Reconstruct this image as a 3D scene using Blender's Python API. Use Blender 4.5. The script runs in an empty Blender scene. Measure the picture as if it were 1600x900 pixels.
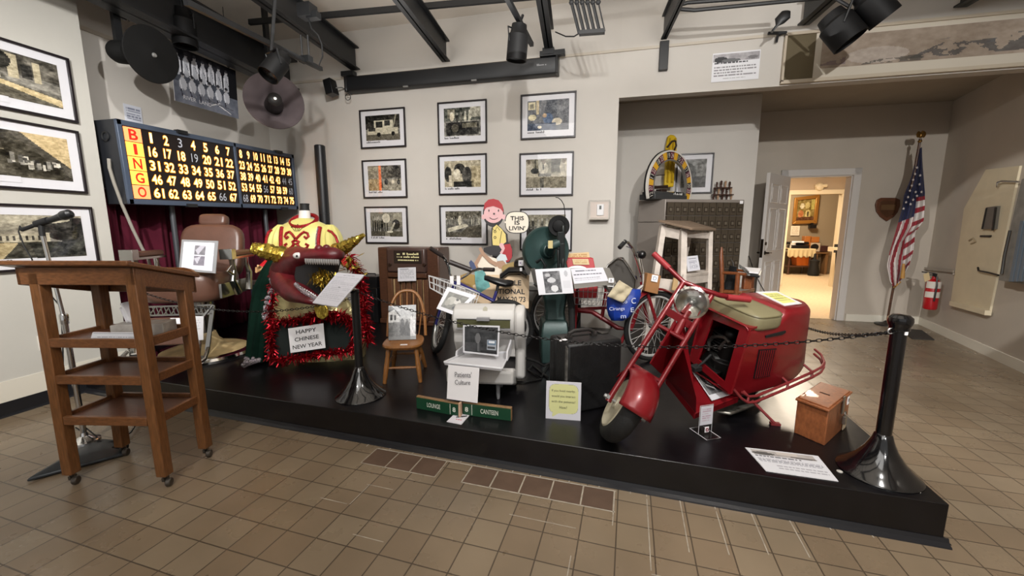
import bpy, bmesh, math, random
import numpy as np
from mathutils import Vector as V, Matrix
rnd = random.Random(7)
SC = bpy.context.scene
COL = SC.collection
PI = math.pi
def rad(d): return math.radians(d)

# ---------------------------------------------------------------- camera, world, lights, exposure
FPX, PITCH, YAW, EYE = 620.0, rad(8.58), rad(13.45), 1.30
cam = bpy.data.cameras.new('camera'); cam_o = bpy.data.objects.new('camera', cam); COL.objects.link(cam_o)
cam.sensor_width = 36; cam.lens = FPX / 1600 * 36; cam.clip_start = .05; cam.clip_end = 60
cam_o.location = (0, 0, EYE); cam_o.rotation_euler = (PI/2 - PITCH, 0, YAW)
SC.camera = cam_o
SC.view_settings.view_transform = 'Standard'; SC.view_settings.look = 'None'
SC.view_settings.gamma = 1; SC.view_settings.use_curve_mapping = False
SC.view_settings.exposure = 0.1
SC.cycles.use_denoising = True
SC.cycles.max_bounces = 8
W = bpy.data.worlds.new('world'); SC.world = W; W.use_nodes = True
W.node_tree.nodes['Background'].inputs[0].default_value = (1, .98, .95, 1)
W.node_tree.nodes['Background'].inputs[1].default_value = 0.50

def spot(name, loc, target, power, angle, blend=.5, color=(1, .93, .84), size=.05):
    l = bpy.data.lights.new(name, 'SPOT'); l.energy = power; l.spot_size = rad(angle); l.spot_blend = blend
    l.color = color; l.shadow_soft_size = size
    o = bpy.data.objects.new(name, l); COL.objects.link(o); o.location = loc
    o.rotation_euler = (V(target) - V(loc)).to_track_quat('-Z', 'Y').to_euler(); return o
def area(name, loc, target, power, size, color=(1, .9, .78)):
    l = bpy.data.lights.new(name, 'AREA'); l.energy = power; l.size = size; l.color = color
    o = bpy.data.objects.new(name, l); COL.objects.link(o); o.location = loc
    o.rotation_euler = (V(target) - V(loc)).to_track_quat('-Z', 'Y').to_euler(); return o
WARM = (1, .98, .95)
for loc, tgt, pw, an, bl in (((-.9, 1.2, 3.15), (-3.7, 4.0, 1.6), 215, 72, .8), ((-.2, .9, 3.15), (-1.9, 4.5, 1.6), 195, 78, .8), ((.5, .9, 3.15), (-.2, 4.4, 1.3), 130, 78, .8),
        ((1.0, .6, 3.15), (.9, 2.6, .5), 260, 85, .9), ((1.3, -2.6, 3.15), (3.15, 6.0, 1.45), 820, 58, .8), ((-1.5, .3, 3.15), (-2.4, 2.6, .5), 240, 85, .9),
        ((-.3, 1.4, 3.1), (3.93, 5.35, .95), 420, 19, .08), ((2.7, .6, 3.15), (2.9, 3.6, 0), 190, 60, .8), ((-1.5, -.3, 3.15), (-4.05, 1.9, 1.5), 760, 62, .9), ((-1.2, -.8, 3.15), (-2.6, 1.6, .8), 60, 60, .9)):
    spot('spot_light', loc, tgt, pw, an, bl, WARM)
area('ceiling_fill', (-.4, -.6, 3.4), (-.2, 1.8, .2), 92, 2.6, (1, .975, .94))
area('added_ceiling_fill', (-.5, 1.6, 2.75), (-.5, 1.61, 3.6), 125, 4.2, (1, .97, .93))  # added upward fill that brightens the ceiling; no lamp hangs here
area('back_room_light', (3.6, 8.4, 2.6), (3.6, 8.4, 0), 130, .7, (1, .85, .66))
area('back_room_light', (4.4, 11.6, 2.7), (4.6, 12.4, 0), 130, .7, (1, .82, .6))

# ---------------------------------------------------------------- places: turn a viewing direction into a point on a real surface
_f = V((-math.sin(YAW)*math.cos(PITCH), math.cos(YAW)*math.cos(PITCH), -math.sin(PITCH)))
_r = V((math.cos(YAW), math.sin(YAW), 0)); _u = _r.cross(_f)
EYEP = V((0, 0, EYE))
def ray(px, py): return _f + _r*((px-800)/FPX) - _u*((py-450)/FPX)
def G(px, py, z=0): d = ray(px, py); return EYEP + d*((z-EYE)/d.z)
def AY(px, py, y): d = ray(px, py); return EYEP + d*(y/d.y)
def AX(px, py, x): d = ray(px, py); return EYEP + d*(x/d.x)
def AP(px, py, p, n): d = ray(px, py); n = V(n); return EYEP + d*((V(p)-EYEP).dot(n)/d.dot(n))
def AD(px, py, dist): return EYEP + ray(px, py)*dist            # at a given depth in front of the viewer
ST = 0.18                                                          # stage height

# ---------------------------------------------------------------- colours and materials
def lin(c):
    c = c/255.0
    return c/12.92 if c <= .04045 else ((c+.055)/1.055)**2.4
def rgb(h):
    if isinstance(h, str): h = h.lstrip('#'); h = [int(h[i:i+2], 16) for i in (0, 2, 4)]
    return (lin(h[0]), lin(h[1]), lin(h[2]), 1)
_M = {}
def mat(name, col, rough=.5, metal=0, noise=0, nscale=8, bump=0, bscale=40, coat=0, emit=0, spec=.5, sheen=0, stretch=None):
    if name in _M: return _M[name]
    m = bpy.data.materials.new(name); m.use_nodes = True; nt = m.node_tree; b = nt.nodes['Principled BSDF']
    c = rgb(col); b.inputs['Base Color'].default_value = c
    b.inputs['Roughness'].default_value = rough; b.inputs['Metallic'].default_value = metal
    b.inputs['Coat Weight'].default_value = coat; b.inputs['Specular IOR Level'].default_value = spec
    b.inputs['Sheen Weight'].default_value = sheen
    if emit: b.inputs['Emission Color'].default_value = c; b.inputs['Emission Strength'].default_value = emit
    if noise or bump:
        tc = nt.nodes.new('ShaderNodeTexCoord'); src = tc.outputs['Object']
        if stretch:
            mp = nt.nodes.new('ShaderNodeMapping'); mp.inputs['Scale'].default_value = stretch
            nt.links.new(src, mp.inputs[0]); src = mp.outputs[0]
    if noise:
        n = nt.nodes.new('ShaderNodeTexNoise'); n.inputs['Scale'].default_value = nscale; n.inputs['Detail'].default_value = 5
        nt.links.new(src, n.inputs['Vector'])
        mx = nt.nodes.new('ShaderNodeMix'); mx.data_type = 'RGBA'
        mx.inputs[6].default_value = tuple(x*(1-noise) for x in c[:3])+(1,); mx.inputs[7].default_value = tuple(min(1, x*(1+noise)) for x in c[:3])+(1,)
        rp = nt.nodes.new('ShaderNodeMapRange'); rp.inputs[1].default_value = .3; rp.inputs[2].default_value = .7
        nt.links.new(n.outputs[0], rp.inputs[0]); nt.links.new(rp.outputs[0], mx.inputs[0]); nt.links.new(mx.outputs[2], b.inputs['Base Color'])
    if bump:
        n2 = nt.nodes.new('ShaderNodeTexNoise'); n2.inputs['Scale'].default_value = bscale; n2.inputs['Detail'].default_value = 3
        nt.links.new(src, n2.inputs['Vector'])
        bp = nt.nodes.new('ShaderNodeBump'); bp.inputs['Strength'].default_value = bump; bp.inputs['Distance'].default_value = .01
        nt.links.new(n2.outputs[0], bp.inputs['Height']); nt.links.new(bp.outputs[0], b.inputs['Normal'])
    _M[name] = m; return m
def print_mat(name, rough=.5):
    if name in _M: return _M[name]
    m = bpy.data.materials.new(name); m.use_nodes = True; nt = m.node_tree; b = nt.nodes['Principled BSDF']
    a = nt.nodes.new('ShaderNodeAttribute'); a.attribute_name = 'ink'
    nt.links.new(a.outputs['Color'], b.inputs['Base Color']); b.inputs['Roughness'].default_value = rough; b.inputs['Specular IOR Level'].default_value = .12 if rough > .4 else .5
    _M[name] = m; return m
def glass_mat(name='pane_glass', tint=(1, 1, 1, 1), rough=.02):
    if name in _M: return _M[name]
    m = bpy.data.materials.new(name); m.use_nodes = True; nt = m.node_tree
    for n in list(nt.nodes):
        if n.type == 'BSDF_PRINCIPLED': nt.nodes.remove(n)
    out = [n for n in nt.nodes if n.type == 'OUTPUT_MATERIAL'][0]
    t = nt.nodes.new('ShaderNodeBsdfTransparent'); t.inputs[0].default_value = tint
    g = nt.nodes.new('ShaderNodeBsdfGlossy'); g.inputs['Roughness'].default_value = rough
    lw = nt.nodes.new('ShaderNodeLayerWeight'); lw.inputs[0].default_value = .5
    pw = nt.nodes.new('ShaderNodeMath'); pw.operation = 'POWER'; pw.inputs[1].default_value = 4; nt.links.new(lw.outputs['Facing'], pw.inputs[0])
    f = nt.nodes.new('ShaderNodeMath'); f.operation = 'MULTIPLY_ADD'; f.inputs[1].default_value = .85; f.inputs[2].default_value = .045; nt.links.new(pw.outputs[0], f.inputs[0])
    mx = nt.nodes.new('ShaderNodeMixShader')
    nt.links.new(f.outputs[0], mx.inputs[0]); nt.links.new(t.outputs[0], mx.inputs[1]); nt.links.new(g.outputs[0], mx.inputs[2]); nt.links.new(mx.outputs[0], out.inputs[0])
    _M[name] = m; return m
def wood(name, col, rough=.4, ring=.45, scale=(1, 1, 8), coat=.1):
    return mat(name, col, rough=rough, noise=ring, nscale=14, stretch=scale, bump=.05, bscale=30, coat=coat)

# ---------------------------------------------------------------- mesh building
def basis(axis):
    a = V(axis).normalized(); h = V((0, 0, 1)) if abs(a.z) < .95 else V((1, 0, 0))
    x = h.cross(a).normalized(); return x, a.cross(x).normalized(), a
class MB:
    def __init__(s): s.v = []; s.f = []; s.m = []
    def add(s, vs, fs, m=0):
        o = len(s.v); s.v += [tuple(v) for v in vs]; s.f += [tuple(i+o for i in f) for f in fs]; s.m += [m]*len(fs); return s
    def box(s, c, d, ax=None, m=0):
        c = V(c); ax = [V(a) for a in ax] if ax else [V((1, 0, 0)), V((0, 1, 0)), V((0, 0, 1))]
        vs = [c + ax[0]*(d[0]/2*i) + ax[1]*(d[1]/2*j) + ax[2]*(d[2]/2*k) for i in (-1, 1) for j in (-1, 1) for k in (-1, 1)]
        return s.add(vs, [(0, 1, 3, 2), (4, 6, 7, 5), (0, 4, 5, 1), (2, 3, 7, 6), (0, 2, 6, 4), (1, 5, 7, 3)], m)
    def bb(s, a, b, m=0):
        a = V(a); b = V(b); return s.box((a+b)/2, (abs(b.x-a.x), abs(b.y-a.y), abs(b.z-a.z)), None, m)
    def quad(s, a, b, c, d, m=0): return s.add([a, b, c, d], [(0, 1, 2, 3)], m)
    def prism(s, poly, vec, m=0):
        n = len(poly); vec = V(vec); vs = [V(p) for p in poly] + [V(p)+vec for p in poly]
        return s.add(vs, [tuple(range(n-1, -1, -1)), tuple(range(n, 2*n))] + [(i, (i+1) % n, n+(i+1) % n, n+i) for i in range(n)], m)
    def bar(s, a, b, w, h, up=(0, 0, 1), m=0):
        a = V(a); b = V(b); d = (b-a).normalized(); x = d.cross(V(up)).normalized(); y = x.cross(d)
        return s.box((a+b)/2, (w, (b-a).length, h), (x, d, y), m)
    def tube(s, pts, r, n=8, closed=False, m=0, flat=None):
        pts = [V(p) for p in pts]; N = len(pts); rr = r if isinstance(r, (list, tuple)) else [r]*N
        vs = []; x = None
        for i, p in enumerate(pts):
            if closed: t = pts[(i+1) % N] - pts[i-1]
            else: t = pts[min(i+1, N-1)] - pts[max(i-1, 0)]
            if t.length < 1e-9: t = V((0, 0, 1))
            t.normalize()
            if x is None: x = basis(t)[0]
            x = (x - t*x.dot(t))
            x = x.normalized() if x.length > 1e-6 else basis(t)[0]
            y = t.cross(x)
            for k in range(n):
                a = 2*PI*k/n; vs.append(p + x*(rr[i]*math.cos(a)) + y*(rr[i]*math.sin(a)*(flat or 1)))
        fs = []
        for i in range(N if closed else N-1):
            j = (i+1) % N
            for k in range(n): fs.append((i*n+k, i*n+(k+1) % n, j*n+(k+1) % n, j*n+k))
        if not closed: fs += [tuple(range(n-1, -1, -1)), tuple((N-1)*n+k for k in range(n))]
        return s.add(vs, fs, m)
    def lathe(s, base, axis, prof, n=24, m=0, sx=1, caps=True):
        x, y, a = basis(axis); base = V(base); vs = []; fs = []; P = len(prof)
        for r, h in prof:
            for k in range(n):
                t = 2*PI*k/n; vs.append(base + a*h + x*(r*math.cos(t)*sx) + y*(r*math.sin(t)))
        for i in range(P-1):
            for k in range(n): fs.append((i*n+k, i*n+(k+1) % n, (i+1)*n+(k+1) % n, (i+1)*n+k))
        if caps and prof[0][0] > 1e-6: fs.append(tuple(range(n-1, -1, -1)))
        if caps and prof[-1][0] > 1e-6: fs.append(tuple((P-1)*n+k for k in range(n)))
        return s.add(vs, fs, m)
    def ball(s, c, r, n=12, ax=None, m=0):
        c = V(c); r = r if isinstance(r, (list, tuple)) else (r, r, r)
        ax = [V(a) for a in ax] if ax else [V((1, 0, 0)), V((0, 1, 0)), V((0, 0, 1))]
        vs = []; fs = []; h = max(4, n//2)
        for i in range(1, h):
            p = PI*i/h
            for k in range(n):
                t = 2*PI*k/n
                vs.append(c + ax[0]*(r[0]*math.sin(p)*math.cos(t)) + ax[1]*(r[1]*math.sin(p)*math.sin(t)) + ax[2]*(r[2]*math.cos(p)))
        a = len(vs); vs += [c+ax[2]*r[2], c-ax[2]*r[2]]
        for i in range(h-2):
            for k in range(n): fs.append((i*n+k, (i+1)*n+k, (i+1)*n+(k+1) % n, i*n+(k+1) % n))
        for k in range(n): fs.append((a, k, (k+1) % n)); fs.append((a+1, (h-2)*n+(k+1) % n, (h-2)*n+k))
        return s.add(vs, fs, m)
    def torus(s, c, axis, R, r, n=32, k=8, a0=0, a1=2*PI, m=0, x=None):
        X, Y, A = basis(axis)
        if x is not None: X = V(x).normalized(); Y = A.cross(X)
        c = V(c); full = abs(a1-a0-2*PI) < 1e-6
        N = n if full else n+1
        pts = [c + X*(R*math.cos(a0+(a1-a0)*i/n)) + Y*(R*math.sin(a0+(a1-a0)*i/n)) for i in range(N)]
        return s.tube(pts, r, k, closed=full, m=m)
    def loft(s, secs, caps=True, m=0, closed=True):
        n = len(secs[0]); vs = [p for q in secs for p in q]; fs = []
        for i in range(len(secs)-1):
            for k in range(n if closed else n-1): fs.append((i*n+k, i*n+(k+1) % n, (i+1)*n+(k+1) % n, (i+1)*n+k))
        if caps: fs += [tuple(range(n-1, -1, -1)), tuple((len(secs)-1)*n+k for k in range(n))]
        return s.add(vs, fs, m)
    def grid(s, fn, nu, nv, m=0, wrap=False):
        vs = [fn(i/nu, j/nv) for j in range(nv+1) for i in range(nu+1)]
        return s.add(vs, [(j*(nu+1)+i, j*(nu+1)+i+1, (j+1)*(nu+1)+i+1, (j+1)*(nu+1)+i) for j in range(nv) for i in range(nu)], m)
def ob(name, mb, mats, parent=None, bevel=0, sharp=35, origin=None, solid=0, subsurf=0, recalc=True):
    me = bpy.data.meshes.new(name)
    if parent is not None: o0 = V(parent['_w']) if '_w' in parent else V((0, 0, 0))
    elif origin is not None: o0 = V(origin)
    else:
        a = np.array(mb.v); o0 = V((float((a[:, 0].min()+a[:, 0].max())/2), float((a[:, 1].min()+a[:, 1].max())/2), float(a[:, 2].min())))
    me.from_pydata([tuple(V(v)-o0) for v in mb.v], [], mb.f)
    mats = mats if isinstance(mats, (list, tuple)) else [mats]
    for m in mats: me.materials.append(m)
    if len(mats) > 1: me.polygons.foreach_set('material_index', mb.m)
    if recalc:
        bm = bmesh.new(); bm.from_mesh(me); bmesh.ops.recalc_face_normals(bm, faces=bm.faces); bm.to_mesh(me); bm.free()
    me.polygons.foreach_set('use_smooth', [True]*len(me.polygons)); me.set_sharp_from_angle(angle=rad(sharp))
    o = bpy.data.objects.new(name, me); COL.objects.link(o)
    if parent is not None: o.parent = parent
    else: o.location = o0
    o['_w'] = tuple(o0)
    if solid: md = o.modifiers.new('thickness', 'SOLIDIFY'); md.thickness = solid; md.offset = 0
    if subsurf: md = o.modifiers.new('smooth', 'SUBSURF'); md.levels = md.render_levels = subsurf
    if bevel:
        md = o.modifiers.new('edges', 'BEVEL'); md.width = bevel; md.segments = 2; md.limit_method = 'ANGLE'; md.angle_limit = rad(40)
    return o
def tag(o, label, cat, group=None, kind=None):
    o['label'] = label; o['category'] = cat
    if group: o['group'] = group
    if kind: o['kind'] = kind
    return o
def thing(name, label, cat, loc, group=None):
    o = bpy.data.objects.new(name, None); COL.objects.link(o); o.location = V(loc); o['_w'] = tuple(V(loc)); o.empty_display_size = .1
    return tag(o, label, cat, group)
def solo(name, mb, m, label, cat, group=None, **k): return tag(ob(name, mb, m, **k), label, cat, group)
def struct(name, mb, m, **k):
    o = ob(name, mb, m, **k); o['kind'] = 'structure'; return o

# ---------------------------------------------------------------- lettering
_T = {}
def glyphs(s, bold=0):
    if (s, bold) in _T: return _T[(s, bold)]
    c = bpy.data.curves.new('lettering', 'FONT'); c.body = s; c.align_x = 'CENTER'; c.offset = bold; c.resolution_u = 3; c.space_line = 1.0
    o = bpy.data.objects.new('lettering', c); COL.objects.link(o)
    dg = bpy.context.evaluated_depsgraph_get(); me = o.evaluated_get(dg).to_mesh()
    vs = np.array([tuple(v.co) for v in me.vertices]) if len(me.vertices) else np.zeros((0, 3)); fs = [tuple(p.vertices) for p in me.polygons]
    o.evaluated_get(dg).to_mesh_clear(); bpy.data.objects.remove(o); bpy.data.curves.remove(c)
    _T[(s, bold)] = (vs, fs); return vs, fs
def text(mb, s, c, x, y, h=None, w=None, off=.001, bold=0, m=0, maxw=None):
    """lettering centred on c; x, y unit vectors; h letter-block height, w block width"""
    vs, fs = glyphs(s, bold)
    if not len(vs): return mb
    lo = vs.min(0); hi = vs.max(0); sz = hi-lo; mid = (lo+hi)/2
    sy = h/sz[1] if h else w/sz[0]; sx = w/sz[0] if w else sy
    if maxw and sx*sz[0] > maxw: sx = maxw/sz[0]
    x = V(x).normalized(); y = V(y).normalized(); n = x.cross(y)
    return mb.add([V(c)+x*((p[0]-mid[0])*sx)+y*((p[1]-mid[1])*sy)+n*off for p in vs], fs, m)

# ---------------------------------------------------------------- painted prints (colour grid on a real sheet)
def vnoise(h, w, f, seed, octs=4):
    r = np.random.RandomState(seed); out = np.zeros((h, w)); amp = 1; tot = 0
    for o in range(octs):
        gh, gw = max(2, int(f*h/w)+2), int(f)+2
        g = r.rand(gh, gw); yy = np.linspace(0, gh-1.001, h); xx = np.linspace(0, gw-1.001, w)
        y0 = yy.astype(int); x0 = xx.astype(int); ty = (yy-y0)[:, None]; tx = (xx-x0)[None]
        ty = ty*ty*(3-2*ty); tx = tx*tx*(3-2*tx)
        out += amp*((g[y0][:, x0]*(1-tx)+g[y0][:, x0+1]*tx)*(1-ty)+(g[y0+1][:, x0]*(1-tx)+g[y0+1][:, x0+1]*tx)*ty)
        tot += amp; amp *= .55; f *= 2
    return out/tot
class Pic:
    def __init__(s, w, h, col=(255, 255, 255)):
        s.w = w; s.h = h; s.a = np.zeros((h, w, 3)); s.a[:] = col
        s.yy, s.xx = np.mgrid[0:h, 0:w]; s.yy = (s.yy+.5)/h; s.xx = (s.xx+.5)/w
    def _p(s, msk, c, al=1): s.a[msk] = s.a[msk]*(1-al)+np.array(c)*al; return s
    def rect(s, x0, y0, x1, y1, c, al=1): return s._p((s.xx >= x0) & (s.xx < x1) & (s.yy >= y0) & (s.yy < y1), c, al)
    def ell(s, x, y, rx, ry, c, al=1): return s._p(((s.xx-x)/rx)**2+((s.yy-y)/ry)**2 < 1, c, al)
    def poly(s, pts, c, al=1):
        ins = np.zeros((s.h, s.w), bool); n = len(pts)
        for i in range(n):
            x0, y0 = pts[i]; x1, y1 = pts[(i+1) % n]
            if y0 == y1: continue
            cr = ((y0 > s.yy) != (y1 > s.yy)) & (s.xx < (x1-x0)*(s.yy-y0)/(y1-y0)+x0); ins ^= cr
        return s._p(ins, c, al)
    def line(s, x0, y0, x1, y1, w, c, al=1):
        asp = s.w/s.h; px = s.xx-x0; py = (s.yy-y0)/asp; dx = x1-x0; dy = (y1-y0)/asp; L = dx*dx+dy*dy+1e-12
        t = np.clip((px*dx+py*dy)/L, 0, 1); d = np.hypot(px-t*dx, py-t*dy); return s._p(d < w/2, c, al)
    def noise(s, f, amt, seed, box=(0, 0, 1, 1)):
        n = vnoise(s.h, s.w, f, seed)-.5; k = (s.xx >= box[0]) & (s.xx < box[2]) & (s.yy >= box[1]) & (s.yy < box[3])
        s.a[k] = np.clip(s.a[k]+(n[k]*amt*2)[:, None], 0, 255); return s
    def grad(s, y0, y1, c0, c1):
        t = np.clip((s.yy-y0)/(y1-y0), 0, 1)[..., None]; k = (s.yy >= y0) & (s.yy < y1)
        s.a[k] = (np.array(c0)*(1-t)+np.array(c1)*t)[k]; return s
    def people(s, n, x0, x1, y, hgt, seed, lo=20, hi=200):
        r = random.Random(seed)
        for i in range(n):
            x = x0+(x1-x0)*(i+.5)/n+r.uniform(-.01, .01); c = r.randint(lo, hi); hh = hgt*r.uniform(.85, 1.1); w = (x1-x0)/n*.34
            s.ell(x, y-hh*.45, w, hh*.55, (c, c, c*.97)); s.ell(x, y-hh*1.08, w*.55, hh*.17, (150+r.randint(-30, 50),)*3)
        return s
    def lines(s, x0, y0, x1, y1, n, c, seed=1, ragged=.3):
        r = random.Random(seed); dy = (y1-y0)/n
        for i in range(n):
            xe = x1-(x1-x0)*r.uniform(0, ragged)*(i % 3 == 2); x = x0
            while x < xe:
                w = r.uniform(.025, .09); s.rect(x, y0+i*dy, min(x+w, xe), y0+i*dy+dy*.5, c, .75); x += w+.014
        return s
def canvas(name, pic, p0, u, v, parent, m=None, thick=0, label=None, quad=None):
    """p0 top-left corner, u along the width, v down the height (full vectors)"""
    p0 = V(p0); u = V(u); v = V(v); w, h = pic.w, pic.h; o0 = V(parent['_w']) if parent is not None else p0
    me = bpy.data.meshes.new(name)
    i, j = np.meshgrid(np.arange(w+1)/w, np.arange(h+1)/h)
    co = np.array(p0-o0)[None, None]+i[..., None]*np.array(u)+j[..., None]*np.array(v)
    if quad is not None:
        tl, tr, br, bl = [np.array(V(q)-o0) for q in quad]; i3 = i[..., None]; j3 = j[..., None]
        co = (tl*(1-i3)+tr*i3)*(1-j3)+(bl*(1-i3)+br*i3)*j3
    ids = np.arange((w+1)*(h+1)).reshape(h+1, w+1)
    fs = np.stack([ids[:-1, :-1], ids[1:, :-1], ids[1:, 1:], ids[:-1, 1:]], -1).reshape(-1, 4)
    me.from_pydata(co.reshape(-1, 3).tolist(), [], fs.tolist())
    at = me.color_attributes.new('ink', 'FLOAT_COLOR', 'CORNER')
    c = np.clip(pic.a, 0, 255).reshape(-1, 3)/255.; c = np.where(c <= .04045, c/12.92, ((c+.055)/1.055)**2.4)
    c = np.concatenate([c, np.ones((len(c), 1))], 1); at.data.foreach_set('color', np.repeat(c, 4, 0).ravel().astype(np.float32))
    me.materials.append(m or print_mat('printed_paper'))
    o = bpy.data.objects.new(name, me); COL.objects.link(o)
    if parent is not None: o.parent = parent
    else: o.location = o0
    o['_w'] = tuple(o0)
    if thick: md = o.modifiers.new('thickness', 'SOLIDIFY'); md.thickness = thick; md.offset = -1
    if label: o['label'] = label
    return o

# ---------------------------------------------------------------- common materials
WALL = mat('cream_wall_paint', '#c4bfb8', .75, noise=.04, nscale=2, bump=.03, bscale=60)
WALLG = mat('grey_wall_paint', '#bcb9b1', .75, noise=.05, nscale=2, bump=.03, bscale=60)
WHITE = mat('white_paint', '#d8d2c8', .5, noise=.04, nscale=4)
BLACK = mat('black_paint', '#101012', .35, noise=.2, nscale=6)
BLACKM = mat('matt_black', '#0d0d0e', .7)
STEELB = mat('black_steel', '#17181a', .45, noise=.25, nscale=5)
CHROME = mat('chrome', '#d8d8d8', .12, 1)
BRASS = mat('brass', '#a8823c', .3, 1)
PAPER = mat('white_paper', '#f0eef0', .6)
GREYM = mat('grey_metal', '#9a9a98', .4, .6)
RUBBER = mat('black_rubber', '#121212', .75, bump=.2, bscale=120)
GLASS = glass_mat()
PRINT = print_mat('printed_paper')
INK = mat('black_ink', '#141414', .6)
# ================================================================ THE SETTING
def floor_mat():
    m = bpy.data.materials.new('quarry_tile_floor'); m.use_nodes = True; nt = m.node_tree; b = nt.nodes['Principled BSDF']; L = nt.links.new
    tc = nt.nodes.new('ShaderNodeTexCoord'); mp = nt.nodes.new('ShaderNodeMapping'); mp.vector_type = 'TEXTURE'
    mp.inputs['Location'].default_value = (-.692, 1.767, 0); mp.inputs['Rotation'].default_value = (0, 0, rad(-3.0))
    L(tc.outputs['Object'], mp.inputs[0])
    br = nt.nodes.new('ShaderNodeTexBrick'); br.offset = 0; br.squash = 1
    br.inputs['Scale'].default_value = 1; br.inputs['Brick Width'].default_value = .1525; br.inputs['Row Height'].default_value = .1525
    br.inputs['Mortar Size'].default_value = .0032; br.inputs['Mortar Smooth'].default_value = .3; br.inputs['Bias'].default_value = 0
    br.inputs['Color1'].default_value = rgb('#82735f'); br.inputs['Color2'].default_value = rgb('#796854'); br.inputs['Mortar'].default_value = rgb('#4d4236')
    L(mp.outputs[0], br.inputs['Vector'])
    n = nt.nodes.new('ShaderNodeTexNoise'); n.inputs['Scale'].default_value = 1.6; n.inputs['Detail'].default_value = 6; L(tc.outputs['Object'], n.inputs['Vector'])
    rp = nt.nodes.new('ShaderNodeMapRange'); rp.inputs[1].default_value = .3; rp.inputs[2].default_value = .7; rp.inputs[3].default_value = .78; rp.inputs[4].default_value = 1.15; L(n.outputs[0], rp.inputs[0])
    mx = nt.nodes.new('ShaderNodeMix'); mx.data_type = 'RGBA'; mx.blend_type = 'MULTIPLY'; mx.inputs[0].default_value = 1
    L(br.outputs['Color'], mx.inputs[6]); L(rp.outputs[0], mx.inputs[7]); L(mx.outputs[2], b.inputs['Base Color'])
    n2 = nt.nodes.new('ShaderNodeTexNoise'); n2.inputs['Scale'].default_value = 5; n2.inputs['Detail'].default_value = 4; L(tc.outputs['Object'], n2.inputs['Vector'])
    r2 = nt.nodes.new('ShaderNodeMapRange'); r2.inputs[3].default_value = .17; r2.inputs[4].default_value = .42; L(n2.outputs[0], r2.inputs[0]); L(r2.outputs[0], b.inputs['Roughness'])
    bp = nt.nodes.new('ShaderNodeBump'); bp.inputs['Strength'].default_value = .35; bp.inputs['Distance'].default_value = .003; bp.invert = True; L(br.outputs['Fac'], bp.inputs['Height']); L(bp.outputs[0], b.inputs['Normal'])
    return m
FLOOR = floor_mat(); GROUT = mat('pale_grout', '#a39a8c', .8, noise=.2, nscale=30); DTILE = mat('dark_replacement_tile', '#5d4a3d', .45, noise=.12, nscale=12)
fl = MB(); fl.bb((-5, -4, -.05), (7, 6.52, 0))
CR, SRn = math.cos(rad(-3)), math.sin(rad(-3)); TU = V((CR, SRn, 0)); TV = V((-SRn, CR, 0)); T0 = V((-.692, 1.767, 0))
def tile(i, j, m, g=.005, z=.0006):
    p = T0+TU*(.1525*i)+TV*(.1525*j); fl.quad(*[p+TU*a+TV*c+V((0, 0, z)) for a, c in ((g, g), (.1525-g, g), (.1525-g, .1525-g), (g, .1525-g))], m=m)
def groutline(i0, j0, i1, j1, w=.004):
    a = T0+TU*(.1525*i0)+TV*(.1525*j0)+V((0, 0, .0009)); c = T0+TU*(.1525*i1)+TV*(.1525*j1)+V((0, 0, .0009)); d = (c-a).normalized(); n = V((-d.y, d.x, 0))*w/2
    fl.quad(a-n, c-n, c+n, a+n, m=2)
for i in (0, 1, 2, 3, 4): tile(i, 0, 1)
for i in (-4, -3, -2): tile(i, 0, 1)
for i in range(0, 6): groutline(i, 0, i, 1, .006)
groutline(-.02, 0, 5.05, 0, .007); groutline(-4, 1, 5.05, 1, .008); groutline(-4, 0, -1, 0, .005)
for i in (-4, -3, -2, -1): groutline(i, 0, i, 1, .004)
for i in range(-9, 13): groutline(i+.5 if i < 6 else i, 1, i+.5 if i < 6 else i, 1.35, .005)
for a in ((-3, -1, -2, -1), (-4, -2, -3, -2), (-2.9, -1, -2.9, -2), (5, 0, 5, -.6), (6, .9, 6, -1.9), (8, .9, 8, -.8), (9, 1, 9, -.5), (-2, -3, -1, -3), (4, -2, 4, -3), (6, -2, 8, -2), (2, -1, 4, -1), (7, 1, 7, -1), (10, 1, 10, -.3)): groutline(*a, .004)
struct('floor', fl, [FLOOR, DTILE, GROUT])

STAGEM = mat('worn_black_stage_paint', '#0c0b0e', .3, noise=.35, nscale=9, bump=.06, bscale=14)
COVE = mat('black_vinyl_base', '#1c1c1f', .3)
# the raised stage: top, front face and vinyl base strip
A0 = V((-4.04, 2.16, 0)); A1 = V((1.4, 1.85, 0)); A2 = V((1.545, 4.5, 0)); A3 = V((1.6, 5.58, 0))
stage_poly = [A0, A1, A2, A3, V((.08, 5.58, 0)), V((.08, 4.5, 0)), V((-4.3, 4.5, 0)), V((-4.3, 2.49, 0)), V((-4.04, 2.49, 0))]
mb = MB(); mb.prism(stage_poly, (0, 0, ST)); stage = struct('stage_platform', mb, STAGEM, origin=(0, 0, 0), bevel=.004)
def cove(name, a, b, h=.03, d=.03, m=COVE):
    a = V(a); b = V(b); t = (b-a).normalized(); n = V((t.y, -t.x, 0)); mb = MB()
    prof = [(0, 0), (d, 0), (d*.9, .006), (d*.35, .014), (.004, h), (0, h)]
    mb.loft([[p+n*x+V((0, 0, z)) for x, z in prof] for p in (a-t*.0, b+t*.0)]); return struct(name, mb, m)
cove('trim_1', A0, A1+V((.015, 0, 0))); cove('trim_2', A1, A2)

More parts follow.
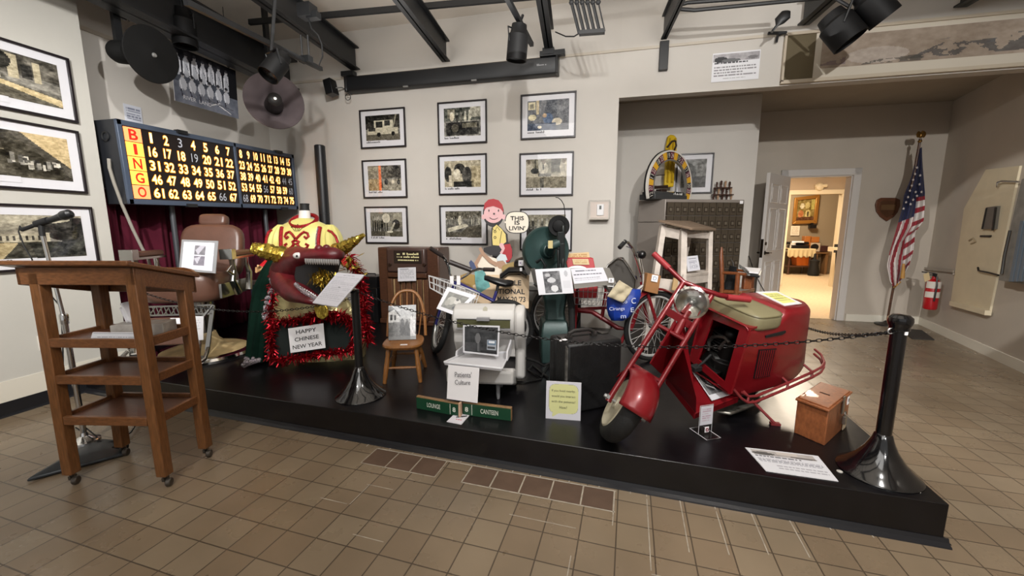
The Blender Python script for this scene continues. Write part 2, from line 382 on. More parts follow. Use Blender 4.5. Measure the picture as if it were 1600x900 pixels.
# left wall: the pier with the framed photographs, then the recess behind the bingo board
mb = MB(); mb.bb((-4.6, -4, 0), (-4.05, 2.48, 3.7)); struct('wall_left', mb, WALLG)
mb = MB(); mb.bb((-4.6, 2.48, 0), (-4.31, 4.7, 3.7)); struct('wall_left_recess', mb, WALL)
mb = MB(); mb.bb((-4.05, -4, .1), (-4.043, 2.48, .245)); struct('baseboard_left', mb, mat('pale_skirting', '#d6d0c2', .5))
cove('trim_3', (-4.045, -4, 0), (-4.045, 2.17, 0), h=.1, d=.03)
# back wall, with the ledge line near its top, and the opening on the right
mb = MB(); mb.prism([(-4.6, 4.5, 0), (.065, 4.5, 0), (.065, 4.5, 3.7), (-4.6, 4.5, 3.7)], (0, .25, 0)); struct('wall_back', mb, WALL)
mb = MB(); mb.bb((.065, 4.5, 2.635), (6, 4.62, 3.7)); struct('wall_header', mb, WALL)
mb = MB(); mb.bb((-4.31, 4.485, 3.075), (5.0, 4.5, 3.10)); struct('trim_4', mb, mat('ledge_paint', '#bdb4a6', .6))
mb = MB(); mb.bb((-4.31, 2.48, 2.93), (-4.295, 4.49, 2.96)); struct('trim_5', mb, mat('ledge_paint', '#bdb4a6', .6))
# alcove: left return, rear wall with its free end
mb = MB(); mb.bb((-.1, 4.75, 0), (.065, 5.75, 3.0)); struct('wall_alcove_left', mb, WALL)
mb = MB(); mb.bb((-.1, 5.6, 0), (1.745, 5.72, 3.0)); struct('wall_alcove_back', mb, WALL)
# hall behind: far wall with the doorway, angled right wall, low ceiling
FW = mat('hall_wall_paint', '#b5ab9e', .75, noise=.05, nscale=2, bump=.03, bscale=60)
mb = MB(); mb.bb((-.1, 6.46, 0), (2.425, 6.58, 3.0)); mb.bb((3.205, 6.46, 0), (4.6, 6.58, 3.0)); mb.bb((2.425, 6.46, 2.01), (3.205, 6.58, 3.0)); struct('wall_far', mb, FW)
RD = V((4.19, 6.46, 0))-V((3.715, 4.428, 0)); RD.normalize(); RN = V((-RD.y, RD.x, 0))     # RN points into the room
R0 = V((4.19, 6.46, 0))
mb = MB(); a = R0+RD*.1; c = R0-RD*8; mb.prism([a, c, c-RN*.2, a-RN*.2], (0, 0, 3.7)); struct('wall_right', mb, FW)
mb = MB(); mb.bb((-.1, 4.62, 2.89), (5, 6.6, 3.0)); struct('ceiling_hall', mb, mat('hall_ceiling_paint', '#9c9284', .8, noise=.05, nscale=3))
mb = MB(); mb.bb((-4.7, -4, 3.6), (7, 4.7, 3.7)); struct('ceiling', mb, mat('ceiling_deck_paint', '#d6cec3', .8, noise=.06, nscale=2))
mb = MB(); mb.bb((3.32, 6.445, 0), (4.19, 6.46, .1)); struct('baseboard_far', mb, mat('pale_skirting', '#d6d0c2', .5))
mb = MB(); a = R0+RN*.0; c = R0-RD*4; mb.prism([a, c, c+RN*.012, a+RN*.012], (0, 0, .1)); struct('baseboard_right', mb, mat('pale_skirting', '#d6d0c2', .5))
# door casing
DW = mat('door_white_paint', '#c9c4bf', .45)
mb = MB(); mb.bb((2.335, 6.44, 0), (2.425, 6.46, 2.1)); mb.bb((3.205, 6.44, 0), (3.295, 6.46, 2.1)); mb.bb((2.335, 6.44, 2.01), (3.295, 6.461, 2.1))
mb.bb((2.425, 6.46, 0), (2.44, 6.6, 2.01)); mb.bb((3.19, 6.46, 0), (3.205, 6.6, 2.01)); mb.bb((2.425, 6.46, 1.995), (3.205, 6.6, 2.01)); struct('trim_6', mb, DW, bevel=.004)
# the open six panel door, hinged at the left jamb, swung into the hall
hx, hy = 2.43, 6.43
e = AY(1176, 440, 5.62); dd = V((e.x-hx, e.y-hy, 0)); dd = dd.normalized(); dn = V((-dd.y, dd.x, 0)); Wd = .80
dr = thing('door_1', 'white panelled door standing open into the hall', 'door', (hx, hy, .01)); dr['kind'] = 'structure'
mb = MB(); P = lambda s, z, n=0: V((hx, hy, 0))+dd*s+dn*n+V((0, 0, z))
mb.box(P(Wd/2, 1.005), (Wd, .04, 1.98), (dd, dn, (0, 0, 1)))
for s0, s1 in ((.1, .37), (.44, .71)):
    for z0, z1 in ((.25, .85), (1.0, 1.55), (1.63, 1.86)):
        for sd in (-1, 1):
            for (pa, pb) in (((s0, z0), (s1, z0)), ((s1, z0), (s1, z1)), ((s1, z1), (s0, z1)), ((s0, z1), (s0, z0))):
                mb.tube([P(*pa, n=sd*.021), P(*pb, n=sd*.021)], .009, 4)
            mb.box(P((s0+s1)/2, (z0+z1)/2, sd*.02), (s1-s0-.08, .012, z1-z0-.08), (dd, dn, (0, 0, 1)))
ob('door_leaf', mb, DW, dr, bevel=.003)
mb = MB()
for sd in (-1, 1):
    mb.lathe(P(.74, .98, sd*.02), dn*sd, [(0, 0), (.027, .0), (.027, .006), (.012, .01), (.01, .05), (0, .05)], 14)
    mb.tube([P(.74, .98, sd*.065), P(.69, .985, sd*.07), P(.63, .975, sd*.065)], [.01, .009, .006], 8)
    mb.lathe(P(.74, 1.1, sd*.02), dn*sd, [(0, 0), (.022, 0), (.022, .008), (0, .01)], 14)
ob('door_handle', mb, mat('dark_bronze', '#2c241d', .35, .8), dr)
mb = MB(); mb.box(P(Wd+.003, 1.04), (.006, .03, .24), (dd, dn, (0, 0, 1))); ob('latch_plate', mb, mat('dark_bronze', '#2c241d', .35, .8), dr)

# back room seen through the doorway
BRW = mat('back_room_wall_paint', '#b09a80', .75, noise=.04, nscale=2); BRF = mat('beige_carpet', '#c9b08c', .9, noise=.1, nscale=25, bump=.2, bscale=200)
mb = MB(); mb.bb((1.2, 6.52, -.04), (7.2, 15, .004)); struct('floor_back_room', mb, BRF)
mb = MB(); mb.bb((1.2, 6.6, 2.75), (7.2, 15, 2.85)); struct('ceiling_back_room', mb, WALL)
q = AY(1229, 462, 9.0)
YB = 10.2
bl = AY(1236, 300, YB).x; br_ = AY(1316, 300, YB).x; bt = AY(1270, 304, YB).z
mb = MB(); mb.bb((1.2, YB, 0), (bl-.02, YB+.1, 2.8)); mb.bb((br_+.02, YB, 0), (7.2, YB+.1, 2.8)); mb.bb((bl-.02, YB, bt), (br_+.02, YB+.1, 2.8)); struct('wall_back_room', mb, BRW)
mb = MB(); mb.bb((bl-.12, YB-.03, 0), (bl, YB+.12, bt+.1)); mb.bb((br_, YB-.03, 0), (br_+.1, YB+.12, bt+.1)); mb.bb((bl-.12, YB-.031, bt), (br_+.1, YB+.12, bt+.1)); struct('trim_7', mb, mat('cream_trim', '#e0cfae', .5), bevel=.01)
mb = MB(); mb.bb((2.0, 13.2, 0), (7.5, 13.3, 2.8)); struct('wall_far_room', mb, mat('taupe_wall_paint', '#94866f', .75))
mb = MB(); mb.bb((1.2, 6.6, 0), (1.25, 13.3, 2.8)); mb.bb((7.15, 6.6, 0), (7.2, 13.3, 2.8)); struct('wall_room_sides', mb, BRW)
mb = MB(); mb.bb((br_+.1, YB-.02, 0), (5.6, YB, .14)); struct('baseboard_back_room', mb, mat('cream_trim', '#e0cfae', .5))
# ================================================================ THINGS ON THE WALLS
FRAMEM = mat('black_frame', '#1b1518', .35); MATB = mat('white_mat_board', '#d9d8dc', .7)
def ticks(mb, c, x, y, w, h, seed, m=0, off=.001):
    """a short line of lettering too small to read: a row of ink strokes"""
    r = random.Random(seed); p = -w/2; x = V(x); y = V(y); n = x.cross(y)
    while p < w/2:
        ww = r.uniform(.25, .6)*h; hh = h*r.choice((.6, .6, 1)); a = V(c)+x*p+n*off-y*h*.3
        if r.random() > .18: mb.quad(a, a+x*ww, a+x*ww+y*hh, a+y*hh, m)
        p += ww+h*.18
    return mb
def frame(label, tl, x, y, w, h, pic, group=None, mt=(.075, .075, .075, .1), bw=.017, cap=True, dep=.022, cseed=1, captext=None, name='framed_photograph', cat='framed photograph'):
    """tl top-left corner; x right, y up; n faces the room"""
    x = V(x).normalized(); y = V(y).normalized(); n = x.cross(y); tl = V(tl)
    t = thing(name, label, cat, tl+x*w/2-y*h, group)
    P = lambda a, b, c=0: tl+x*a-y*b+n*c
    mb = MB()
    for c, d in (((w/2, bw/2), (w, bw)), ((w/2, h-bw/2), (w, bw)), ((bw/2, h/2), (bw, h-2*bw)), ((w-bw/2, h/2), (bw, h-2*bw))):
        mb.box(P(c[0], c[1], dep/2), (d[0], d[1], dep), (x, y, n))
    ob('frame', mb, FRAMEM, t, bevel=.002)
    mb = MB(); mb.box(P(w/2, h/2, .004), (w-2*bw, h-2*bw, .006), (x, y, n)); ob('mat_board', mb, MATB, t)
    l, r, tp, b = mt
    canvas('photo', pic, P(l, tp, .0085), x*(w-l-r), -y*(h-tp-b), t, PRINT)
    if cap:
        mb = MB(); mb.box(P(w*.33, h-b*.8, .009), (w*.5, b*.5, .002), (x, y, n)); 
        if captext: text(mb, captext, P(w*.3, h-b*.8, .0102), x, y, h=b*.3, m=1)
        else: ticks(mb, P(w*.28, h-b*.8, .0102), x, y, w*.3, b*.26, cseed, m=1)
        ob('caption', mb, [MATB, INK], t)
    mb = MB(); mb.quad(P(bw, bw, .013), P(bw, h-bw, .013), P(w-bw, h-bw, .013), P(w-bw, bw, .013)); ob('glass', mb, GLASS, t)
    return t
def bw(lo=60, hi=170, seed=1, f=6, w=92, h=68, amt=70, tint=(1, .97, .9)):
    p = Pic(w, h, ((lo+hi)/2,)*3); p.noise(f, amt, seed); return p
def tinted(p, t=(1, .97, .90)):
    p.noise(46, 34, int(p.a.sum()) % 999); p.noise(18, 26, int(p.a[0, 0, 0]*7) % 999); p.a = np.clip((p.a-118)*1.12+122, 12, 235)*np.array(t); return p
# --- photographs on the pier
p = bw(seed=3); p.rect(0, 0, 1, .45, (60, 58, 54), .6).noise(9, 50, 4, (0, 0, 1, .5)); p.rect(.62, .05, .70, .55, (170, 165, 150)); p.rect(.8, .1, .86, .55, (175, 170, 155)); p.rect(.72, .2, .79, .5, (50, 50, 50)); p.ell(.4, .25, .14, .16, (60, 60, 58)); p.people(16, 0, .6, .62, .13, 5, 60, 190); p.ell(.55, .2, .1, .2, (48, 48, 46)); p.rect(.34, .3, .5, .36, (120, 116, 106)); p.rect(0, .12, .25, .3, (150, 146, 134)).people(5, 0, .25, .3, .14, 8, 40, 120)
p.poly([(0, .62), (.5, .6), (1, .78), (1, 1), (0, 1)], (98, 96, 90)).poly([(.3, .58), (.45, .58), (1, .82), (1, .98)], (190, 178, 150)); p.noise(20, 20, 8); photo1 = tinted(p)
p = bw(seed=13); p.rect(0, 0, 1, 1, (70, 68, 62)).noise(7, 55, 14); p.poly([(.62, 0), (1, 0), (1, .7)], (185, 170, 140)).poly([(.55, 0), (.64, 0), (1, .75), (1, .95)], (80, 78, 74)); p.line(.3, .2, .22, .9, .03, (150, 145, 130)); p.line(0, .38, .5, .42, .02, (130, 125, 112))
r = random.Random(4)
for i in range(60): x = r.uniform(.5, .95); p.rect(x, r.uniform(.4, .95)*.5+x*.45, x+.03, r.uniform(.4, .95)*.5+x*.45+.03, (r.randint(30, 210),)*3)
photo2 = tinted(p)
p = bw(seed=23, w=110, h=76); p.grad(0, .45, (150, 148, 140), (120, 118, 112)); p.ell(.05, .3, .3, .28, (40, 40, 40)); p.ell(.95, .35, .28, .3, (44, 44, 44)); p.ell(.6, .1, .3, .1, (160, 158, 150)); p.rect(.28, .42, .72, .62, (168, 165, 155)); p.poly([(.26, .42), (.5, .34), (.74, .42)], (150, 147, 140))
for i in range(9): p.rect(.31+i*.045, .47, .33+i*.045, .58, (70, 68, 66))
p.rect(0, .62, 1, 1, (70, 70, 66)).poly([(0, .75), (.4, .62), (.48, .64), (.35, 1), (0, 1)], (175, 165, 140)).poly([(.55, .65), (1, .6), (1, .95), (.6, 1)], (48, 50, 48)); p.rect(0, .57, .25, .6, (170, 168, 160)); p.noise(14, 40, 25); photo3 = tinted(p)
XW = -4.048; gp = 'framed photographs on the pier wall'
for (yr, zt, h, lab, ph, ct, cs) in ((2.37, 2.575, .47, 'black framed photograph of a street with columns, topmost on the left pier', photo1, 'Memorial Day', 1),
                                     (2.36, 2.045, .475, 'black framed aerial photograph of a campus, middle one on the left pier', photo2, None, 2),
                                     (2.37, 1.468, .47, 'black framed photograph of a white house with trees, lowest on the left pier', photo3, None, 3)):
    wd = .86; frame(lab, (XW, yr-wd, zt), (0, 1, 0), (0, 0, 1), wd, h, ph, gp, (.08, .075, .075, .085), cseed=cs, captext=ct)
# --- nine photographs on the back wall
def wallpic(i):
    p = bw(seed=40+i, amt=60)
    if i == 0:
        p.rect(0, 0, 1, .55, (45, 44, 42)).noise(10, 70, 41, (0, 0, 1, .55)); p.rect(.25, .2, .8, .75, (190, 188, 178)); p.rect(.05, .5, .95, .75, (178, 175, 165)); p.rect(.3, .25, .5, .48, (50, 50, 48)); p.rect(.55, .22, .72, .42, (60, 60, 60)); p.rect(.08, .48, .28, .62, (60, 60, 60)); p.rect(0, .75, 1, 1, (95, 92, 85)); p.ell(.38, .76, .06, .09, (30, 30, 30)); p.ell(.8, .74, .05, .08, (30, 30, 30)); p.line(.9, 0, .8, .5, .04, (140, 138, 130))
    elif i == 1:
        p.rect(0, 0, .33, .5, (140, 135, 125)); p.rect(.33, 0, .40, 1, (225, 120, 80)); p.rect(.42, 0, 1, .5, (90, 88, 84)); p.rect(.7, .05, 1, .48, (70, 68, 66)); p.rect(0, .52, .33, 1, (150, 135, 110)); p.rect(.44, .55, 1, 1, (135, 132, 124)); p.ell(.85, .08, .08, .08, (30, 30, 30)); p.ell(.55, .65, .06, .12, (50, 50, 50)); p.ell(.92, .66, .05, .1, (50, 50, 50)); p.ell(.75, .66, .05, .08, (190, 185, 175)); p.noise(16, 60, 9)
    elif i == 2:
        p.rect(0, 0, 1, .6, (120, 118, 112)); p.people(8, .05, .55, .8, .55, 9, 20, 70); p.ell(.5, .25, .12, .2, (185, 182, 175)); p.rect(.72, .05, .98, .4, (150, 148, 140)); p.ell(.8, .5, .12, .2, (45, 45, 45)); p.line(.75, .45, .62, .8, .05, (170, 168, 160)); p.rect(0, .78, 1, 1, (80, 78, 72)); p.rect(.45, .78, .6, 1, (120, 118, 112)); p.ell(.6, .8, .1, .04, (200, 200, 195))
    elif i == 3:
        p.rect(0, 0, 1, .45, (80, 84, 82)); p.rect(.1, .05, .3, .35, (130, 128, 120)); p.ell(.22, .3, .06, .16, (200, 195, 185)); p.people(4, .3, .75, .5, .3, 2, 40, 190); p.rect(.72, 0, 1, .35, (150, 150, 145)); p.rect(.05, .5, .95, .95, (52, 52, 52)); p.ell(.3, .7, .15, .2, (35, 35, 35)); p.ell(.3, .7, .1, .14, (90, 88, 82)); p.rect(.5, .55, .9, .7, (110, 108, 100)); p.noise(14, 60, 12)
    elif i == 4:
        p.rect(0, 0, 1, 1, (165, 160, 148)); p.rect(.5, 0, .6, 1, (190, 186, 175)); p.ell(.42, .3, .15, .2, (45, 45, 45)); p.ell(.1, .5, .1, .3, (60, 60, 60)); p.ell(.35, .5, .1, .2, (200, 196, 188)); p.ell(.62, .55, .13, .32, (75, 75, 75)); p.ell(.64, .3, .06, .07, (60, 60, 60)); p.rect(.12, .55, .2, .95, (205, 200, 192)); p.rect(.25, .78, .8, 1, (40, 40, 40)); p.rect(.75, .2, 1, 1, (165, 155, 130), .6); p.noise(12, 55, 14)
    elif i == 5:
        p.rect(0, 0, 1, .3, (90, 88, 82)).noise(20, 70, 6, (0, 0, 1, .3)); p.people(9, .0, .5, .5, .22, 3, 40, 150); p.people(8, .62, 1, .5, .26, 8, 20, 210); p.ell(.4, .35, .05, .18, (200, 198, 190)); p.poly([(.05, .65), (.55, .48), (.62, .52), (.62, .58), (.08, .8)], (190, 188, 180)); p.rect(0, .8, 1, 1, (75, 73, 68)); p.poly([(.6, .6), (1, .5), (1, 1), (.3, 1)], (85, 82, 76)); p.noise(14, 40, 5)
    elif i == 6:
        p.rect(0, 0, 1, 1, (100, 104, 115)); p.rect(.02, .05, .2, .3, (185, 180, 160)); p.rect(.06, .1, .15, .25, (120, 118, 110)); p.rect(.22, 0, .28, .45, (175, 165, 145)); p.ell(.12, .55, .1, .1, (190, 185, 165)); p.ell(.5, .6, .12, .18, (95, 110, 140)); p.ell(.72, .72, .12, .12, (190, 185, 178)); p.rect(0, .75, .7, 1, (75, 84, 105)); p.ell(.42, .5, .05, .07, (180, 160, 140)); p.ell(.3, .88, .05, .05, (210, 205, 195)); p.noise(9, 34, 3)
    elif i == 7:
        p.rect(0, 0, 1, .5, (150, 146, 132)); p.rect(.22, 0, .25, .4, (90, 88, 80)); p.rect(.62, 0, .85, .45, (110, 108, 100)); p.ell(.08, .28, .1, .24, (205, 200, 190)); p.ell(.08, .1, .045, .08, (150, 140, 128)); p.ell(.43, .32, .12, .22, (200, 196, 185)); p.ell(.43, .1, .045, .08, (140, 130, 118)); p.ell(.93, .3, .1, .26, (205, 200, 190)); p.ell(.93, .08, .05, .08, (150, 140, 128)); p.line(.43, .2, .43, .35, .03, (60, 60, 60)); p.ell(.22, .4, .1, .1, (40, 42, 40)); p.rect(0, .5, 1, .62, (205, 200, 188)); p.rect(.3, .5, .62, .6, (120, 118, 110)); p.rect(0, .62, 1, 1, (150, 145, 132)); p.rect(.35, .65, .45, 1, (90, 88, 82)); p.noise(14, 55, 11)
    else:
        p.rect(0, 0, 1, .4, (130, 128, 120)); p.people(6, 0, .7, .5, .3, 6, 40, 190); p.rect(0, .5, 1, 1, (60, 60, 60)); p.noise(12, 50, 5)
    if i == 7: p.a *= .8
    return tinted(p, (1, .98, .92))
names9 = ['a pale van by a porch', 'patients seen through an orange reflection', 'people beside a dark car', 'people around machines', 'figures around a dark plant', 'a long white table and standing guests', 'blue grey seated figures', 'white coated staff at a table', 'a dim group']
pos9 = ['upper left of nine', 'middle left of nine', 'lower left of nine', 'top centre of nine', 'centre of nine', 'beside the painted cutout', 'upper right of nine', 'middle right of nine', 'half hidden behind the green machine']
rects = [((562, 173), (633, 166), (567, 233)), ((566, 251), (635, 247), (571, 310)), ((570, 323), (637, 324), (573, 380)), ((684, 161), (761, 153), (688, 227)), ((685, 243), (761, 239), (688, 305)), ((687, 321), (762, 322), (689, 382)), ((814, 149), (901, 143), (814, 219)), ((812, 240), (897, 236), (812, 307)), ((813, 326), (895, 325), (813, 391))]
for i, (tl, tr, bl) in enumerate(rects):
    a = AY(*tl, 4.495); b = AY(*tr, 4.495); c = AY(*bl, 4.495)
    frame('framed photo of '+names9[i]+', '+pos9[i], a, (1, 0, 0), (0, 0, 1), b.x-a.x, a.z-c.z, wallpic(i), 'framed photographs on the back wall', (.075, .075, .07, .085), cseed=10+i)
# picture on the alcove's rear wall and one seen edge on
p = Pic(36, 48, (130, 130, 128)); p.noise(6, 60, 31).ell(.3, .5, .3, .35, (90, 90, 88)).rect(.4, .6, 1, 1, (80, 80, 80)).noise(9, 40, 5)
a = AY(1058, 241, 5.59); c = AY(1110, 302, 5.59); b = AY(1116, 241, 5.59)
frame('black framed grey photograph on the alcove wall, behind the number wheel', a, (1, 0, 0), (0, 0, 1), b.x-a.x, a.z-c.z, p, None, (.06, .08, .07, .075), cap=False)
p = Pic(20, 20, (120, 118, 112)); p.noise(6, 60, 77)
frame('dark framed picture seen edge on, on the alcove side wall', (.0655, 5.05, 2.24), (0, -1, 0), (0, 0, 1), .40, .62, p, None, (.06, .06, .06, .06), cap=False, dep=.05)

# paper notice above the bingo board, notice on the header, thermostat
def sheet(name, label, cat, pic, p0, u, v, group=None, th=.0012, m=None, parent=None):
    p0 = V(p0); u = V(u); v = V(v); n = v.cross(u).normalized()
    base = p0+u/2+v
    t = thing(name, label, cat, base, group)
    mb = MB(); mb.box(p0+u/2+v/2-n*th/2, (u.length, v.length, th), (u.normalized(), v.normalized(), n)); ob('sheet', mb, m or PAPER, t)
    canvas('printed_face', pic, p0+n*.0006, u, v, t); return t
p = Pic(24, 28, (205, 208, 218)); p.lines(.12, .12, .9, .6, 5, (110, 115, 135), 3); p.ell(.5, .8, .2, .12, (225, 225, 230))
a = AX(192, 161, -4.305); b = AX(220, 167, -4.305); c = AX(197, 195, -4.305)
sheet('notice', 'small printed paper notice taped above the bingo board', 'notice', p, a, (0, b.y-a.y, 0), (0, 0, c.z-a.z-.05))
p = Pic(64, 42, (222, 222, 226)); p.rect(.02, .04, .98, .3, (165, 162, 165)); p.noise(9, 40, 5, (.02, .04, .98, .3)); p.ell(.18, .24, .14, .1, (70, 70, 72)); p.ell(.4, .28, .2, .06, (110, 110, 112)); p.ell(.85, .22, .1, .06, (120, 118, 120)); p.lines(.05, .34, .75, .42, 1, (40, 40, 44), 2); p.lines(.05, .47, .93, .85, 4, (120, 118, 122), 7, .5); p.lines(.25, .87, .72, .95, 1, (150, 150, 150), 2)
a = AY(1114, 84, 4.495); b = AY(1189, 77, 4.495); c = AY(1112, 129, 4.495)
sheet('notice', 'white printed notice about a painting, on the wall above the alcove', 'notice', p, a, (b.x-a.x, 0, .0), (0, 0, c.z-a.z))
t = thing('thermostat', 'white thermostat inside a clear cover on the back wall', 'thermostat', AY(936, 346, 4.5))
mb = MB(); c = AY(938, 328, 4.5); X, Z, N = V((1, 0, 0)), V((0, 0, 1)), V((0, -1, 0))
mb.box(c+N*.01, (.075, .12, .02), (X, Z, N)); ob('thermostat_body', mb, mat('white_plastic', '#dcdcde', .4), t, bevel=.005)
mb = MB(); mb.box(c+N*.021+Z*.025, (.022, .038, .002), (X, Z, N)); ob('display', mb, mat('lcd_grey', '#4a4f4c', .3), t)
mb = MB(); mb.box(c+N*.003-X*.01, (.19, .17, .004), (X, Z, N)); ob('back_plate', mb, mat('pinkish_plate', '#c8bbb2', .5), t)
mb = MB(); mb.box(c+N*.045-X*.01, (.23, .20, .09), (X, Z, N)); ob('clear_cover', mb, GLASS, t, bevel=.01)
mb = MB(); mb.box(c+N*.05-X*.01-Z*.1, (.2, .015, .1), (X, Z, N)); ob('cover_base', mb, mat('clear_cover_edge', '#b9b2a8', .2), t, bevel=.004)

# --- bingo board
XB = -3.87
bo = AX(180, 185, XB); btr = AX(458, 241, XB); bbl = AX(194, 317, XB); bbr = AX(462, 327, XB)
bu = V((0, (btr-bo).y, ((btr-bo).z+(bbr-bbl).z)/2)); BWd = bu.length; bu.normalize(); bv = V((0, -bu.z, bu.y)); BH = ((bo.z-bbl.z)+(btr.z-bbr.z))/2; bn = V((1, 0, 0))
t = thing('bingo_board', 'large lit bingo board with glowing yellow numbers, mounted on posts', 'bingo board', (XB-.12, bo.y+BWd/2, ST))
BP = lambda a, b, c=0: bo+bu*a-bv*b+bn*c
CASE = mat('blue_grey_case', '#4b5668', .4, .3); FACE = mat('dark_board_face', '#150d0c', .3)
mb = MB(); fw_ = .035
for c, d in (((BWd/2, fw_*.6), (BWd, fw_*1.2)), ((BWd/2, BH-fw_*.6), (BWd, fw_*1.2)), ((fw_/2, BH/2), (fw_, BH)), ((BWd-fw_/2, BH/2), (fw_, BH)), ((BWd*.562, BH/2), (.026, BH))):
    mb.box(BP(c[0], c[1], -.008), (d[0], d[1], .03), (bu, bv, bn))
ob('face_frame', mb, CASE, t, bevel=.003)
mb = MB(); mb.box(BP(BWd/2, BH/2, -.13), (BWd, BH, .22), (bu, bv, bn)); ob('case', mb, mat('black_case', '#1d1f24', .5), t, bevel=.004)
mb = MB(); mb.box(BP(BWd/2, BH/2, -.012), (BWd-.05, BH-.06, .012), (bu, bv, bn)); ob('face_panel', mb, FACE, t)
LIT = mat('lit_number', '#ffe69a', .5, emit=1.5); LITE = mat('lit_number_glow_edge', '#ff9c2c', .5, emit=1.1); UNLIT = mat('unlit_number', '#b9bcc6', .5); LITO = mat('lit_letter_panel', '#ff9058', .5, emit=1.1); LITY = mat('lit_letter_panel_yellow', '#ffb048', .5, emit=1.15); REDL = mat('red_letter', '#d8200f', .5, emit=.5)
off_ = {3, 19, 44, 45, 56, 60, 66, 68}
lw = .125; cy = (BH-.09)/5
for r_ in range(5):
    zc = .045+cy*(r_+.5); mb = MB()
    mb.box(BP(fw_+.012+lw/2, zc, -.003), (lw, cy-.006, .006), (bu, bv, bn)); text(mb, 'BINGO'[r_], BP(fw_+.012+lw/2, zc, .0005), bu, bv, h=cy*.74, w=lw*(.2 if r_ == 1 else .52), bold=.02, m=1)
    ob('letter_panel', mb, [LITO if r_ in (0, 4) else LITY, REDL], t)
    x0 = fw_+lw+.025; x1 = BWd*.562-.02; x2 = BWd*.562+.02; x3 = BWd-.045
    for k in range(15):
        num = r_*15+k+1
        xc = x0+(x1-x0)*(k+.5)/7 if k < 7 else x2+(x3-x2)*(k-6.5)/8
        cw = (x1-x0)/7 if k < 7 else (x3-x2)/8; s = str(num); w_ = cw*(.68 if len(s) == 2 else .34)*(.8 if s[0] == '1' and len(s) == 2 else 1); w_ = w_*.5 if s == '1' else w_
        mb = MB()
        if num in off_: text(mb, s, BP(xc, zc, -.003), bu, bv, h=cy*.68, w=w_*.95)
        else:
            text(mb, s, BP(xc, zc, -.0035), bu, bv, h=cy*.78, w=w_*1.08, bold=.05, m=1); text(mb, s, BP(xc, zc, -.002), bu, bv, h=cy*.69, w=w_*.97, bold=.005)
        ob('number', mb, [UNLIT if num in off_ else LIT, LITE], t)
for a in (.27, .87):
    for b in (.004, BH-.004): mb = MB(); mb.box(BP(BWd*a, b, .005), (.09, .03, .05), (bu, bv, bn)); ob('latch', mb, STEELB, t)
mb = MB(); mb.torus(BP(-.005, .13, -.13), (0, 1, 0), .035, .008, 14, 6); ob('carry_handle', mb, STEELB, t)
for a in (.235, .80):
    mb = MB(); mb.tube([(XB-.13, bo.y+BWd*a, ST), (XB-.13, bo.y+BWd*a, BP(0, BH).z+.02)], .022, 12)
    ob('support_post', mb, mat('grey_post', '#4a4c50', .4, .4), t)
# its supply cable
mb = MB(); k = [(170, 248), (171, 262), (178, 285), (190, 318), (207, 357), (222, 388), (231, 402), (240, 440)]
mb.tube([AX(x, y, -3.95-.0*i) for i, (x, y) in enumerate(k)], .012, 8); ob('power_cable', mb, mat('grey_cable', '#8a857c', .5), t)
# curtain under the board
mb = MB()
def cf(u, v):
    y = 2.52+u*1.9; return V((-4.2+.028*math.sin(u*62)+.02*math.sin(u*27+1)+.012*math.sin(u*150), y, ST+.01+v*1.44))
mb.grid(cf, 220, 4); solo('curtain', mb, mat('maroon_velvet', '#481523', .9, noise=.15, nscale=5, spec=.1), 'maroon velvet curtain hanging beneath the bingo board', 'curtain', solid=.008)

# --- horn loudspeakers
def horn(label, c, axis, R, m, inner, plug, drv):
    axis = V(axis).normalized(); c = V(c); t = thing('horn_speaker', label, 'loudspeaker', c)
    mb = MB(); pr = [(.09*R/.27, -.30*R/.27), (R*.36, -.24*R/.27), (R*.52, -.15*R/.27), (R*.75, -.07*R/.27), (R*.985, 0), (R, .006), (R*.985, .012)]
    pr += [(R*.9, -.02*R/.27), (R*.66, -.075*R/.27), (R*.45, -.15*R/.27), (R*.3, -.2*R/.27), (.0, -.21*R/.27)] if inner else [(R*.5, .018), (0, .03)]
    mb.lathe(c, axis, pr, 48); ob('horn', mb, m, t, sharp=50)
    mb = MB(); mb.lathe(c, axis, [(0, -.5*R/.27), (.075, -.49*R/.27), (.085, -.46*R/.27), (.085, -.32*R/.27), (.06, -.27*R/.27), (0, -.26*R/.27)], 20); ob('driver', mb, drv, t)
    mb = MB()
    if plug: mb.lathe(c, axis, [(.085, -.19*R/.27), (.075, -.05), (.062, .07), (.03, .09), (0, .09)], 24); ob('centre_plug', mb, mat('dark_plug', '#1c1919', .4), t)
    mb = MB(); h_ = .095 if plug else .026; mb.lathe(c, axis, [(0, h_+.012), (.012, h_+.012), (.02, h_), (.02, h_-.01)][::-1], 16); ob('bolt', mb, GREYM, t)
    return t, axis
HB = mat('black_horn_enamel', '#0d0d0d', .7, noise=.2, nscale=10, spec=.25); HG = mat('grey_horn_enamel', '#62585a', .5, noise=.12, nscale=10)
c1 = AD(237, 86, 3.15); ax1 = V((1, .0, -.16)).normalized()
t, _ = horn('black horn loudspeaker hanging upper left, closed face with a centre bolt', c1, ax1, .205, HB, False, False, HB)
mb = MB(); q = c1-ax1*.33; top = V((q.x, q.y, 3.605)); mb.bar(q, top, .035, .05, (0, 1, 0)); mb.box(V((q.x, q.y+.04, q.z+.28)), (.02, .07, .02)); ob('hanger', mb, STEELB, t)
c2 = AD(429, 158, 3.9); ax2 = V((.72, -.69, -.02)).normalized()
t, _ = horn('grey horn loudspeaker with a dark centre plug, in the left corner', c2, ax2, .262, HG, True, True, HB)
mb = MB(); q = c2-ax2*.42; mb.bar(q, V((q.x, q.y, 3.605)), .035, .05, (0, 1, 0)); ob('hanger', mb, STEELB, t)
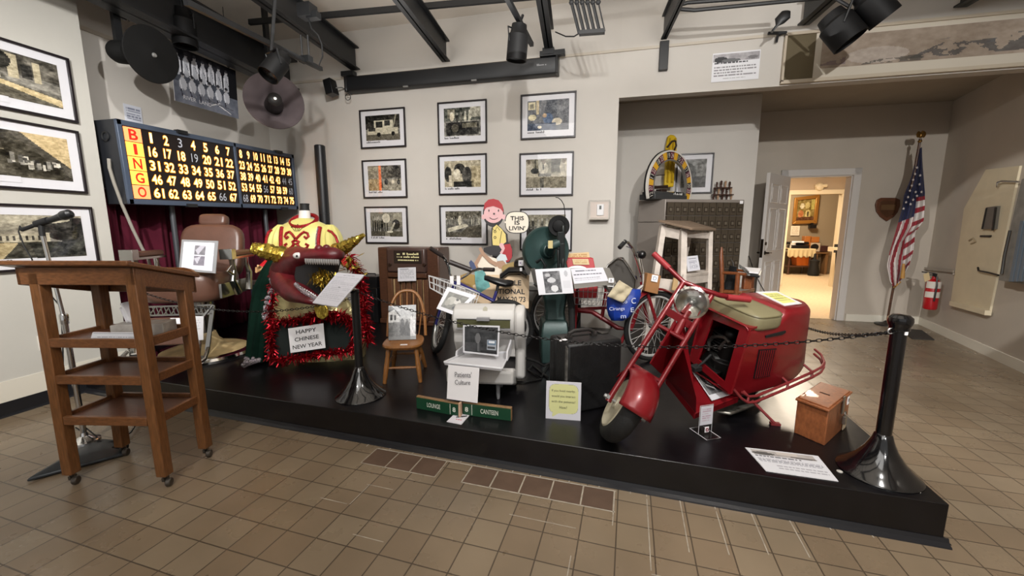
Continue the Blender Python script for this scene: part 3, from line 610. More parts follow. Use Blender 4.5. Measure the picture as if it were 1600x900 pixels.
# chain by the black horn
def chain_mb(pts, link=.022, r=.0028, wd=.006):
    """links along a polyline, alternately turned"""
    mb = MB(); pts = [V(p) for p in pts]; seg = [(pts[i+1]-pts[i]).length for i in range(len(pts)-1)]; L = sum(seg); n = int(L/(link*.8)); 
    def at(s):
        for i, d in enumerate(seg):
            if s <= d or i == len(seg)-1: return pts[i].lerp(pts[i+1], min(1, s/d)), (pts[i+1]-pts[i]).normalized()
            s -= d
    for k in range(n):
        c, d = at((k+.5)*L/n); x, y, _ = basis(d); w = x if k % 2 else y
        loop = [c+d*(link/2*math.cos(a))+w*(wd*math.sin(a)) for a in [2*PI*i/8 for i in range(8)]]
        mb.tube(loop, r, 4, closed=True)
    return mb
solo('hanging_chain', chain_mb([AD(196, 0, 3.2), AD(202, 33, 3.25)], .035, .004, .01), mat('chain_steel', '#8d8a84', .3, .9), 'short steel chain hanging above the black horn loudspeaker', 'chain')
# banner photograph of the ball team
p = Pic(90, 78, (70, 74, 84)); p.rect(0, 0, 1, .45, (34, 34, 40)); p.rect(0, .62, 1, 1, (110, 114, 126)); p.noise(8, 30, 61)
r = random.Random(9)
for i in range(7):
    x = .07+i*.125; h0 = .05+r.uniform(0, .05); p.ell(x, h0+.05, .022, .05, (170, 168, 170)); p.ell(x, h0+.015, .025, .03, (60, 60, 66)); p.ell(x, h0+.25, .055, .18, (176, 178, 186)); p.line(x-.03, h0+.15, x-.045, h0+.42, .014, (225, 226, 232)); p.line(x+.03, h0+.15, x+.045, h0+.42, .014, (225, 226, 232)); p.line(x, h0+.2, x+.03, h0+.3, .01, (90, 92, 100))
for i in range(6):
    x = .13+i*.135; y = .5; p.ell(x, y, .022, .05, (165, 163, 165)); p.ell(x, y-.035, .027, .03, (50, 50, 56)); p.ell(x, y+.15, .055, .12, (186, 188, 196)); p.line(x, y+.25, x+.05, y+.32, .025, (120, 122, 130)); p.line(x-.03, y+.25, x-.02, y+.36, .02, (60, 60, 70)); p.line(x-.04, y+.1, x-.02, y+.24, .012, (228, 230, 236))
p.rect(.86, .1, 1, .62, (26, 26, 30)); p.line(.62, .82, .86, .95, .012, (226, 226, 226)); p.line(.55, .88, .68, .8, .012, (226, 226, 226)); p.line(.45, .8, .9, .86, .02, (90, 92, 100))
a = AX(266, 68, -4.02); b = AX(366, 113, -4.02); c = AX(271, 160, -4.02); d = AX(373, 186, -4.02)
u = (b-a+d-c)/2; v = (c-a+d-b)/2; u.x = v.x = 0
t = sheet('banner_photo', 'hanging black and white banner photograph of a baseball team', 'banner', p, a, u, v, th=.006)
mb = MB(); un = u.normalized(); vn_ = -v.normalized(); text(mb, 'RIVER  LAND', a+u*.33+v*.885, un, vn_, h=.035, maxw=u.length*.42, off=.002); ob('hand_lettering', mb, mat('white_ink', '#d8d8dc', .6), t)
for s in (.12, .88):
    q = a+u*s; mb = MB(); mb.tube([q, q+V((0, 0, 3.605-q.z))], .003, 5); mb.torus(q+V((0, 0, .02)), (1, 0, 0), .015, .003, 12, 5); ob('hanging_wire', mb, BLACKM, t)
# tall black column in the corner behind the costume
q = AY(498, 226, 4.33)
mb = MB(); b_ = AY(507, 345, 4.33); mb.lathe((b_.x-.02, 4.36, ST), (0, 0, 1), [(.10, 0), (.10, .02), (.062, .03), (.062, q.z-ST-.01), (.05, q.z-ST)], 20); mb.torus((b_.x-.02, 4.36, 1.48), (0, 0, 1), .063, .004, 20, 5)
solo('column_speaker', mb, mat('black_tube', '#15161a', .4), 'tall slim black column standing in the left back corner', 'pole')
# ================================================================ LEFT FOREGROUND AND LEFT STAGE
R_ = _r.copy(); A_ = V((_f.x, _f.y, 0)).normalized(); Z_ = V((0, 0, 1))     # right, away, up
def D(px, py, d): return AD(px, py, d)
OAK = wood('oak_wood', '#744b2a', .35, .3, (9, 9, 1.2)); OAKH = wood('oak_rail_wood', '#71482a', .35, .3, (2, 9, 9))
SHELFW = wood('brown_shelf_board', '#5a3828', .4, .2, (3, 8, 8))
# --- lectern: a tall open stand on castors, desk sloping away
nl = G(100, 745, .05); nr = G(255, 748, .05); u = (nr-nl); Wl = u.length; u.normalize(); w = V((-u.y, u.x, 0)); 
LPn = lambda px, py: AP(px, py, nr, w)
zt = LPn(220, 420).z; zb = LPn(219, 446).z; DEP = .31
t = thing('lectern', 'open wooden lectern with three shelves on small castors, foreground left', 'lectern', (nl+u*Wl/2+w*DEP/2)*1)
t.location.z = 0; t['_w'] = tuple(t.location)
LP = lambda a, b, z: V((nl.x, nl.y, 0))+u*a+w*b+Z_*z
lg = .05
slope = .26
for (a, b) in ((0, 0), (Wl-lg, 0), (0, DEP-lg), (Wl-lg, DEP-lg)):
    mb = MB(); zt2 = zt-.02-slope*b; sx = -.012 if a == 0 else .012
    mb.loft([[LP(a+da+sx, b+db, .055) for da, db in ((0, 0), (lg, 0), (lg, lg), (0, lg))], [LP(a+da, b+db, zt2-(slope*db)) for da, db in ((0, 0), (lg, 0), (lg, lg), (0, lg))]]); ob('leg', mb, OAK, t, bevel=.004)
    c = LP(a+lg/2+sx, b+lg/2, 0); cs = MB(); cs.tube([c+Z_*.057, c+Z_*.04], .012, 8); cs.lathe(c+Z_*.021+u*.014-w*.011, u+w*.3, [(0, 0), (.018, 0), (.021, .004), (.021, .018), (.018, .022), (0, .022)], 16)
    cs.box(c+Z_*.034, (.014, .03, .02), (u, w, Z_)); ob('castor', cs, mat('castor_metal', '#5a544e', .35, .7), t)
# desk board: lip of the near edge, apron all round
mb = MB(); o1 = .035; th = .022
f0, f1 = -.035, DEP+.05
prof = [(a, f0) for a in (0,)]
def dz(b): return zt-slope*b
mb.loft([[LP(a, f0, dz(f0)+.008), LP(a, f1, dz(f1)+.008), LP(a, f1, dz(f1)+.032), LP(a, f0, dz(f0)+.032)] for a in (-o1-.07, Wl+o1*.3)]); ob('desk_board', mb, OAKH, t, bevel=.005)
mb = MB(); mb.loft([[LP(a, .0, zb), LP(a, .02, zb), LP(a, .02, dz(.02)+.006), LP(a, 0, dz(0)+.006)] for a in (-.055, Wl)])
for a in (-.055, Wl-.02): mb.loft([[LP(a2, 0, zb), LP(a2, DEP+.03, zb-slope*(DEP+.03)), LP(a2, DEP+.03, dz(DEP+.03)+.006), LP(a2, 0, dz(0)+.006)] for a2 in (a, a+.02)])
b0 = DEP+.01; mb.loft([[LP(a, b0, zb-slope*b0), LP(a, b0+.02, zb-slope*b0), LP(a, b0+.02, dz(b0)+.004), LP(a, b0, dz(b0)+.004)] for a in (-.055, Wl)]); ob('apron', mb, OAKH, t, bevel=.003)
mb = MB(); a0, a1 = -.09, Wl+.008; zz = dz(f1)
mb.loft([[LP(a, f1-.03, zz+.03), LP(a, f1-.008, zz+.03), LP(a, f1-.008, zz+h), LP(a, f1-.03, zz+h+.006)] for a, h in ((a0, .034), (a0+.03, .055), (a0+.06, .062), (a1-.06, .062), (a1-.03, .055), (a1, .034))]); ob('book_stop', mb, OAKH, t, bevel=.003)
zs = [LPn(222, 545).z, LPn(235, 603).z, LPn(242, 667).z]
for k, z in enumerate(zs):
    mb = MB(); mb.box(LP(Wl/2, DEP/2, z+.02), (Wl-.02, DEP-.02, .012), (u, w, Z_)); ob('shelf', mb, SHELFW, t)
    mb = MB(); hh = .045
    mb.box(LP(Wl/2, .012, z+hh/2), (Wl-2*lg+.01, .02, hh), (u, w, Z_)); mb.box(LP(Wl/2, DEP-.012, z+hh/2), (Wl-2*lg+.01, .02, hh), (u, w, Z_))
    for a in (.014, Wl-.014): mb.box(LP(a, DEP/2, z+hh/2), (.02, DEP-2*lg+.01, hh), (u, w, Z_))
    ob('shelf_rail', mb, OAKH, t, bevel=.003)
# on its top shelf: a flat printed card and a tissue box
z1 = zs[0]+.027
p = Pic(60, 12, (205, 205, 210)); p.lines(.12, .55, .9, .8, 1, (110, 110, 116), 3, .1); p.rect(.02, .1, .98, .16, (150, 150, 155)); p.rect(.02, .86, .98, .9, (150, 150, 155))
mb = MB(); ca = LPn(120, 519); a_ = (ca-LP(0, 0, 0)).dot(u); cl_ = .27
t = thing('name_plate', 'long white printed card standing on the lectern top shelf', 'card', LP(a_+cl_/2, .06, z1))
mb.loft([[LP(a, .052, z1), LP(a, .095, z1), LP(a, .072, z1+.034), LP(a, .068, z1+.034)] for a in (a_, a_+cl_)]); ob('folded_card', mb, PAPER, t)
canvas('printed_face', p, LP(a_, .0675, z1+.034), u*cl_, LP(0, .0515, z1)-LP(0, .0675, z1+.034), t)
t = thing('tissue_box', 'grey tissue box with a white tissue, on the lectern top shelf', 'tissue box', LP(Wl*.66, DEP*.62, z1))
mb = MB(); tu = (u+w*.25).normalized(); tw = V((-tu.y, tu.x, 0)); tc = LP(Wl*.68, DEP*.58, z1); mb.box(tc+Z_*.03, (.23, .115, .06), (tu, tw, Z_)); ob('box', mb, mat('tissue_box_card', '#a9a39c', .6, noise=.2, nscale=20), t, bevel=.003)
mb = MB()
def tf(a, b): 
    ang = (a-.5)*2.6; h = b*.11; return tc+Z_*(.06+h*(.6+.4*math.cos(ang)))+tu*(math.sin(ang)*.05*(1-b*.2)-.03-b*.03)+tw*(.012*math.sin(a*14)*(1+b))
mb.grid(tf, 16, 6); ob('tissue', mb, mat('tissue_paper', '#e9e7ea', .8), t, solid=.001)
# --- microphone stand behind the lectern
bc = G(135, 700); t = thing('microphone_stand', 'microphone on a chrome stand with dark base, behind the lectern', 'microphone stand', bc)
mb = MB(); pts = [G(42, 755), G(200, 712), G(185, 692), G(150, 690)]
ctr = (pts[0]+pts[1]+pts[3])/3
mb.loft([[V(q)+Z_*.004 for q in pts], [V(q)+Z_*.022 for q in pts], [ctr.lerp(V(q), .45)+Z_*.05 for q in pts]]); ob('base', mb, mat('hammered_grey', '#35383b', .4, .5, noise=.2, nscale=20), t, bevel=.006)
mb = MB(); bx = V((bc.x, bc.y, 0)); mb.lathe(bx+Z_*.04, Z_, [(.07, 0), (.068, .012), (.04, .025), (.02, .04), (.015, .06)], 20)
ptop = AP(66, 366, bx, A_); mb.tube([bx+Z_*.05, V((bx.x, bx.y, .78))], .014, 12); mb.lathe((bx.x, bx.y, .76), Z_, [(.019, 0), (.02, .02), (.02, .05), (.016, .06)], 14); tilt = (ptop-V((bx.x, bx.y, .78)))
mb.tube([(bx.x, bx.y, .78), V((bx.x, bx.y, .78))+tilt], .0095, 12); ob('pole', mb, CHROME, t)
q = AP(64, 348, bx, A_); e0 = AP(54, 352, bx, A_); e1 = AP(112, 333, bx, A_)
mb = MB(); mb.tube([ptop-Z_*.01, ptop+Z_*.02, q], [.013, .013, .012], 10); mb.tube([q-(e1-e0)*.12, q+(e1-e0)*.2], .019, 12); ob('clip', mb, BLACKM, t)
mb = MB(); dm = (e1-e0); mb.tube([e0, e0+dm*.6, e0+dm*.74, e0+dm*.76, e0+dm*.8, e0+dm*.95, e1], [.012, .017, .02, .024, .026, .024, .012], 16); mic = ob('microphone', mb, mat('mic_body', '#1a1b1d', .35), t)
mb = MB(); mb.tube([e0, e0-dm*.35-Z_*.002], .010, 10); ob('plug', mb, BLACKM, t)
mb = MB(); k = [(31, 353), (29, 362), (38, 385), (50, 405), (62, 440), (95, 480), (98, 530), (100, 640)]; mb.tube([e0-dm*.34]+[AP(x, y, bx, A_) for x, y in k]+[bx+V((.05, .03, .06))], .0035, 6); ob('cable', mb, RUBBER, t)
mb = MB(); mb.tube([G(118, 668, .1), G(135, 678, .06), G(160, 692, .035), G(185, 690, .03), G(205, 675, .02), G(215, 660, .02)], .004, 6); mb.tube([G(176, 701, .03), G(200, 697, .03)], .013, 8); solo('floor_cable', mb, RUBBER, 'thin black cable looping over the floor under the lectern', 'cable')

# --- stanchion with the tilted sign (left) and the corner stanchion (right)
def stanchion_base(mb, c, R, h, r=.026):
    mb.lathe(c, Z_, [(R, 0), (R, .006), (R*.97, .012), (R*.80, h*.16), (R*.58, h*.36), (R*.38, h*.62), (R*.26, h*.86), (r+.004, h), (r, h+.004), (0, h+.004)], 40)
GLB = mat('gloss_black', '#0c0c0e', .12, coat=.5)
sb = G(557, 622, ST); c1 = V((sb.x, sb.y+.05, ST))
t = thing('sign_stanchion', 'black stanchion holding a tilted white text panel, front left of stage', 'stanchion', c1)
mb = MB(); stanchion_base(mb, c1, .165, .2); ob('base', mb, GLB, t)
mb = MB(); zt1 = AP(549, 452, c1, A_).z; mb.lathe(c1, Z_, [(.026, .19), (.026, zt1-ST), (.0, zt1-ST)], 20); ob('post', mb, mat('satin_black', '#101012', .35), t)
mb = MB(); tl = D(527, 426, 2.52); tr = D(569.5, 429.5, 2.50); br = D(526.5, 479.5, 2.28); bl = D(488.5, 473, 2.3)
n_ = (tr-tl).cross(bl-tl).normalized(); d_ = br-EYEP; br = EYEP+d_*((tl-EYEP).dot(n_)/d_.dot(n_)); mb.prism([tl, tr, br, bl], n_*-.006 if n_.z > 0 else n_*.006); sh = ob('backing_panel', mb, mat('pale_acrylic_edge', '#c9c9cc', .25), t)
p = Pic(44, 60, (196, 195, 202)); p.lines(.3, .06, .7, .1, 1, (120, 120, 130), 2); p.lines(.06, .14, .94, .9, 14, (172, 172, 180), 5, .6); 
nn = -n_ if n_.z < 0 else n_
canvas('printed_face', p, tl, tr-tl, bl-tl, t, quad=[q+nn*.001 for q in (tl, tr, br, bl)])
mb = MB(); mb.tube([V((c1.x, c1.y, zt1-.01)), (tl+tr+bl+br)/4-nn*.01], .018, 10); ob('bracket', mb, GLB, t)
sb = G(1376, 742, ST); c2s = V((sb.x, sb.y+.02, ST))
t = thing('corner_stanchion', 'glossy black stanchion with a ball top at the stage corner', 'stanchion', c2s)
mb = MB(); stanchion_base(mb, c2s, .155, .19, .029); ob('base', mb, GLB, t)
top2 = AP(1397, 491, c2s, A_).z; mb = MB(); H2 = top2-ST
mb.lathe(c2s, Z_, [(.029, .18), (.029, H2-.075)], 20); ob('post', mb, GLB, t)
mb = MB(); mb.lathe(c2s, Z_, [(.03, H2-.075), (.036, H2-.07), (.036, H2-.055), (.041, H2-.045), (.044, H2-.03), (.042, H2-.014), (.03, H2-.003), (0, H2)], 24); ob('ball_cap', mb, GLB, t)
mb = MB(); q = c2s+Z_*(H2-.075); mb.torus(q-R_*.036, A_, .012, .003, 12, 5); ob('chain_ring', mb, GREYM, t)
mb = MB(); mb.box(q-A_*.033, (.012, .004, .02), (R_, A_, Z_)); ob('white_tag', mb, PAPER, t)
# chain between them, sagging, and the one leading left
ck = [(549, 462, 2.42), (580, 466, 2.36), (640, 487, 2.3), (690, 503, 2.25), (745, 517, 2.2), (800, 527, 2.15), (860, 540, 2.0), (940, 547, 1.9), (1020, 551, 1.85), (1100, 552, 1.82), (1180, 548, 1.8), (1260, 541, 1.8), (1320, 533, 1.8), (1380, 521, 1.76)]
pA = V((c1.x, c1.y, zt1-.02))+R_*.028; pB = c2s+Z_*(H2-.08)-R_*.03
def cat_pts(a, b, sag, n=40): return [a.lerp(b, i/n)-Z_*(sag*4*(i/n)*(1-i/n)) for i in range(n+1)]
CHN = mat('black_chain_steel', '#1d1b1b', .4, .6)
solo('barrier_chain', chain_mb(cat_pts(pA, pB, .19), .027, .0023, .0072), CHN, 'thin black chain sagging between the two stanchions', 'chain')
pC = AX(232, 492, -3.9); solo('barrier_chain', chain_mb(cat_pts(V((c1.x, c1.y, zt1-.06))-R_*.028, V((-4.045, 2.3, .98)), .2), .027, .0023, .0072), CHN, 'thin black chain from the sign stanchion to the left wall', 'chain')
pD = V((1.56, 4.4, .75)); mbc = chain_mb(cat_pts(pB+R_*.0, V((1.75, 5.6, .95)), .32), .027, .0023, .0072); solo('barrier_chain', mbc, CHN, 'thin black chain from the corner stanchion back past the scooter', 'chain')

# --- barber chair
LEATH = mat('brown_leather', '#593d31', .38, noise=.12, nscale=10, bump=.08, bscale=60); NICK = mat('worn_chrome', '#b9b8b4', .22, 1)
bO = G(322, 552, ST); fdir = (A_*-.985+R_*.17).normalized(); bx_ = V((-fdir.y, fdir.x, 0)); by_ = -fdir       # right, back
t = thing('barber_chair', 'old brown leather barber chair with chrome arms behind the lectern', 'chair', bO)
B = lambda a, b, z: bO+bx_*a+by_*b+Z_*z
mb = MB(); mb.lathe(bO, Z_, [(.40, 0), (.405, .02), (.39, .04), (.36, .045)], 40); ob('base_rim', mb, CHROME, t)
mb = MB(); mb.lathe(bO, Z_, [(.365, .03), (.30, .055), (.16, .09), (.11, .14), (.09, .2), (0, .2)], 36); ob('base', mb, mat('worn_beige_enamel', '#b09a70', .45, noise=.3, nscale=9), t)
mb = MB(); mb.lathe(B(0, 0, .15), Z_, [(.075, 0), (.075, .28), (.10, .3), (.10, .36), (0, .36)], 20); ob('pedestal', mb, NICK, t)
def cushion(c, d, ax, r=.05): 
    mb = MB(); c = V(c); secs = []; n = 7
    ew, ed, eh = d[0]/2, d[1]/2, d[2]/2
    for i in range(n+1):
        a = -PI/2+PI*i/n; k = math.cos(a); y = math.sin(a)
        sec = []; hw = ew-r*(1-k); hd = ed-r*(1-k)
        for j in range(28):
            th_ = 2*PI*j/28; cx = math.copysign(abs(math.cos(th_))**.45, math.cos(th_)); sy_ = math.copysign(abs(math.sin(th_))**.45, math.sin(th_))
            sec.append(c+ax[0]*(hw*cx)+ax[1]*(hd*sy_)+ax[2]*(math.copysign(abs(y)**.5, y)*eh))
        secs.append(sec)
    mb.loft(secs); return mb
ax3 = (bx_, by_, Z_)
ob('seat', cushion(B(0, -.05, .635), (.56, .56, .24), ax3, .04), LEATH, t)
bt_ = V(by_*.97+Z_*.22).normalized(); bup = V(Z_*.97-by_*-.22).normalized()
bdir = (Z_*.965+by_*.26).normalized(); bnr = (by_*.965-Z_*.26).normalized()
ob('backrest', cushion(B(0, .29, .90), (.52, .52, .12), (bx_, bdir, bnr), .04), LEATH, t)
hr = B(0, .37, 1.19); ob('headrest', cushion(hr, (.235, .12, .10), (bx_, bdir, bnr), .03), LEATH, t)
mb = MB(); mb.box(hr-bdir*.07, (.24, .015, .08), (bx_, bdir, bnr)); mb.tube([hr-bdir*.075, hr-bdir*.15], .018, 10); mb.ball(hr-bdir*.09, .03, 10); ob('headrest_bracket', mb, NICK, t)
for sd in (-1, 1):
    x = sd*.36
    mb = MB(); mb.box(B(x, -.02, .905), (.075, .36, .05), ax3); ob('armrest_pad', mb, LEATH, t, bevel=.015)
    mb = MB(); mb.box(B(x, -.2, .905), (.095, .07, .085), ax3); mb.box(B(x, -.02, .872), (.085, .37, .02), ax3)
    mb.tube([B(x, -.15, .87), B(x, -.13, .76), B(x, -.17, .68), B(x, -.09, .56)], [.022, .02, .026, .03], 10); mb.tube([B(x, .1, .87), B(x, .1, .8), B(x, .14, .72), B(x, .1, .56)], [.022, .018, .024, .03], 10)
    mb.tube([B(x, -.16, .73), B(x, -.24, .77), B(x+sd*.02, -.2, .81)], [.016, .012, .008], 8); mb.box(B(sd*.30, 0, .6), (.02, .5, .12), ax3); ob('arm_bracket', mb, NICK, t, bevel=.004)
# leg rest: pierced casting, side rails, pad, foot plate
lr0 = B(0, -.34, .50); lr1 = B(0, -.47, .10); ld = (lr1-lr0).normalized(); ln = bx_.cross(ld)
mb = MB()
for k in range(-9, 10): mb.bar(lr0+bx_*(k*.028-.012)+ld*.005, lr0+bx_*(k*.028+.012)+ld*.065, .006, .008, ln); 
for k in range(-5, 6): mb.bar(lr0+bx_*(k*.05+.015)+ld*.005, lr0+bx_*(k*.05-.015)+ld*.065, .006, .008, ln)
for z in (0, .07): mb.bar(lr0-bx_*.28+ld*z, lr0+bx_*.28+ld*z, .014, .012, ln)
ob('pierced_bracket', mb, NICK, t)
for sd in (-1, 1):
    mb = MB(); mb.tube([lr0+bx_*sd*.28, lr0+bx_*sd*.2+ld*.12, lr0+bx_*sd*.2+ld*.3, lr1+bx_*sd*.2], .014, 8); mb.bar(lr0+bx_*sd*.28, lr0+bx_*sd*.26+ld*.36, .03, .012, ln); ob('leg_rest_rail', mb, NICK, t)

mb = MB(); mb.box(lr0+ld*.2+ln*-.01, (.36, .03, .22), (bx_, ln, ld)); ob('leg_rest_pad', mb, LEATH, t, bevel=.01)
mb = MB(); mb.box(lr1-by_*.07, (.5, .2, .02), ax3); mb.tube([lr1+bx_*.26-by_*.17-Z_*.01, lr1+bx_*.3-by_*.1+Z_*.02, lr1+bx_*.28+Z_*.08], .015, 8); mb.tube([lr1-bx_*.26-by_*.17-Z_*.01, lr1-bx_*.3-by_*.1+Z_*.02, lr1-bx_*.28+Z_*.08], .015, 8); ob('foot_plate', mb, NICK, t, bevel=.004)
mb = MB(); mb.tube([B(.44, .1, .42), B(.47, .0, .30), B(.44, -.04, .26)], .014, 8); ob('lever', mb, NICK, t)
# photograph in a plastic sleeve propped on the seat, and paper cards on the foot rest
p = Pic(40, 50, (206, 206, 216)); p.rect(.38, .12, .72, .46, (120, 118, 124)); p.rect(.38, .5, .72, .84, (124, 120, 130)); p.noise(12, 18, 5); p.poly([(.4, .3), (.55, .12), (.72, .12), (.5, .45)], (178, 176, 186)); p.poly([(.38, .6), (.6, .5), (.5, .8)], (182, 180, 190)); p.rect(.8, .02, .86, .12, (245, 245, 248)); p.ell(.85, .09, .03, .06, (250, 250, 250))
tl, tr, br, bl = D(288, 378, 3.30), D(336, 380, 3.26), D(332, 424, 3.16), D(284, 420, 3.2)
t = thing('photo_sleeve', 'two small photos in a plastic sleeve propped on the barber chair', 'photo', (bl+br)/2)
mb = MB(); g = (tr-tl)*.09; e = (bl-tl)*.09; nrm = (tr-tl).cross(tl-bl).normalized(); mb.prism([tl-g-e, tr+g-e, br+g+e*.7, bl-g+e*.7], -nrm*.006); ob('sleeve', mb, mat('grey_sleeve', '#8c8d8f', .15), t)
canvas('photo', p, tl, tr-tl, bl-tl, t, print_mat('glossy_print', .2), quad=[q+nrm*.004 for q in (tl, tr, br, bl)])
def card(name, label, cat, tl, tr, br, bl, pic=None, m=None, th=.004, group=None, pm=None, parts='sheet'):
    tl, tr, br, bl = map(V, (tl, tr, br, bl)); nrm = (tr-tl).cross(tl-bl).normalized(); d_ = br-EYEP; br = EYEP+d_*((tl-EYEP).dot(nrm)/d_.dot(nrm)); t = thing(name, label, cat, (bl+br)/2, group)
    mb = MB(); mb.prism([tl, tr, br, bl], -nrm*th); ob(parts, mb, m or PAPER, t)
    if pic is not None: canvas('printed_face', pic, tl, tr-tl, bl-tl, t, pm, quad=[q+nrm*.0008 for q in (tl, tr, br, bl)])
    return t, nrm
p = Pic(16, 20, (222, 222, 226)); p.lines(.2, .15, .8, .6, 4, (190, 190, 196), 3)
card('paper_card', 'blank white card leaning on the barber chair leg rest, right of the lectern post', 'card', D(297, 494, 3.05), D(317.5, 494, 3.02), D(317, 531, 2.98), D(297, 533, 3.0), p)
p = Pic(20, 12, (222, 222, 226))
card('paper_card', 'blank white card seen between the lectern posts, by the tissue box', 'card', D(266, 497, 3.08), D(288, 497, 3.06), D(288, 506, 3.04), D(266, 506, 3.06), p)
# --- low step with a studded metal top behind the chair, and blue grey crate
o = AY(352, 467, 3.55); e = AY(400, 452, 3.75)
mb = MB(); sx0, sx1, sy0, sy1, sz = -3.72, -3.08, 3.45, 3.8, .74
t = thing('metal_step', 'blue grey cabinet with a studded metal top between barber chair and costume', 'cabinet', (-3.3, 3.6, ST))
q0 = D(340, 478, 3.9); q1 = D(408, 459, 4.1)
mb = MB(); mb.bb((sx0, sy0, ST), (sx1, sy1, sz-.04)); ob('body', mb, mat('blue_grey_cabinet', '#323c48', .5), t, bevel=.005)
mb = MB(); mb.bb((sx0-.01, sy0-.02, sz-.04), (sx1+.01, sy1, sz))
for i in range(15):
    for j in range(5): mb.box((sx0+.04+i*.04, sy0+.02+j*.07, sz), (.022, .035, .006))
ob('studded_top', mb, mat('studded_steel', '#9a958a', .35, .8), t)

t = thing('wall_outlet', 'small white outlet plate low on the left pier wall', 'outlet', AX(62, 546, -4.049))
mb = MB(); a = AX(57, 525, -4.05); c = AX(66, 547, -4.05); mb.bb((-4.05, a.y, c.z), (-4.044, a.y+.075, a.z)); ob('plate', mb, WHITE, t, bevel=.002)
for f in (.3, .7): mb = MB(); mb.bb((-4.0445, a.y+.022, c.z+(a.z-c.z)*f-.014), (-4.0425, a.y+.053, c.z+(a.z-c.z)*f+.014)); ob('socket', mb, mat('socket_grey', '#8c8780', .5), t)
t = thing('power_strip', 'white power strip with cords on the stage behind the lectern', 'power strip', G(200, 552, ST))
mb = MB(); a, b_ = G(188, 553, ST+.02), G(222, 549, ST+.02); mb.bar(a, b_, .06, .035); ob('housing', mb, WHITE, t, bevel=.006)
for k in range(3): mb = MB(); p0 = a.lerp(b_, .2+.3*k)+Z_*.02; mb.tube([p0, p0-R_*.08+Z_*.03, p0-R_*.22+Z_*(.01+.01*k)-A_*.05*k, G(165-k*5, 556+k*3, ST+.006)], .006, 6); ob('cord', mb, WHITE, t)
# ================================================================ COSTUME AND DRAGON
def ellring(c, rx, ry, ax, n=20): return [V(c)+ax[0]*(rx*math.cos(2*PI*k/n))+ax[1]*(ry*math.sin(2*PI*k/n)) for k in range(n)]
CAMAX = (R_, A_, Z_)
YEL = mat('yellow_satin', '#d0c878', .4, sheen=.1, noise=.1, nscale=6); REDT = mat('red_sequin', '#9c1420', .25, .4, noise=.4, nscale=60, bump=.6, bscale=200)
GOLDF = mat('gold_foil', '#c8ad4a', .22, .9, noise=.2, nscale=14, bump=.9, bscale=26); GOLDL = mat('gold_lame', '#cbbf8e', .33, .75, noise=.2, nscale=9, bump=1, bscale=24)
SILV = mat('silver_sequin', '#b8b0b8', .2, .9, noise=.5, nscale=90, bump=1, bscale=180); GREENV = mat('dark_green_velvet', '#081d15', .9, noise=.25, nscale=6, spec=.08)
TINS = mat('red_tinsel', '#a01020', .22, .75); DRED = mat('dragon_red_paint', '#591019', .4, noise=.5, nscale=9, bump=.4, bscale=16)
def tinsel(pts, r, n, seed=1, w=.007):
    mb = MB(); rr = random.Random(seed); pts = [V(p) for p in pts]; seg = [(pts[i+1]-pts[i]).length for i in range(len(pts)-1)]; L = sum(seg)
    for k in range(n):
        s = rr.uniform(0, L); i = 0
        while i < len(seg)-1 and s > seg[i]: s -= seg[i]; i += 1
        c = pts[i].lerp(pts[i+1], min(1, s/seg[i])); d = V((rr.gauss(0, 1), rr.gauss(0, 1), rr.gauss(0, 1))).normalized(); x, y, _ = basis(d)
        l = r*rr.uniform(.6, 1.3); e = c+d*l; s1 = x*w*.5*math.cos(k)+y*w*.5*math.sin(k)
        mid = c+d*l*.5+V((0, 0, .15*l)); mb.quad(c-s1, c+s1, mid+s1, mid-s1); mb.quad(mid-s1, mid+s1, e+s1*.6-V((0, 0, .1*l)), e-s1*.6-V((0, 0, .1*l)))
    return mb
DM = 3.98
t = thing('costume_mannequin', 'headless mannequin in a yellow puff sleeved costume with red sequin scrolls', 'mannequin', (lambda q: V((q.x, q.y, ST)))(D(476, 430, DM)))
sk = lambda py: (D(476, py, DM))
torso = [(341, 10, 9), (345, 20, 13), (350, 31, 17), (358, 39, 20), (372, 40, 23), (392, 38, 24), (412, 36, 23), (432, 36, 22), (470, 42, 22), (500, 44, 18)]
px2 = DM/FPX
mb = MB(); mb.loft([ellring(sk(py), rx*px2, ry*px2, CAMAX, 28) for py, rx, ry in torso]); ob('bodice', mb, YEL, t)
mb = MB(); mb.loft([ellring(sk(py), rx*px2, rx*px2*.9, CAMAX) for py, rx in ((357, 11), (347, 9.5), (336, 8.5), (329, 8))]); ob('neck', mb, mat('white_mannequin', '#d9d4cf', .5), t)
mb = MB(); mb.loft([ellring(sk(py), rx*px2, rx*px2, CAMAX) for py, rx in ((329, 7.5), (327, 6.8), (321, 6.5), (318.5, 7), (318, 6))]); ob('neck_cap', mb, BLACKM, t)
def on_torso(px, py, off=.006):
    for i in range(len(torso)-1):
        if torso[i][0] <= py <= torso[i+1][0]:
            k = (py-torso[i][0])/(torso[i+1][0]-torso[i][0]); rx = torso[i][1]+k*(torso[i+1][1]-torso[i][1]); ry = torso[i][2]+k*(torso[i+1][2]-torso[i][2]); break
    x = max(-.98, min(.98, (px-476)/rx)); return D(px, py, DM)-A_*(ry*px2*math.sqrt(1-x*x)+off)
mb = MB(); mb.tube([on_torso(448+.5*i, 347+i*8, .012) for i in range(1, 10)], .018, 8); ob('sequin_band', mb, REDT, t)
mb = MB(); mb.tube([on_torso(506-.2*i, 347+i*8, .012) for i in range(1, 10)], .022, 8); ob('sequin_band', mb, REDT, t)
mb = MB(); mb.tube([on_torso(505-.2*i, 348+i*8, .034) for i in range(1, 10)], .007, 6); ob('silver_band', mb, SILV, t)
mb = MB()
def scroll(cx, cy, s, pts):
    mb.tube([on_torso(cx+s*x, cy+y, .007) for x, y in pts], .0125, 6)
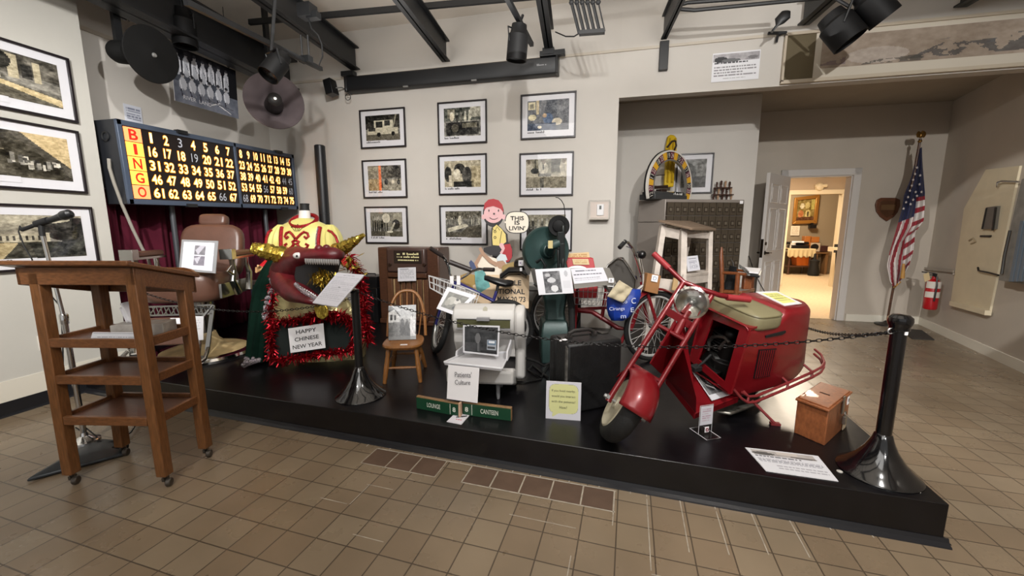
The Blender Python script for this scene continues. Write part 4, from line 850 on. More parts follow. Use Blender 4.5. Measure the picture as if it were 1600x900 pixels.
for s in (-1, 1):
    scroll(475, 372, s, [(1, 0), (6, -6), (11, -10), (16, -8), (18, -3), (15, 0), (12, -3)])
    scroll(475, 372, s, [(0, 2), (5, 5), (2, 9)])
    scroll(475, 381, s, [(1, -2), (6, 4), (11, 7), (16, 5), (18, 1), (14, -1)])
ob('sequin_scroll', mb, REDT, t)
mb = MB()
for k in range(-2, 3): mb.tube([on_torso(475+k*1.5, 361, .004), on_torso(475+k*4.5, 351.5+abs(k)*1.6, .004)], .003, 5); mb.ball(on_torso(475+k*4.5, 351.5+abs(k)*1.6, .006), .008, 6)
ob('beaded_fan', mb, mat('dark_beads', '#5a4520', .3, .5), t)
mb = MB(); mb.torus(sk(345)-A_*.015, (Z_*.85-A_*.5).normalized(), 19*px2, .021, 28, 8); ob('collar', mb, REDT, t)
for s, cx, cy in ((-1, 433, 374), (1, 522, 374)):
    mb = MB(); c0 = D(cx, cy, DM+.03); a = 2*PI
    secs = []
    for i in range(9):
        k = i/8; py = cy-23+k*46; half = (15.5*math.sin(PI*min(1, k*.86+.03))**.62+2); xx = cx+s*(k*5-7)
        ring = []
        for j in range(24):
            th_ = 2*PI*j/24; g = 1+.09*math.sin(th_*11); ring.append(D(xx, py, DM+.03)+R_*(half*px2*g*math.cos(th_))+A_*(half*px2*.95*g*math.sin(th_)))
        secs.append(ring)
    mb.loft(secs); ob('puff_sleeve', mb, YEL, t)
    mb = MB(); q = D(cx+s*-2, cy+24, DM+.03); mb.torus(q, Z_, .05, .02, 20, 6); ob('sleeve_cuff', mb, REDT, t)
    mb = MB()
    f = lambda x, y, o=.098: D(cx+x, cy+y, DM+.03)-A_*o
    sgn = s
    mb.tube([f(s*1, -15, .078), f(s*6, -11, .082), f(s*9, -3, .082), f(s*10.5, 6, .08), f(s*8, 14, .085), f(s*3, 17, .09), f(s*0, 13, .095), f(s*3, 11, .095)] if s < 0 else [f(-4, -14, .08), f(2, -12, .088), f(8, -5, .085), f(11, 4, .078), f(10, 13, .08), f(5, 16, .088), f(5, 11, .09)], .0125, 6); ob('sleeve_scroll', mb, REDT, t)
for s, k in ((-1, [(442, 398), (432, 405), (418, 412), (408, 419)]), (1, [(520, 398), (534, 405), (546, 414), (552, 420)])):
    mb = MB(); dd_ = [DM-.02, DM-.15, DM-.28, DM-.34]; mb.tube([D(x, y, d) for (x, y), d in zip(k, dd_)], [.06, .05, .04, .03], 12); ob('red_sleeve', mb, mat('red_satin', '#b01522', .35), t)
    mb = MB(); x, y = k[-1]; mb.ball(D(x+s*2, y+1, DM-.36), (.035, .03, .025), 10); 
    for q in range(4): mb.tube([D(x+s*2, y+1+q*1.5-2, DM-.37), D(x+s*8, y+3+q*2-3, DM-.42)], .009, 6)
    mb.tube([D(x+s*1, y-2, DM-.38), D(x+s*5, y-4, DM-.43)], .009, 6); ob('hand', mb, mat('mannequin_hand', '#c49a6c', .5), t)
# dark green cape with sequin edge
mb = MB(); lf = [(428, 395), (412, 420), (398, 450), (391, 490), (387, 530), (384, 566)]; rt_ = [(452, 398), (446, 420), (432, 450), (424, 490), (416, 530), (412, 564)]
def cape(u, v):
    i = min(4, int(v*5)); k = v*5-i; a = V((lf[i][0]*(1-k)+lf[i+1][0]*k, lf[i][1]*(1-k)+lf[i+1][1]*k, 0)); b = V((rt_[i][0]*(1-k)+rt_[i+1][0]*k, rt_[i][1]*(1-k)+rt_[i+1][1]*k, 0))
    p = a.lerp(b, u); return D(p.x, p.y, 3.52-.24*v)+A_*(.06*math.cos(u*PI*2)*(.3+v)+.03*math.sin(u*22)*v)
secs = []
for i in range(21):
    v = i/20; a = cape(0, v); b = cape(1, v); c = (a+b)/2; hw = (b-a).length/2+.02; ring = []
    for j in range(40):
        th_ = 2*PI*j/40; g = 1+.10*math.sin(th_*9+v*2)*(.3+v); ring.append(c+R_*(hw*g*math.cos(th_))+A_*(.13*g*(.5+.5*v)*math.sin(th_)))
    secs.append(ring)
mb.loft(secs)
t = thing('green_cape', 'dark green velvet cape with silver sequin hem, left of the dragon', 'cape', (lambda q: V((q.x, q.y, ST)))(D(398, 560, 3.4)))
ob('cloth', mb, GREENV, t)
mb = MB(); mb.tube([cape(1, i/14)-A_*.02 for i in range(15)], .022, 7); mb.tube([cape(i/10, 1)+Z_*.015-A_*.02 for i in range(11)], .022, 7)
r = random.Random(3)
for i in range(34): q = cape(1, r.random())-A_*.035; mb.ball(q+R_*r.uniform(-.02, .02), r.uniform(.012, .02), 6)
for i in range(24): q = cape(r.uniform(0, 1), 1)+Z_*r.uniform(.0, .05)-A_*.03; mb.ball(q, r.uniform(.01, .02), 6)
ob('sequin_hem', mb, SILV, t)

# dragon: gold draped body, tinsel trim, black front panel, painted head
DD = 3.28
gd = G(488, 552, ST); t = thing('dragon', 'parade dragon with open red jaws, gold horns and gold foil body', 'dragon figure', gd)
secs = []
for py, cx, rx, ry, d in ((545, 494, 76, 28, 3.5), (530, 494, 76, 28, 3.5), (510, 492, 72, 30, 3.48), (485, 489, 64, 30, 3.46), (460, 484, 52, 28, 3.46), (440, 478, 44, 30, 3.48), (420, 474, 38, 26, 3.48), (405, 472, 30, 20, 3.49)):
    ring = []; k = d/FPX
    for j in range(40):
        th_ = 2*PI*j/40; g = 1+.04*math.sin(th_*7+py)+.03*math.sin(th_*13+py*.2); ring.append(D(cx, py, d)+R_*(rx*k*g*math.cos(th_))+A_*(ry*k*g*math.sin(th_)))
    secs.append(ring)
z0 = min(p.z for p in secs[0]); secs[0] = [V((p.x, p.y, ST)) for p in secs[0]]
mb = MB(); mb.loft(secs); ob('gold_body', mb, GOLDL, t)
# black front panel with rounded corners
fp = [(423, 512), (430, 506), (536, 499), (548, 505), (551, 540), (543, 549), (432, 561), (422, 556)]
mb = MB(); q = [D(x, y, 3.24+(x-420)*.0006-(y-500)*.0005) for x, y in fp]; mb.prism(q, A_*.10); ob('front_panel', mb, mat('dark_green_felt', '#101a17', .85), t, bevel=.004)
edge = [(424, 560), (423, 535), (423, 512), (432, 503), (470, 500), (510, 497), (540, 496), (553, 506), (556, 530), (548, 549), (510, 553), (470, 559), (434, 564)]
mb = tinsel([D(x, y, 3.2+(x-420)*.0006-(y-500)*.0005) for x, y in edge]+[D(424, 560, 3.17)], .052, 1800, 2, .009)
edge2 = [(452, 396), (440, 410), (432, 430), (426, 455), (424, 480), (424, 505)]
mb2 = tinsel([D(x, y, 3.22) for x, y in edge2], .06, 500, 3, .009); mb.add(mb2.v, mb2.f)
edge3 = [(545, 400), (558, 425), (566, 455), (570, 490), (572, 520), (576, 536)]
mb2 = tinsel([D(x, y, 3.36) for x, y in edge3], .07, 750, 4, .009); mb.add(mb2.v, mb2.f)
mb2 = tinsel([D(480, 497, 3.2), D(500, 490, 3.2), D(535, 492, 3.2), D(562, 520, 3.25), D(556, 545, 3.22)], .06, 500, 5, .009); mb.add(mb2.v, mb2.f)
o = ob('tinsel_trim', mb, TINS, t, recalc=False); o['kind'] = 'stuff'
mb = MB()
r = random.Random(8)
for x, y in ((437, 425), (433, 440), (428, 455), (425, 470), (422, 485), (420, 497)): 
    for k in range(5): mb.ball(D(x-6+r.uniform(-3, 3), y+r.uniform(-6, 6), 3.2), r.uniform(.012, .022), 6)
ob('sequin_border', mb, SILV, t)
# head
def hsec(px, py, d, rx, ry, lean=0): 
    k = d/FPX; a1 = (R_*math.cos(lean)+Z_*math.sin(lean)); a2 = (Z_*math.cos(lean)-R_*math.sin(lean)); return [D(px, py, d)+a1*(rx*k*math.cos(2*PI*j/24))+a2*(ry*k*math.sin(2*PI*j/24)) for j in range(24)]
def hring(c, axis, r1, r2): x, y, _ = basis(axis); return ellring(c, r1, r2, (x, y), 24)
ups = [((446, 430), 3.34, .12, .15), ((454, 416), 3.2, .12, .145), ((467, 405), 3.07, .10, .105), ((478, 400), 3.0, .085, .06), ((490, 398), 2.96, .075, .046), ((505, 397), 2.92, .08, .05), ((520, 397.5), 2.89, .075, .052), ((530, 400), 2.87, .055, .042), ((533, 402), 2.865, .015, .012)]
pts = [D(*a, d) for a, d, _, _ in ups]
mb = MB(); secs = []
for i, (a, d, r1, r2) in enumerate(ups):
    ax = (pts[min(i+1, len(pts)-1)]-pts[max(i-1, 0)]).normalized(); sidev = ax.cross(Z_).normalized(); upv = sidev.cross(ax); secs.append(ellring(pts[i], r1, r2, (sidev, upv), 24))
mb.loft(secs)
for s in (-1, 1): mb.ball(pts[5]+Z_*.04+(pts[6]-pts[4]).cross(Z_).normalized()*s*.035, .03, 10)
ob('upper_jaw', mb, DRED, t, sharp=80)
los = [((446, 430), 3.3, .12, .13), ((452, 442), 3.18, .12, .125), ((461, 454), 3.05, .10, .095), ((475, 462), 2.95, .08, .058), ((490, 469), 2.88, .065, .035), ((499, 473), 2.85, .03, .018)]
lpts = [D(*a, d) for a, d, _, _ in los]; mb = MB(); secs = []
for i, (a, d, r1, r2) in enumerate(los):
    ax = (lpts[min(i+1, len(lpts)-1)]-lpts[max(i-1, 0)]).normalized(); sidev = ax.cross(Z_).normalized(); upv = sidev.cross(ax); secs.append(ellring(lpts[i], r1, r2, (sidev, upv), 24))
mb.loft(secs); ob('lower_jaw', mb, DRED, t, sharp=80)
mb = MB(); mb.prism([D(*q_, 2.99) for q_ in ((463, 413), (480, 404), (512, 402), (527, 406), (521, 428), (508, 452), (497, 468), (480, 462), (466, 452), (460, 432))], A_*.08); ob('mouth_lining', mb, mat('mouth_black', '#0a0607', .7), t)
mb = MB()
for i in range(15):
    px = 478+i*3.6; q = D(px, 406.5+.1*i, 2.885-i*.006); mb.lathe(q-Z_*.0, -Z_, [(.0085, -.012), (.0085, .012), (.004, .028), (0, .032)], 8)
ob('upper_teeth', mb, mat('silver_teeth', '#c9c6c4', .25, .7), t)
mb = MB()
for i in range(8):
    px = 470+i*3.3; q = D(px, 451+i*1.9, 2.9-i*.006); mb.lathe(q, Z_, [(.008, -.01), (.008, .008), (0, .022)], 7)
ob('lower_teeth', mb, mat('silver_teeth', '#c9c6c4', .25, .7), t)
mb = MB(); mb.tube([D(x, y, d) for x, y, d in ((462, 444, 2.93), (470, 452, 2.89), (480, 459, 2.865), (491, 465, 2.845), (498, 470, 2.835))], .016, 7); ob('glitter_lip', mb, SILV, t)
gb = MB(); r = random.Random(11)
for k in range(160):
    c = D(503+r.gauss(0, 7), 430+r.gauss(0, 5), 2.93); d = (R_*r.gauss(0, .6)-Z_*r.uniform(.0, 1)-A_*r.uniform(-.3, .6)).normalized(); x, y, _ = basis(d); l = r.uniform(.04, .09); s1 = x*.005
    gb.quad(c-s1, c+s1, c+d*l+s1, c+d*l-s1)
ob('gold_beard', gb, GOLDF, t, recalc=False)
for px, py, d, r_ in ((466, 399.5, 2.93, .036), (500, 388, 2.93, .024)):
    mb = MB(); mb.ball(D(px, py, d), (r_*1.1, r_*.7, r_*.7), 14, CAMAX); e = ob('eye', mb, mat('eye_white', '#d6d2cf', .25), t)
    mb = MB(); mb.ball(D(px+.5, py+.3, d)-A_*r_*.62, (r_*.24, r_*.2, r_*.24), 10, CAMAX); ob('pupil', mb, BLACKM, e)
def crumple(path, rad_, seed):
    rr = random.Random(seed); mb = MB(); secs = []; n = 26; P_ = [V(p) for p in path]
    for i in range(n+1):
        k = i/n*(len(P_)-1); j = min(int(k), len(P_)-2); c = P_[j].lerp(P_[j+1], k-j); r0 = rad_[j]*(1-(k-j))+rad_[j+1]*(k-j); ax = (P_[-1]-P_[0]).normalized(); x, y, _ = basis(ax)
        secs.append([c+x*(r0*(1+rr.uniform(-.16, .16))*math.cos(2*PI*q/14))+y*(r0*(1+rr.uniform(-.16, .16))*math.sin(2*PI*q/14)) for q in range(14)])
    mb.loft(secs); return mb
ob('horn', crumple([D(468, 408, 3.18), D(440, 399, 3.1), D(412, 392, 3.04), D(392, 386, 3.0)], [.065, .068, .058, .036], 1), GOLDF, t, sharp=12)
ob('horn', crumple([D(505, 402, 3.1), D(528, 392, 3.06), D(550, 379, 3.02), D(569, 367, 2.99)], [.06, .055, .04, .014], 2), GOLDF, t, sharp=12)
mb = MB(); tg = [(493, 466), (503, 470), (512, 482), (512, 494), (504, 500), (495, 496), (490, 482)]; mb.prism([D(x, y, 2.98) for x, y in tg], A_*.02); ob('foil_tongue', mb, GOLDF, t, bevel=.006)
mb = MB(); r = random.Random(12)
for k in range(14): 
    c = D(548+r.gauss(0, 8), 415+r.gauss(0, 10), 3.2); d = V((r.gauss(0, 1), r.gauss(0, 1), r.gauss(0, 1))).normalized(); x, y, _ = basis(d); l = .05
    mb.add([c, c+d*l+x*.03, c+d*l*1.5, c+d*l-x*.03], [(0, 1, 2, 3)])
ob('foil_bow', mb, GOLDF, t, solid=.002)
# its paper sign
a, b_, c, d = D(450, 513.5, 3.19), D(505, 505, 3.21), D(508.5, 543.5, 3.19), D(454, 551.5, 3.17)
t, nrm = card('festival_sign', 'white paper sign in black capitals on the front of the dragon', 'sign', a, b_, c, d)
mb = MB(); x = (b_-a+c-d).normalized(); y = (a-d+b_-c).normalized(); cc = (a+b_+c+d)/4; h_ = ((a-d).length)
for i, (s, wk) in enumerate((('HAPPY', .62), ('CHINESE', .74), ('NEW YEAR', .9))): text(mb, s, cc+y*h_*(.3-.3*i)+nrm*.0015, x, y, h=h_*.16, w=(b_-a).length*wk*.92, bold=.012)
ob('lettering', mb, INK, t)

# ================================================================ RADIO, CHILD'S CHAIR
WALN = wood('walnut_veneer', '#4a2f22', .35, .25, (2, 2, 10)); WALL2 = wood('walnut_panel', '#5a3c2b', .35, .2, (2, 10, 10))
yf = 4.1; xl = AY(590, 440, yf).x; xr = AY(685, 440, yf).x; ztp = AY(630, 387, yf).z
rw = xr-xl; t = thing('console_radio', 'tall brown wooden console radio against the back wall', 'radio', ((xl+xr)/2, yf+.15, ST))
X_ = V((1, 0, 0)); F_ = V((0, -1, 0))
RP = lambda px, py, o=0: V((AY(px, py, yf).x, yf-o, AY(px, py, yf).z))
mb = MB(); mb.bb((xl, yf+.03, ST), (xr, yf+.34, ztp)); mb.bb((xl-.012, yf+.02, ST), (xr+.012, yf+.35, ST+.06)); ob('cabinet', mb, WALN, t, bevel=.012)
ca = RP(605, 389); cb = RP(669, 500)
mb = MB(); mb.bb((ca.x, yf-.03, RP(605, 425).z), (cb.x, yf+.05, ztp-.005)); ob('dial_panel', mb, mat('dial_panel_wood', '#45332e', .3, coat=.3), t, bevel=.02)
mb = MB(); mb.bb((ca.x, yf-.015, RP(605, 430).z-.02), (cb.x, yf+.05, RP(605, 425).z+.0)); ob('moulding', mb, WALN, t, bevel=.006)
mb = MB(); mb.bb((ca.x, yf-.012, ST+.06), (cb.x, yf+.05, ST+.11)); ob('moulding', mb, WALN, t, bevel=.006)
gl = RP(607, 436); gr = RP(668, 495)
mb = MB(); mb.bb((gl.x, yf+.026, ST+.1), (gr.x, yf+.032, gl.z)); ob('speaker_cloth', mb, mat('radio_cloth', '#a58a63', .8, noise=.2, nscale=30), t)
xs = [607, 614.5, 619, 626, 629, 634.5, 637, 643, 645.5, 651, 654, 660, 663, 670]
for k in range(0, 14, 2):
    a = RP(xs[k], 470).x; b = RP(xs[k+1], 470).x; mb = MB(); mb.bb((a, yf-.01, ST+.11), (b, yf+.03, gl.z+.005)); ob('grille_slat', mb, WALL2, t, bevel=.004)
da, db = RP(617, 391), RP(661, 412)
mb = MB(); mb.bb((da.x, yf-.034, db.z), (db.x, yf-.028, da.z)); dial = ob('dial', mb, mat('dial_face', '#2b2320', .2), t, bevel=.003)
mb = MB()
for i, zf in enumerate((.28, .5, .74)): ticks(mb, V(((da.x+db.x)/2, yf-.035, da.z-(da.z-db.z)*zf)), X_, Z_, (db.x-da.x)*.75, (da.z-db.z)*.16, 30+i)
ob('dial_scale', mb, mat('dial_cream', '#d8cf9e', .4, emit=.15), t)
for px in (612, 665):
    mb = MB(); mb.lathe(RP(px, 413, .03), F_, [(.019, 0), (.017, .02), (0, .022)], 14); ob('knob', mb, mat('brown_knob', '#2a1a14', .3), t)
p = Pic(28, 24, (210, 209, 214)); p.lines(.1, .15, .9, .85, 8, (150, 150, 156), 4, .5); p.rect(.1, .08, .6, .13, (90, 90, 96))
card('paper_notice', 'small white notice taped to the front of the console radio', 'notice', RP(624.5, 418, .04), RP(652, 417, .04), RP(653, 438, .045), RP(625, 439, .045), p)
# black equipment cases left of the radio
mb = MB(); q0 = AY(566, 430, 4.25); mb.bb((xl-.36, 4.12, ST), (xl-.03, 4.42, ST+.42)); mb.bb((xl-.34, 4.14, ST+.421), (xl-.04, 4.40, q0.z)); 
t = thing('amplifier_cases', 'black equipment cases stacked between dragon and radio', 'case', (xl-.2, 4.27, ST))
mb = MB(); mb.bb((xl-.36, 4.12, ST), (xl-.03, 4.42, ST+.42)); mb.box((xl-.2, 4.118, ST+.2), (.24, .008, .3)); ob('lower_case', mb, BLACK, t, bevel=.008)
mb = MB(); mb.bb((xl-.34, 4.14, ST+.421), (xl-.04, 4.40, q0.z)); mb.tube([(xl-.25, 4.27, q0.z), (xl-.25, 4.27, q0.z+.02), (xl-.13, 4.27, q0.z+.02), (xl-.13, 4.27, q0.z)], .008, 6); ob('upper_case', mb, BLACK, t, bevel=.01)

# child's hoop back Windsor chair
CW = wood('honey_chair_wood', '#8a5a2c', .32, .25, (8, 8, 2), .3)
fl_, fr_ = G(598, 600, ST), G(660, 596, ST); u = (fr_-fl_); wl = u.length; u.normalize(); w = V((-u.y, u.x, 0)); u = (u*.6+R_*.4).normalized(); w = V((-u.y, u.x, 0)); o = (fl_+fr_)/2
wl = wl*.95; CP = lambda a, b, z: o+u*a+w*b+Z_*z
hs = AP(630, 541, o-w*.02, w).z-ST
t = thing('child_chair', "child's honey wood hoop back Windsor chair with a photo on its seat", 'chair', o+w*.14)
mb = MB(); secs = []
for zz, k in ((hs-.03, .93), (hs-.012, 1.0), (hs, .985), (hs+.004, .9)):
    secs.append([CP(wl*.52*k*math.copysign(abs(math.cos(2*PI*j/32))**.6, math.cos(2*PI*j/32))*(1.05-.1*math.sin(2*PI*j/32)), .14+.17*k*math.copysign(abs(math.sin(2*PI*j/32))**.7, math.sin(2*PI*j/32)), zz) for j in range(32)])
mb.loft(secs); ob('seat', mb, CW, t)
lt = {}
for a, b, aa, bb in ((-1, 0, -.36, .04), (1, 0, .36, .04), (-1, 1, -.30, .25), (1, 1, .30, .25)):
    p0 = CP(a*wl*.48, b*.33-.005, 0); p1 = CP(aa*wl, bb, hs-.02); mb = MB(); mb.tube([p0, p0.lerp(p1, .2), p0.lerp(p1, .5), p0.lerp(p1, .75), p0.lerp(p1, .85), p1], [.014, .017, .019, .015, .018, .012], 12); ob('leg', mb, CW, t); lt[(a, b)] = (p0, p1)
for (k1, k2, f) in (((-1, 0), (1, 0), .42), ((-1, 1), (1, 1), .5), ((-1, 0), (-1, 1), .48), ((1, 0), (1, 1), .48)):
    mb = MB(); p0 = lt[k1][0].lerp(lt[k1][1], f); p1 = lt[k2][0].lerp(lt[k2][1], f); mb.tube([p0, (p0+p1)/2, p1], [.007, .011, .007], 8); ob('stretcher', mb, CW, t)
ph = AP(630, 456, o+w*.30, w).z-ST; hb_ = (ph-hs)
hoop = []
for i in range(25):
    th_ = PI*i/24; c_ = math.cos(th_); s_ = math.sin(th_); hoop.append(CP(-wl*.54*math.copysign(abs(c_)**.75, c_), .26+.10*(s_), hs+hb_*(s_**.85)*1.0))
mb = MB(); mb.tube(hoop, .0125, 10); ob('hoop_back', mb, CW, t)
for k in (-2, -1, 0, 1, 2):
    p0 = CP(k*.045, .275, hs); i = min(hoop, key=lambda q: abs((q-o).dot(u)-k*.06)-(q.z > ST+hs+.2)*.5); mb = MB(); mb.tube([p0, i], .006, 8); ob('spindle', mb, CW, t)
p = Pic(48, 60, (150, 150, 150)); p.grad(0, .4, (150, 152, 155), (175, 176, 178)); p.poly([(0, .18), (.22, .1), (.4, .32), (.4, .48), (0, .5)], (198, 198, 198)); p.poly([(0, .02), (.1, 0), (.45, .3), (.4, .33), (.2, .12), (0, .2)], (60, 60, 62)); p.rect(.06, .26, .14, .44, (60, 60, 62)); p.rect(.2, .28, .27, .44, (70, 70, 72)); p.grad(.5, 1, (110, 110, 110), (75, 75, 75)); p.ell(.5, .48, .06, .09, (70, 70, 72)); p.ell(.5, .68, .09, .2, (48, 48, 50)); p.ell(.68, .5, .05, .09, (90, 90, 92)); p.ell(.68, .72, .1, .25, (60, 60, 62)); p.ell(.88, .62, .1, .36, (205, 205, 206)); p.ell(.88, .3, .04, .05, (120, 120, 122)); p.rect(.8, .85, 1, 1, (190, 190, 190)); p.noise(16, 40, 7); p.rect(0, .9, 1, 1, (110, 112, 112), .7)
zc = hs+ST+.006; q = lambda px, py, dd_: AP(px, py, CP(0, dd_, 0), w)
card('photo_print', 'black and white photo of people by a house, leaning on the small chair', 'photo', q(607, 478, .22), q(650, 476, .22), q(650, 530, .12), q(607, 531.5, .12), p, pm=print_mat('glossy_print', .2))
mb = MB(); mb.box(CP(.02, .0, hs+.006), (.05, .022, .002), (u, w, Z_)); solo('small_tag', mb, PAPER, 'tiny white tag on the front edge of the small chair seat', 'tag')
# ================================================================ CENTRE OF THE STAGE
def bike_wheel(parent, c, axle, R, tyre_r=.022, spokes=28, tyre_m=None, rim_m=None, name='wheel'):
    c = V(c); axle = V(axle).normalized(); x, y, a = basis(axle)
    mb = MB(); mb.torus(c, axle, R-tyre_r, tyre_r, 48, 10); w_ = ob('wheel_tyre', mb, tyre_m or RUBBER, parent)
    mb = MB(); mb.torus(c, axle, R-tyre_r*2.2, tyre_r*.62, 48, 6); ob('rim', mb, rim_m or mat('bright_rim', '#c4c4c2', .35, .4), w_)
    mb = MB(); mb.lathe(c-axle*.045, axle, [(.009, 0), (.024, .004), (.024, .008), (.014, .012), (.014, .078), (.024, .082), (.024, .086), (.009, .09)], 16); ob('hub', mb, CHROME, w_)
    mb = MB()
    for k in range(spokes):
        th_ = 2*PI*k/spokes; s = 1 if k % 2 else -1; th2 = th_+s*.5
        mb.tube([c+axle*s*.036+(x*math.cos(th2)+y*math.sin(th2))*.024, c+(x*math.cos(th_)+y*math.sin(th_))*(R-tyre_r*2.1)], .0019, 4)
    o = ob('spoke_set', mb, mat('bright_rim', '#c4c4c2', .35, .4), w_); return w_
# --- purple bicycle with white basket
PURP = mat('purple_bike_paint', '#2c2a6e', .3, .3, coat=.4)
fw_c = D(689, 498, 3.58); fup = (R_*.30+Z_*.95).normalized(); fax = (R_*.9-Z_*.29+A_*.32).normalized(); fax = (fax-fup*fax.dot(fup)).normalized()
rw_c = D(790, 513, 3.5); rw_c.z = ST+.255; fw_c.z = ST+.25
t = thing('bicycle', 'purple bicycle with white wire front basket, behind the white machine', 'bicycle', (fw_c+rw_c)/2-Z_*((fw_c+rw_c)/2).z+Z_*ST)
bike_wheel(t, fw_c, fax, .255, .025); bike_wheel(t, rw_c, (A_*.97+R_*.2).normalized(), .255, .025)
hd = D(712, 440, 3.58); hd2 = D(706, 458, 3.58); bb = D(757, 512, 3.52); st_ = D(771, 470, 3.5)
mb = MB(); mb.tube([hd, hd2], .02, 10); mb.tube([hd2, bb], .019, 10); mb.tube([hd, st_], .016, 10); mb.tube([bb, D(776, 455, 3.5)], .015, 10); mb.tube([bb, rw_c+A_*.06], .01, 8); mb.tube([st_, rw_c+A_*.06], .01, 8); mb.tube([bb, rw_c-A_*.06], .01, 8); mb.tube([st_, rw_c-A_*.06], .01, 8); ob('frame', mb, PURP, t)
mb = MB()
for s in (-1, 1): mb.tube([fw_c+fax*.05*s, fw_c+fax*.05*s+fup*.27, hd2+fax*.03*s], .012, 8)
mb.tube([hd2-fax*.05, hd2+fax*.05], .014, 8); ob('fork', mb, PURP, t)
mb = MB(); k = [(690, 399, 3.35), (696, 406, 3.38), (701, 416, 3.45), (703, 428, 3.52), (708, 438, 3.56), (716, 438, 3.56), (727, 431, 3.5), (738, 424, 3.46), (748, 420, 3.42), (758, 421, 3.38)]
mb.tube([D(*q) for q in k], .012, 10); mb.tube([hd, D(711, 430, 3.57)], .012, 8); ob('handlebar', mb, CHROME, t)
for a, b_ in (((672, 387.5, 3.28), (691, 400, 3.35)), ((756, 421, 3.39), (772, 421.5, 3.35))): mb = MB(); mb.tube([D(*a), D(*b_)], .018, 10); ob('grip', mb, mat('brown_black_grip', '#2a2220', .5), t)
mb = MB(); mb.tube([D(702, 409, 3.44), D(736, 422, 3.46)], .022, 10); ob('crossbar_pad', mb, mat('brown_black_grip', '#2a2220', .5), t)
mb = MB(); sp = [(757, 434, 3.44, .045, .02), (762, 435, 3.46, .05, .026), (770, 438, 3.48, .045, .03), (780, 441, 3.5, .055, .035), (790, 443, 3.52, .08, .035), (799, 443, 3.54, .07, .03), (803, 442.5, 3.55, .03, .02)]
mb.loft([ellring(D(x, y, d), a, b_, (A_, Z_), 16) for x, y, d, a, b_ in sp]); mb.tube([D(778, 445, 3.5), D(776, 458, 3.5)], .014, 8); ob('saddle', mb, mat('black_saddle', '#111113', .4), t)
BASKW = mat('white_wire', '#cfcfcf', .4, .2)
mb = MB(); tp = [D(670, 431, 3.4), D(727, 452, 3.32), D(749, 459, 3.5), D(700, 438, 3.6)]; bt = [D(672, 450, 3.38), D(722, 478, 3.32), D(742, 478, 3.48), D(698, 462, 3.58)]
for loop, rr_ in ((tp, .006), ([a.lerp(b_, .5) for a, b_ in zip(tp, bt)], .004), (bt, .005)): mb.tube(loop, rr_, 6, closed=True)
for i in range(4):
    for k in range(7 if i % 2 == 0 else 5):
        f = k/(7 if i % 2 == 0 else 5); mb.tube([tp[i].lerp(tp[(i+1) % 4], f), bt[i].lerp(bt[(i+1) % 4], f)], .003, 5)
for k in range(1, 7): mb.tube([bt[0].lerp(bt[1], k/7), bt[3].lerp(bt[2], k/7)], .003, 5)
ob('wire_basket', mb, BASKW, t)
for x in (706, 716.5): mb = MB(); c = D(x, 438, 3.42); mb.box(c, (.03, .012, .075), (R_, A_, Z_)); ob('cable_tag', mb, PAPER, t)
p = Pic(44, 36, (208, 208, 214)); p.rect(.14, .17, .86, .86, (110, 110, 104)); p.noise(9, 30, 3, (.14, .17, .86, .86)); p.ell(.4, .5, .18, .18, (170, 168, 160)); p.ell(.62, .48, .13, .11, (190, 188, 182)); p.ell(.66, .74, .06, .07, (60, 60, 62)); p.ell(.58, .4, .05, .05, (60, 60, 60)); p.ell(.3, .62, .1, .14, (150, 148, 140))
card('photo_print', 'white bordered animal photo hung on the bicycle basket', 'photo', D(699, 448, 3.22), D(745, 462, 3.22), D(711, 493, 3.18), D(682, 482, 3.18), p, pm=print_mat('glossy_print', .2))
# --- painted plywood cutouts and the hand lettered board
def cut(parent, name, pts, d, m, off=0, th=.004):
    mb = MB(); q = [D(x, y, d)-A_*off for x, y in pts]; mb.prism(q, A_*th); return ob(name, mb, m, parent)
def arc(cx, cy, rx, ry, a0=0, a1=360, n=24): return [(cx+rx*math.cos(rad(a0+(a1-a0)*i/n)), cy+ry*math.sin(rad(a0+(a1-a0)*i/n))) for i in range(n if a1-a0 == 360 else n+1)]
SGW0 = wood('stake_wood', '#8a6a48', .5, .2)
PK = mat('painted_pink', '#dcaeb0', .6); CR_ = mat('painted_red', '#a51a26', .6); CY = mat('painted_yellow', '#dcc878', .6); CK = mat('painted_black', '#171316', .6); CWt = mat('painted_cream', '#e2d8c8', .6)
d0 = 4.0; foot = D(783, 470, d0)
t = thing('painted_cutout', 'flat painted plywood figure in red cap and yellow shirt, standing against the wall', 'cutout', (foot.x, foot.y, ST))
outer = arc(771, 333, 16.5, 22)
body = [(768, 356), (776, 349), (785, 358), (793, 366), (794, 378), (800, 386), (801, 400), (796, 410), (788, 412), (785, 440), (783, 478), (772, 478), (770, 440), (770, 412), (768, 384), (767, 370)]
mb = MB(); q = D(778, 440, d0); mb.bb((q.x-.02, q.y+.015, ST), (q.x+.02, q.y+.035, q.z+.1)); ob('support_stake', mb, SGW0, t)
cut(t, 'outline_board', outer, d0, CK, 0, .012); cut(t, 'outline_board', body, d0, CK, 0, .012)
cut(t, 'face', arc(771, 334, 15, 14.5), d0, PK, .004)
cut(t, 'ear', arc(755.5, 339, 3.2, 4), d0, PK, .003); cut(t, 'ear', arc(787, 339, 3.2, 4), d0, PK, .003)
cut(t, 'cap', [(756, 328), (757, 318), (763, 312), (771, 310.5), (779, 313), (785, 320), (787, 332), (782, 326), (771, 322), (761, 324)], d0, CR_, .007)
fm = MB()
for x in (764, 779): fm.prism([D(a, b_, d0)-A_*.006 for a, b_ in arc(x, 329, .9, 2, n=10)], -A_*.002)
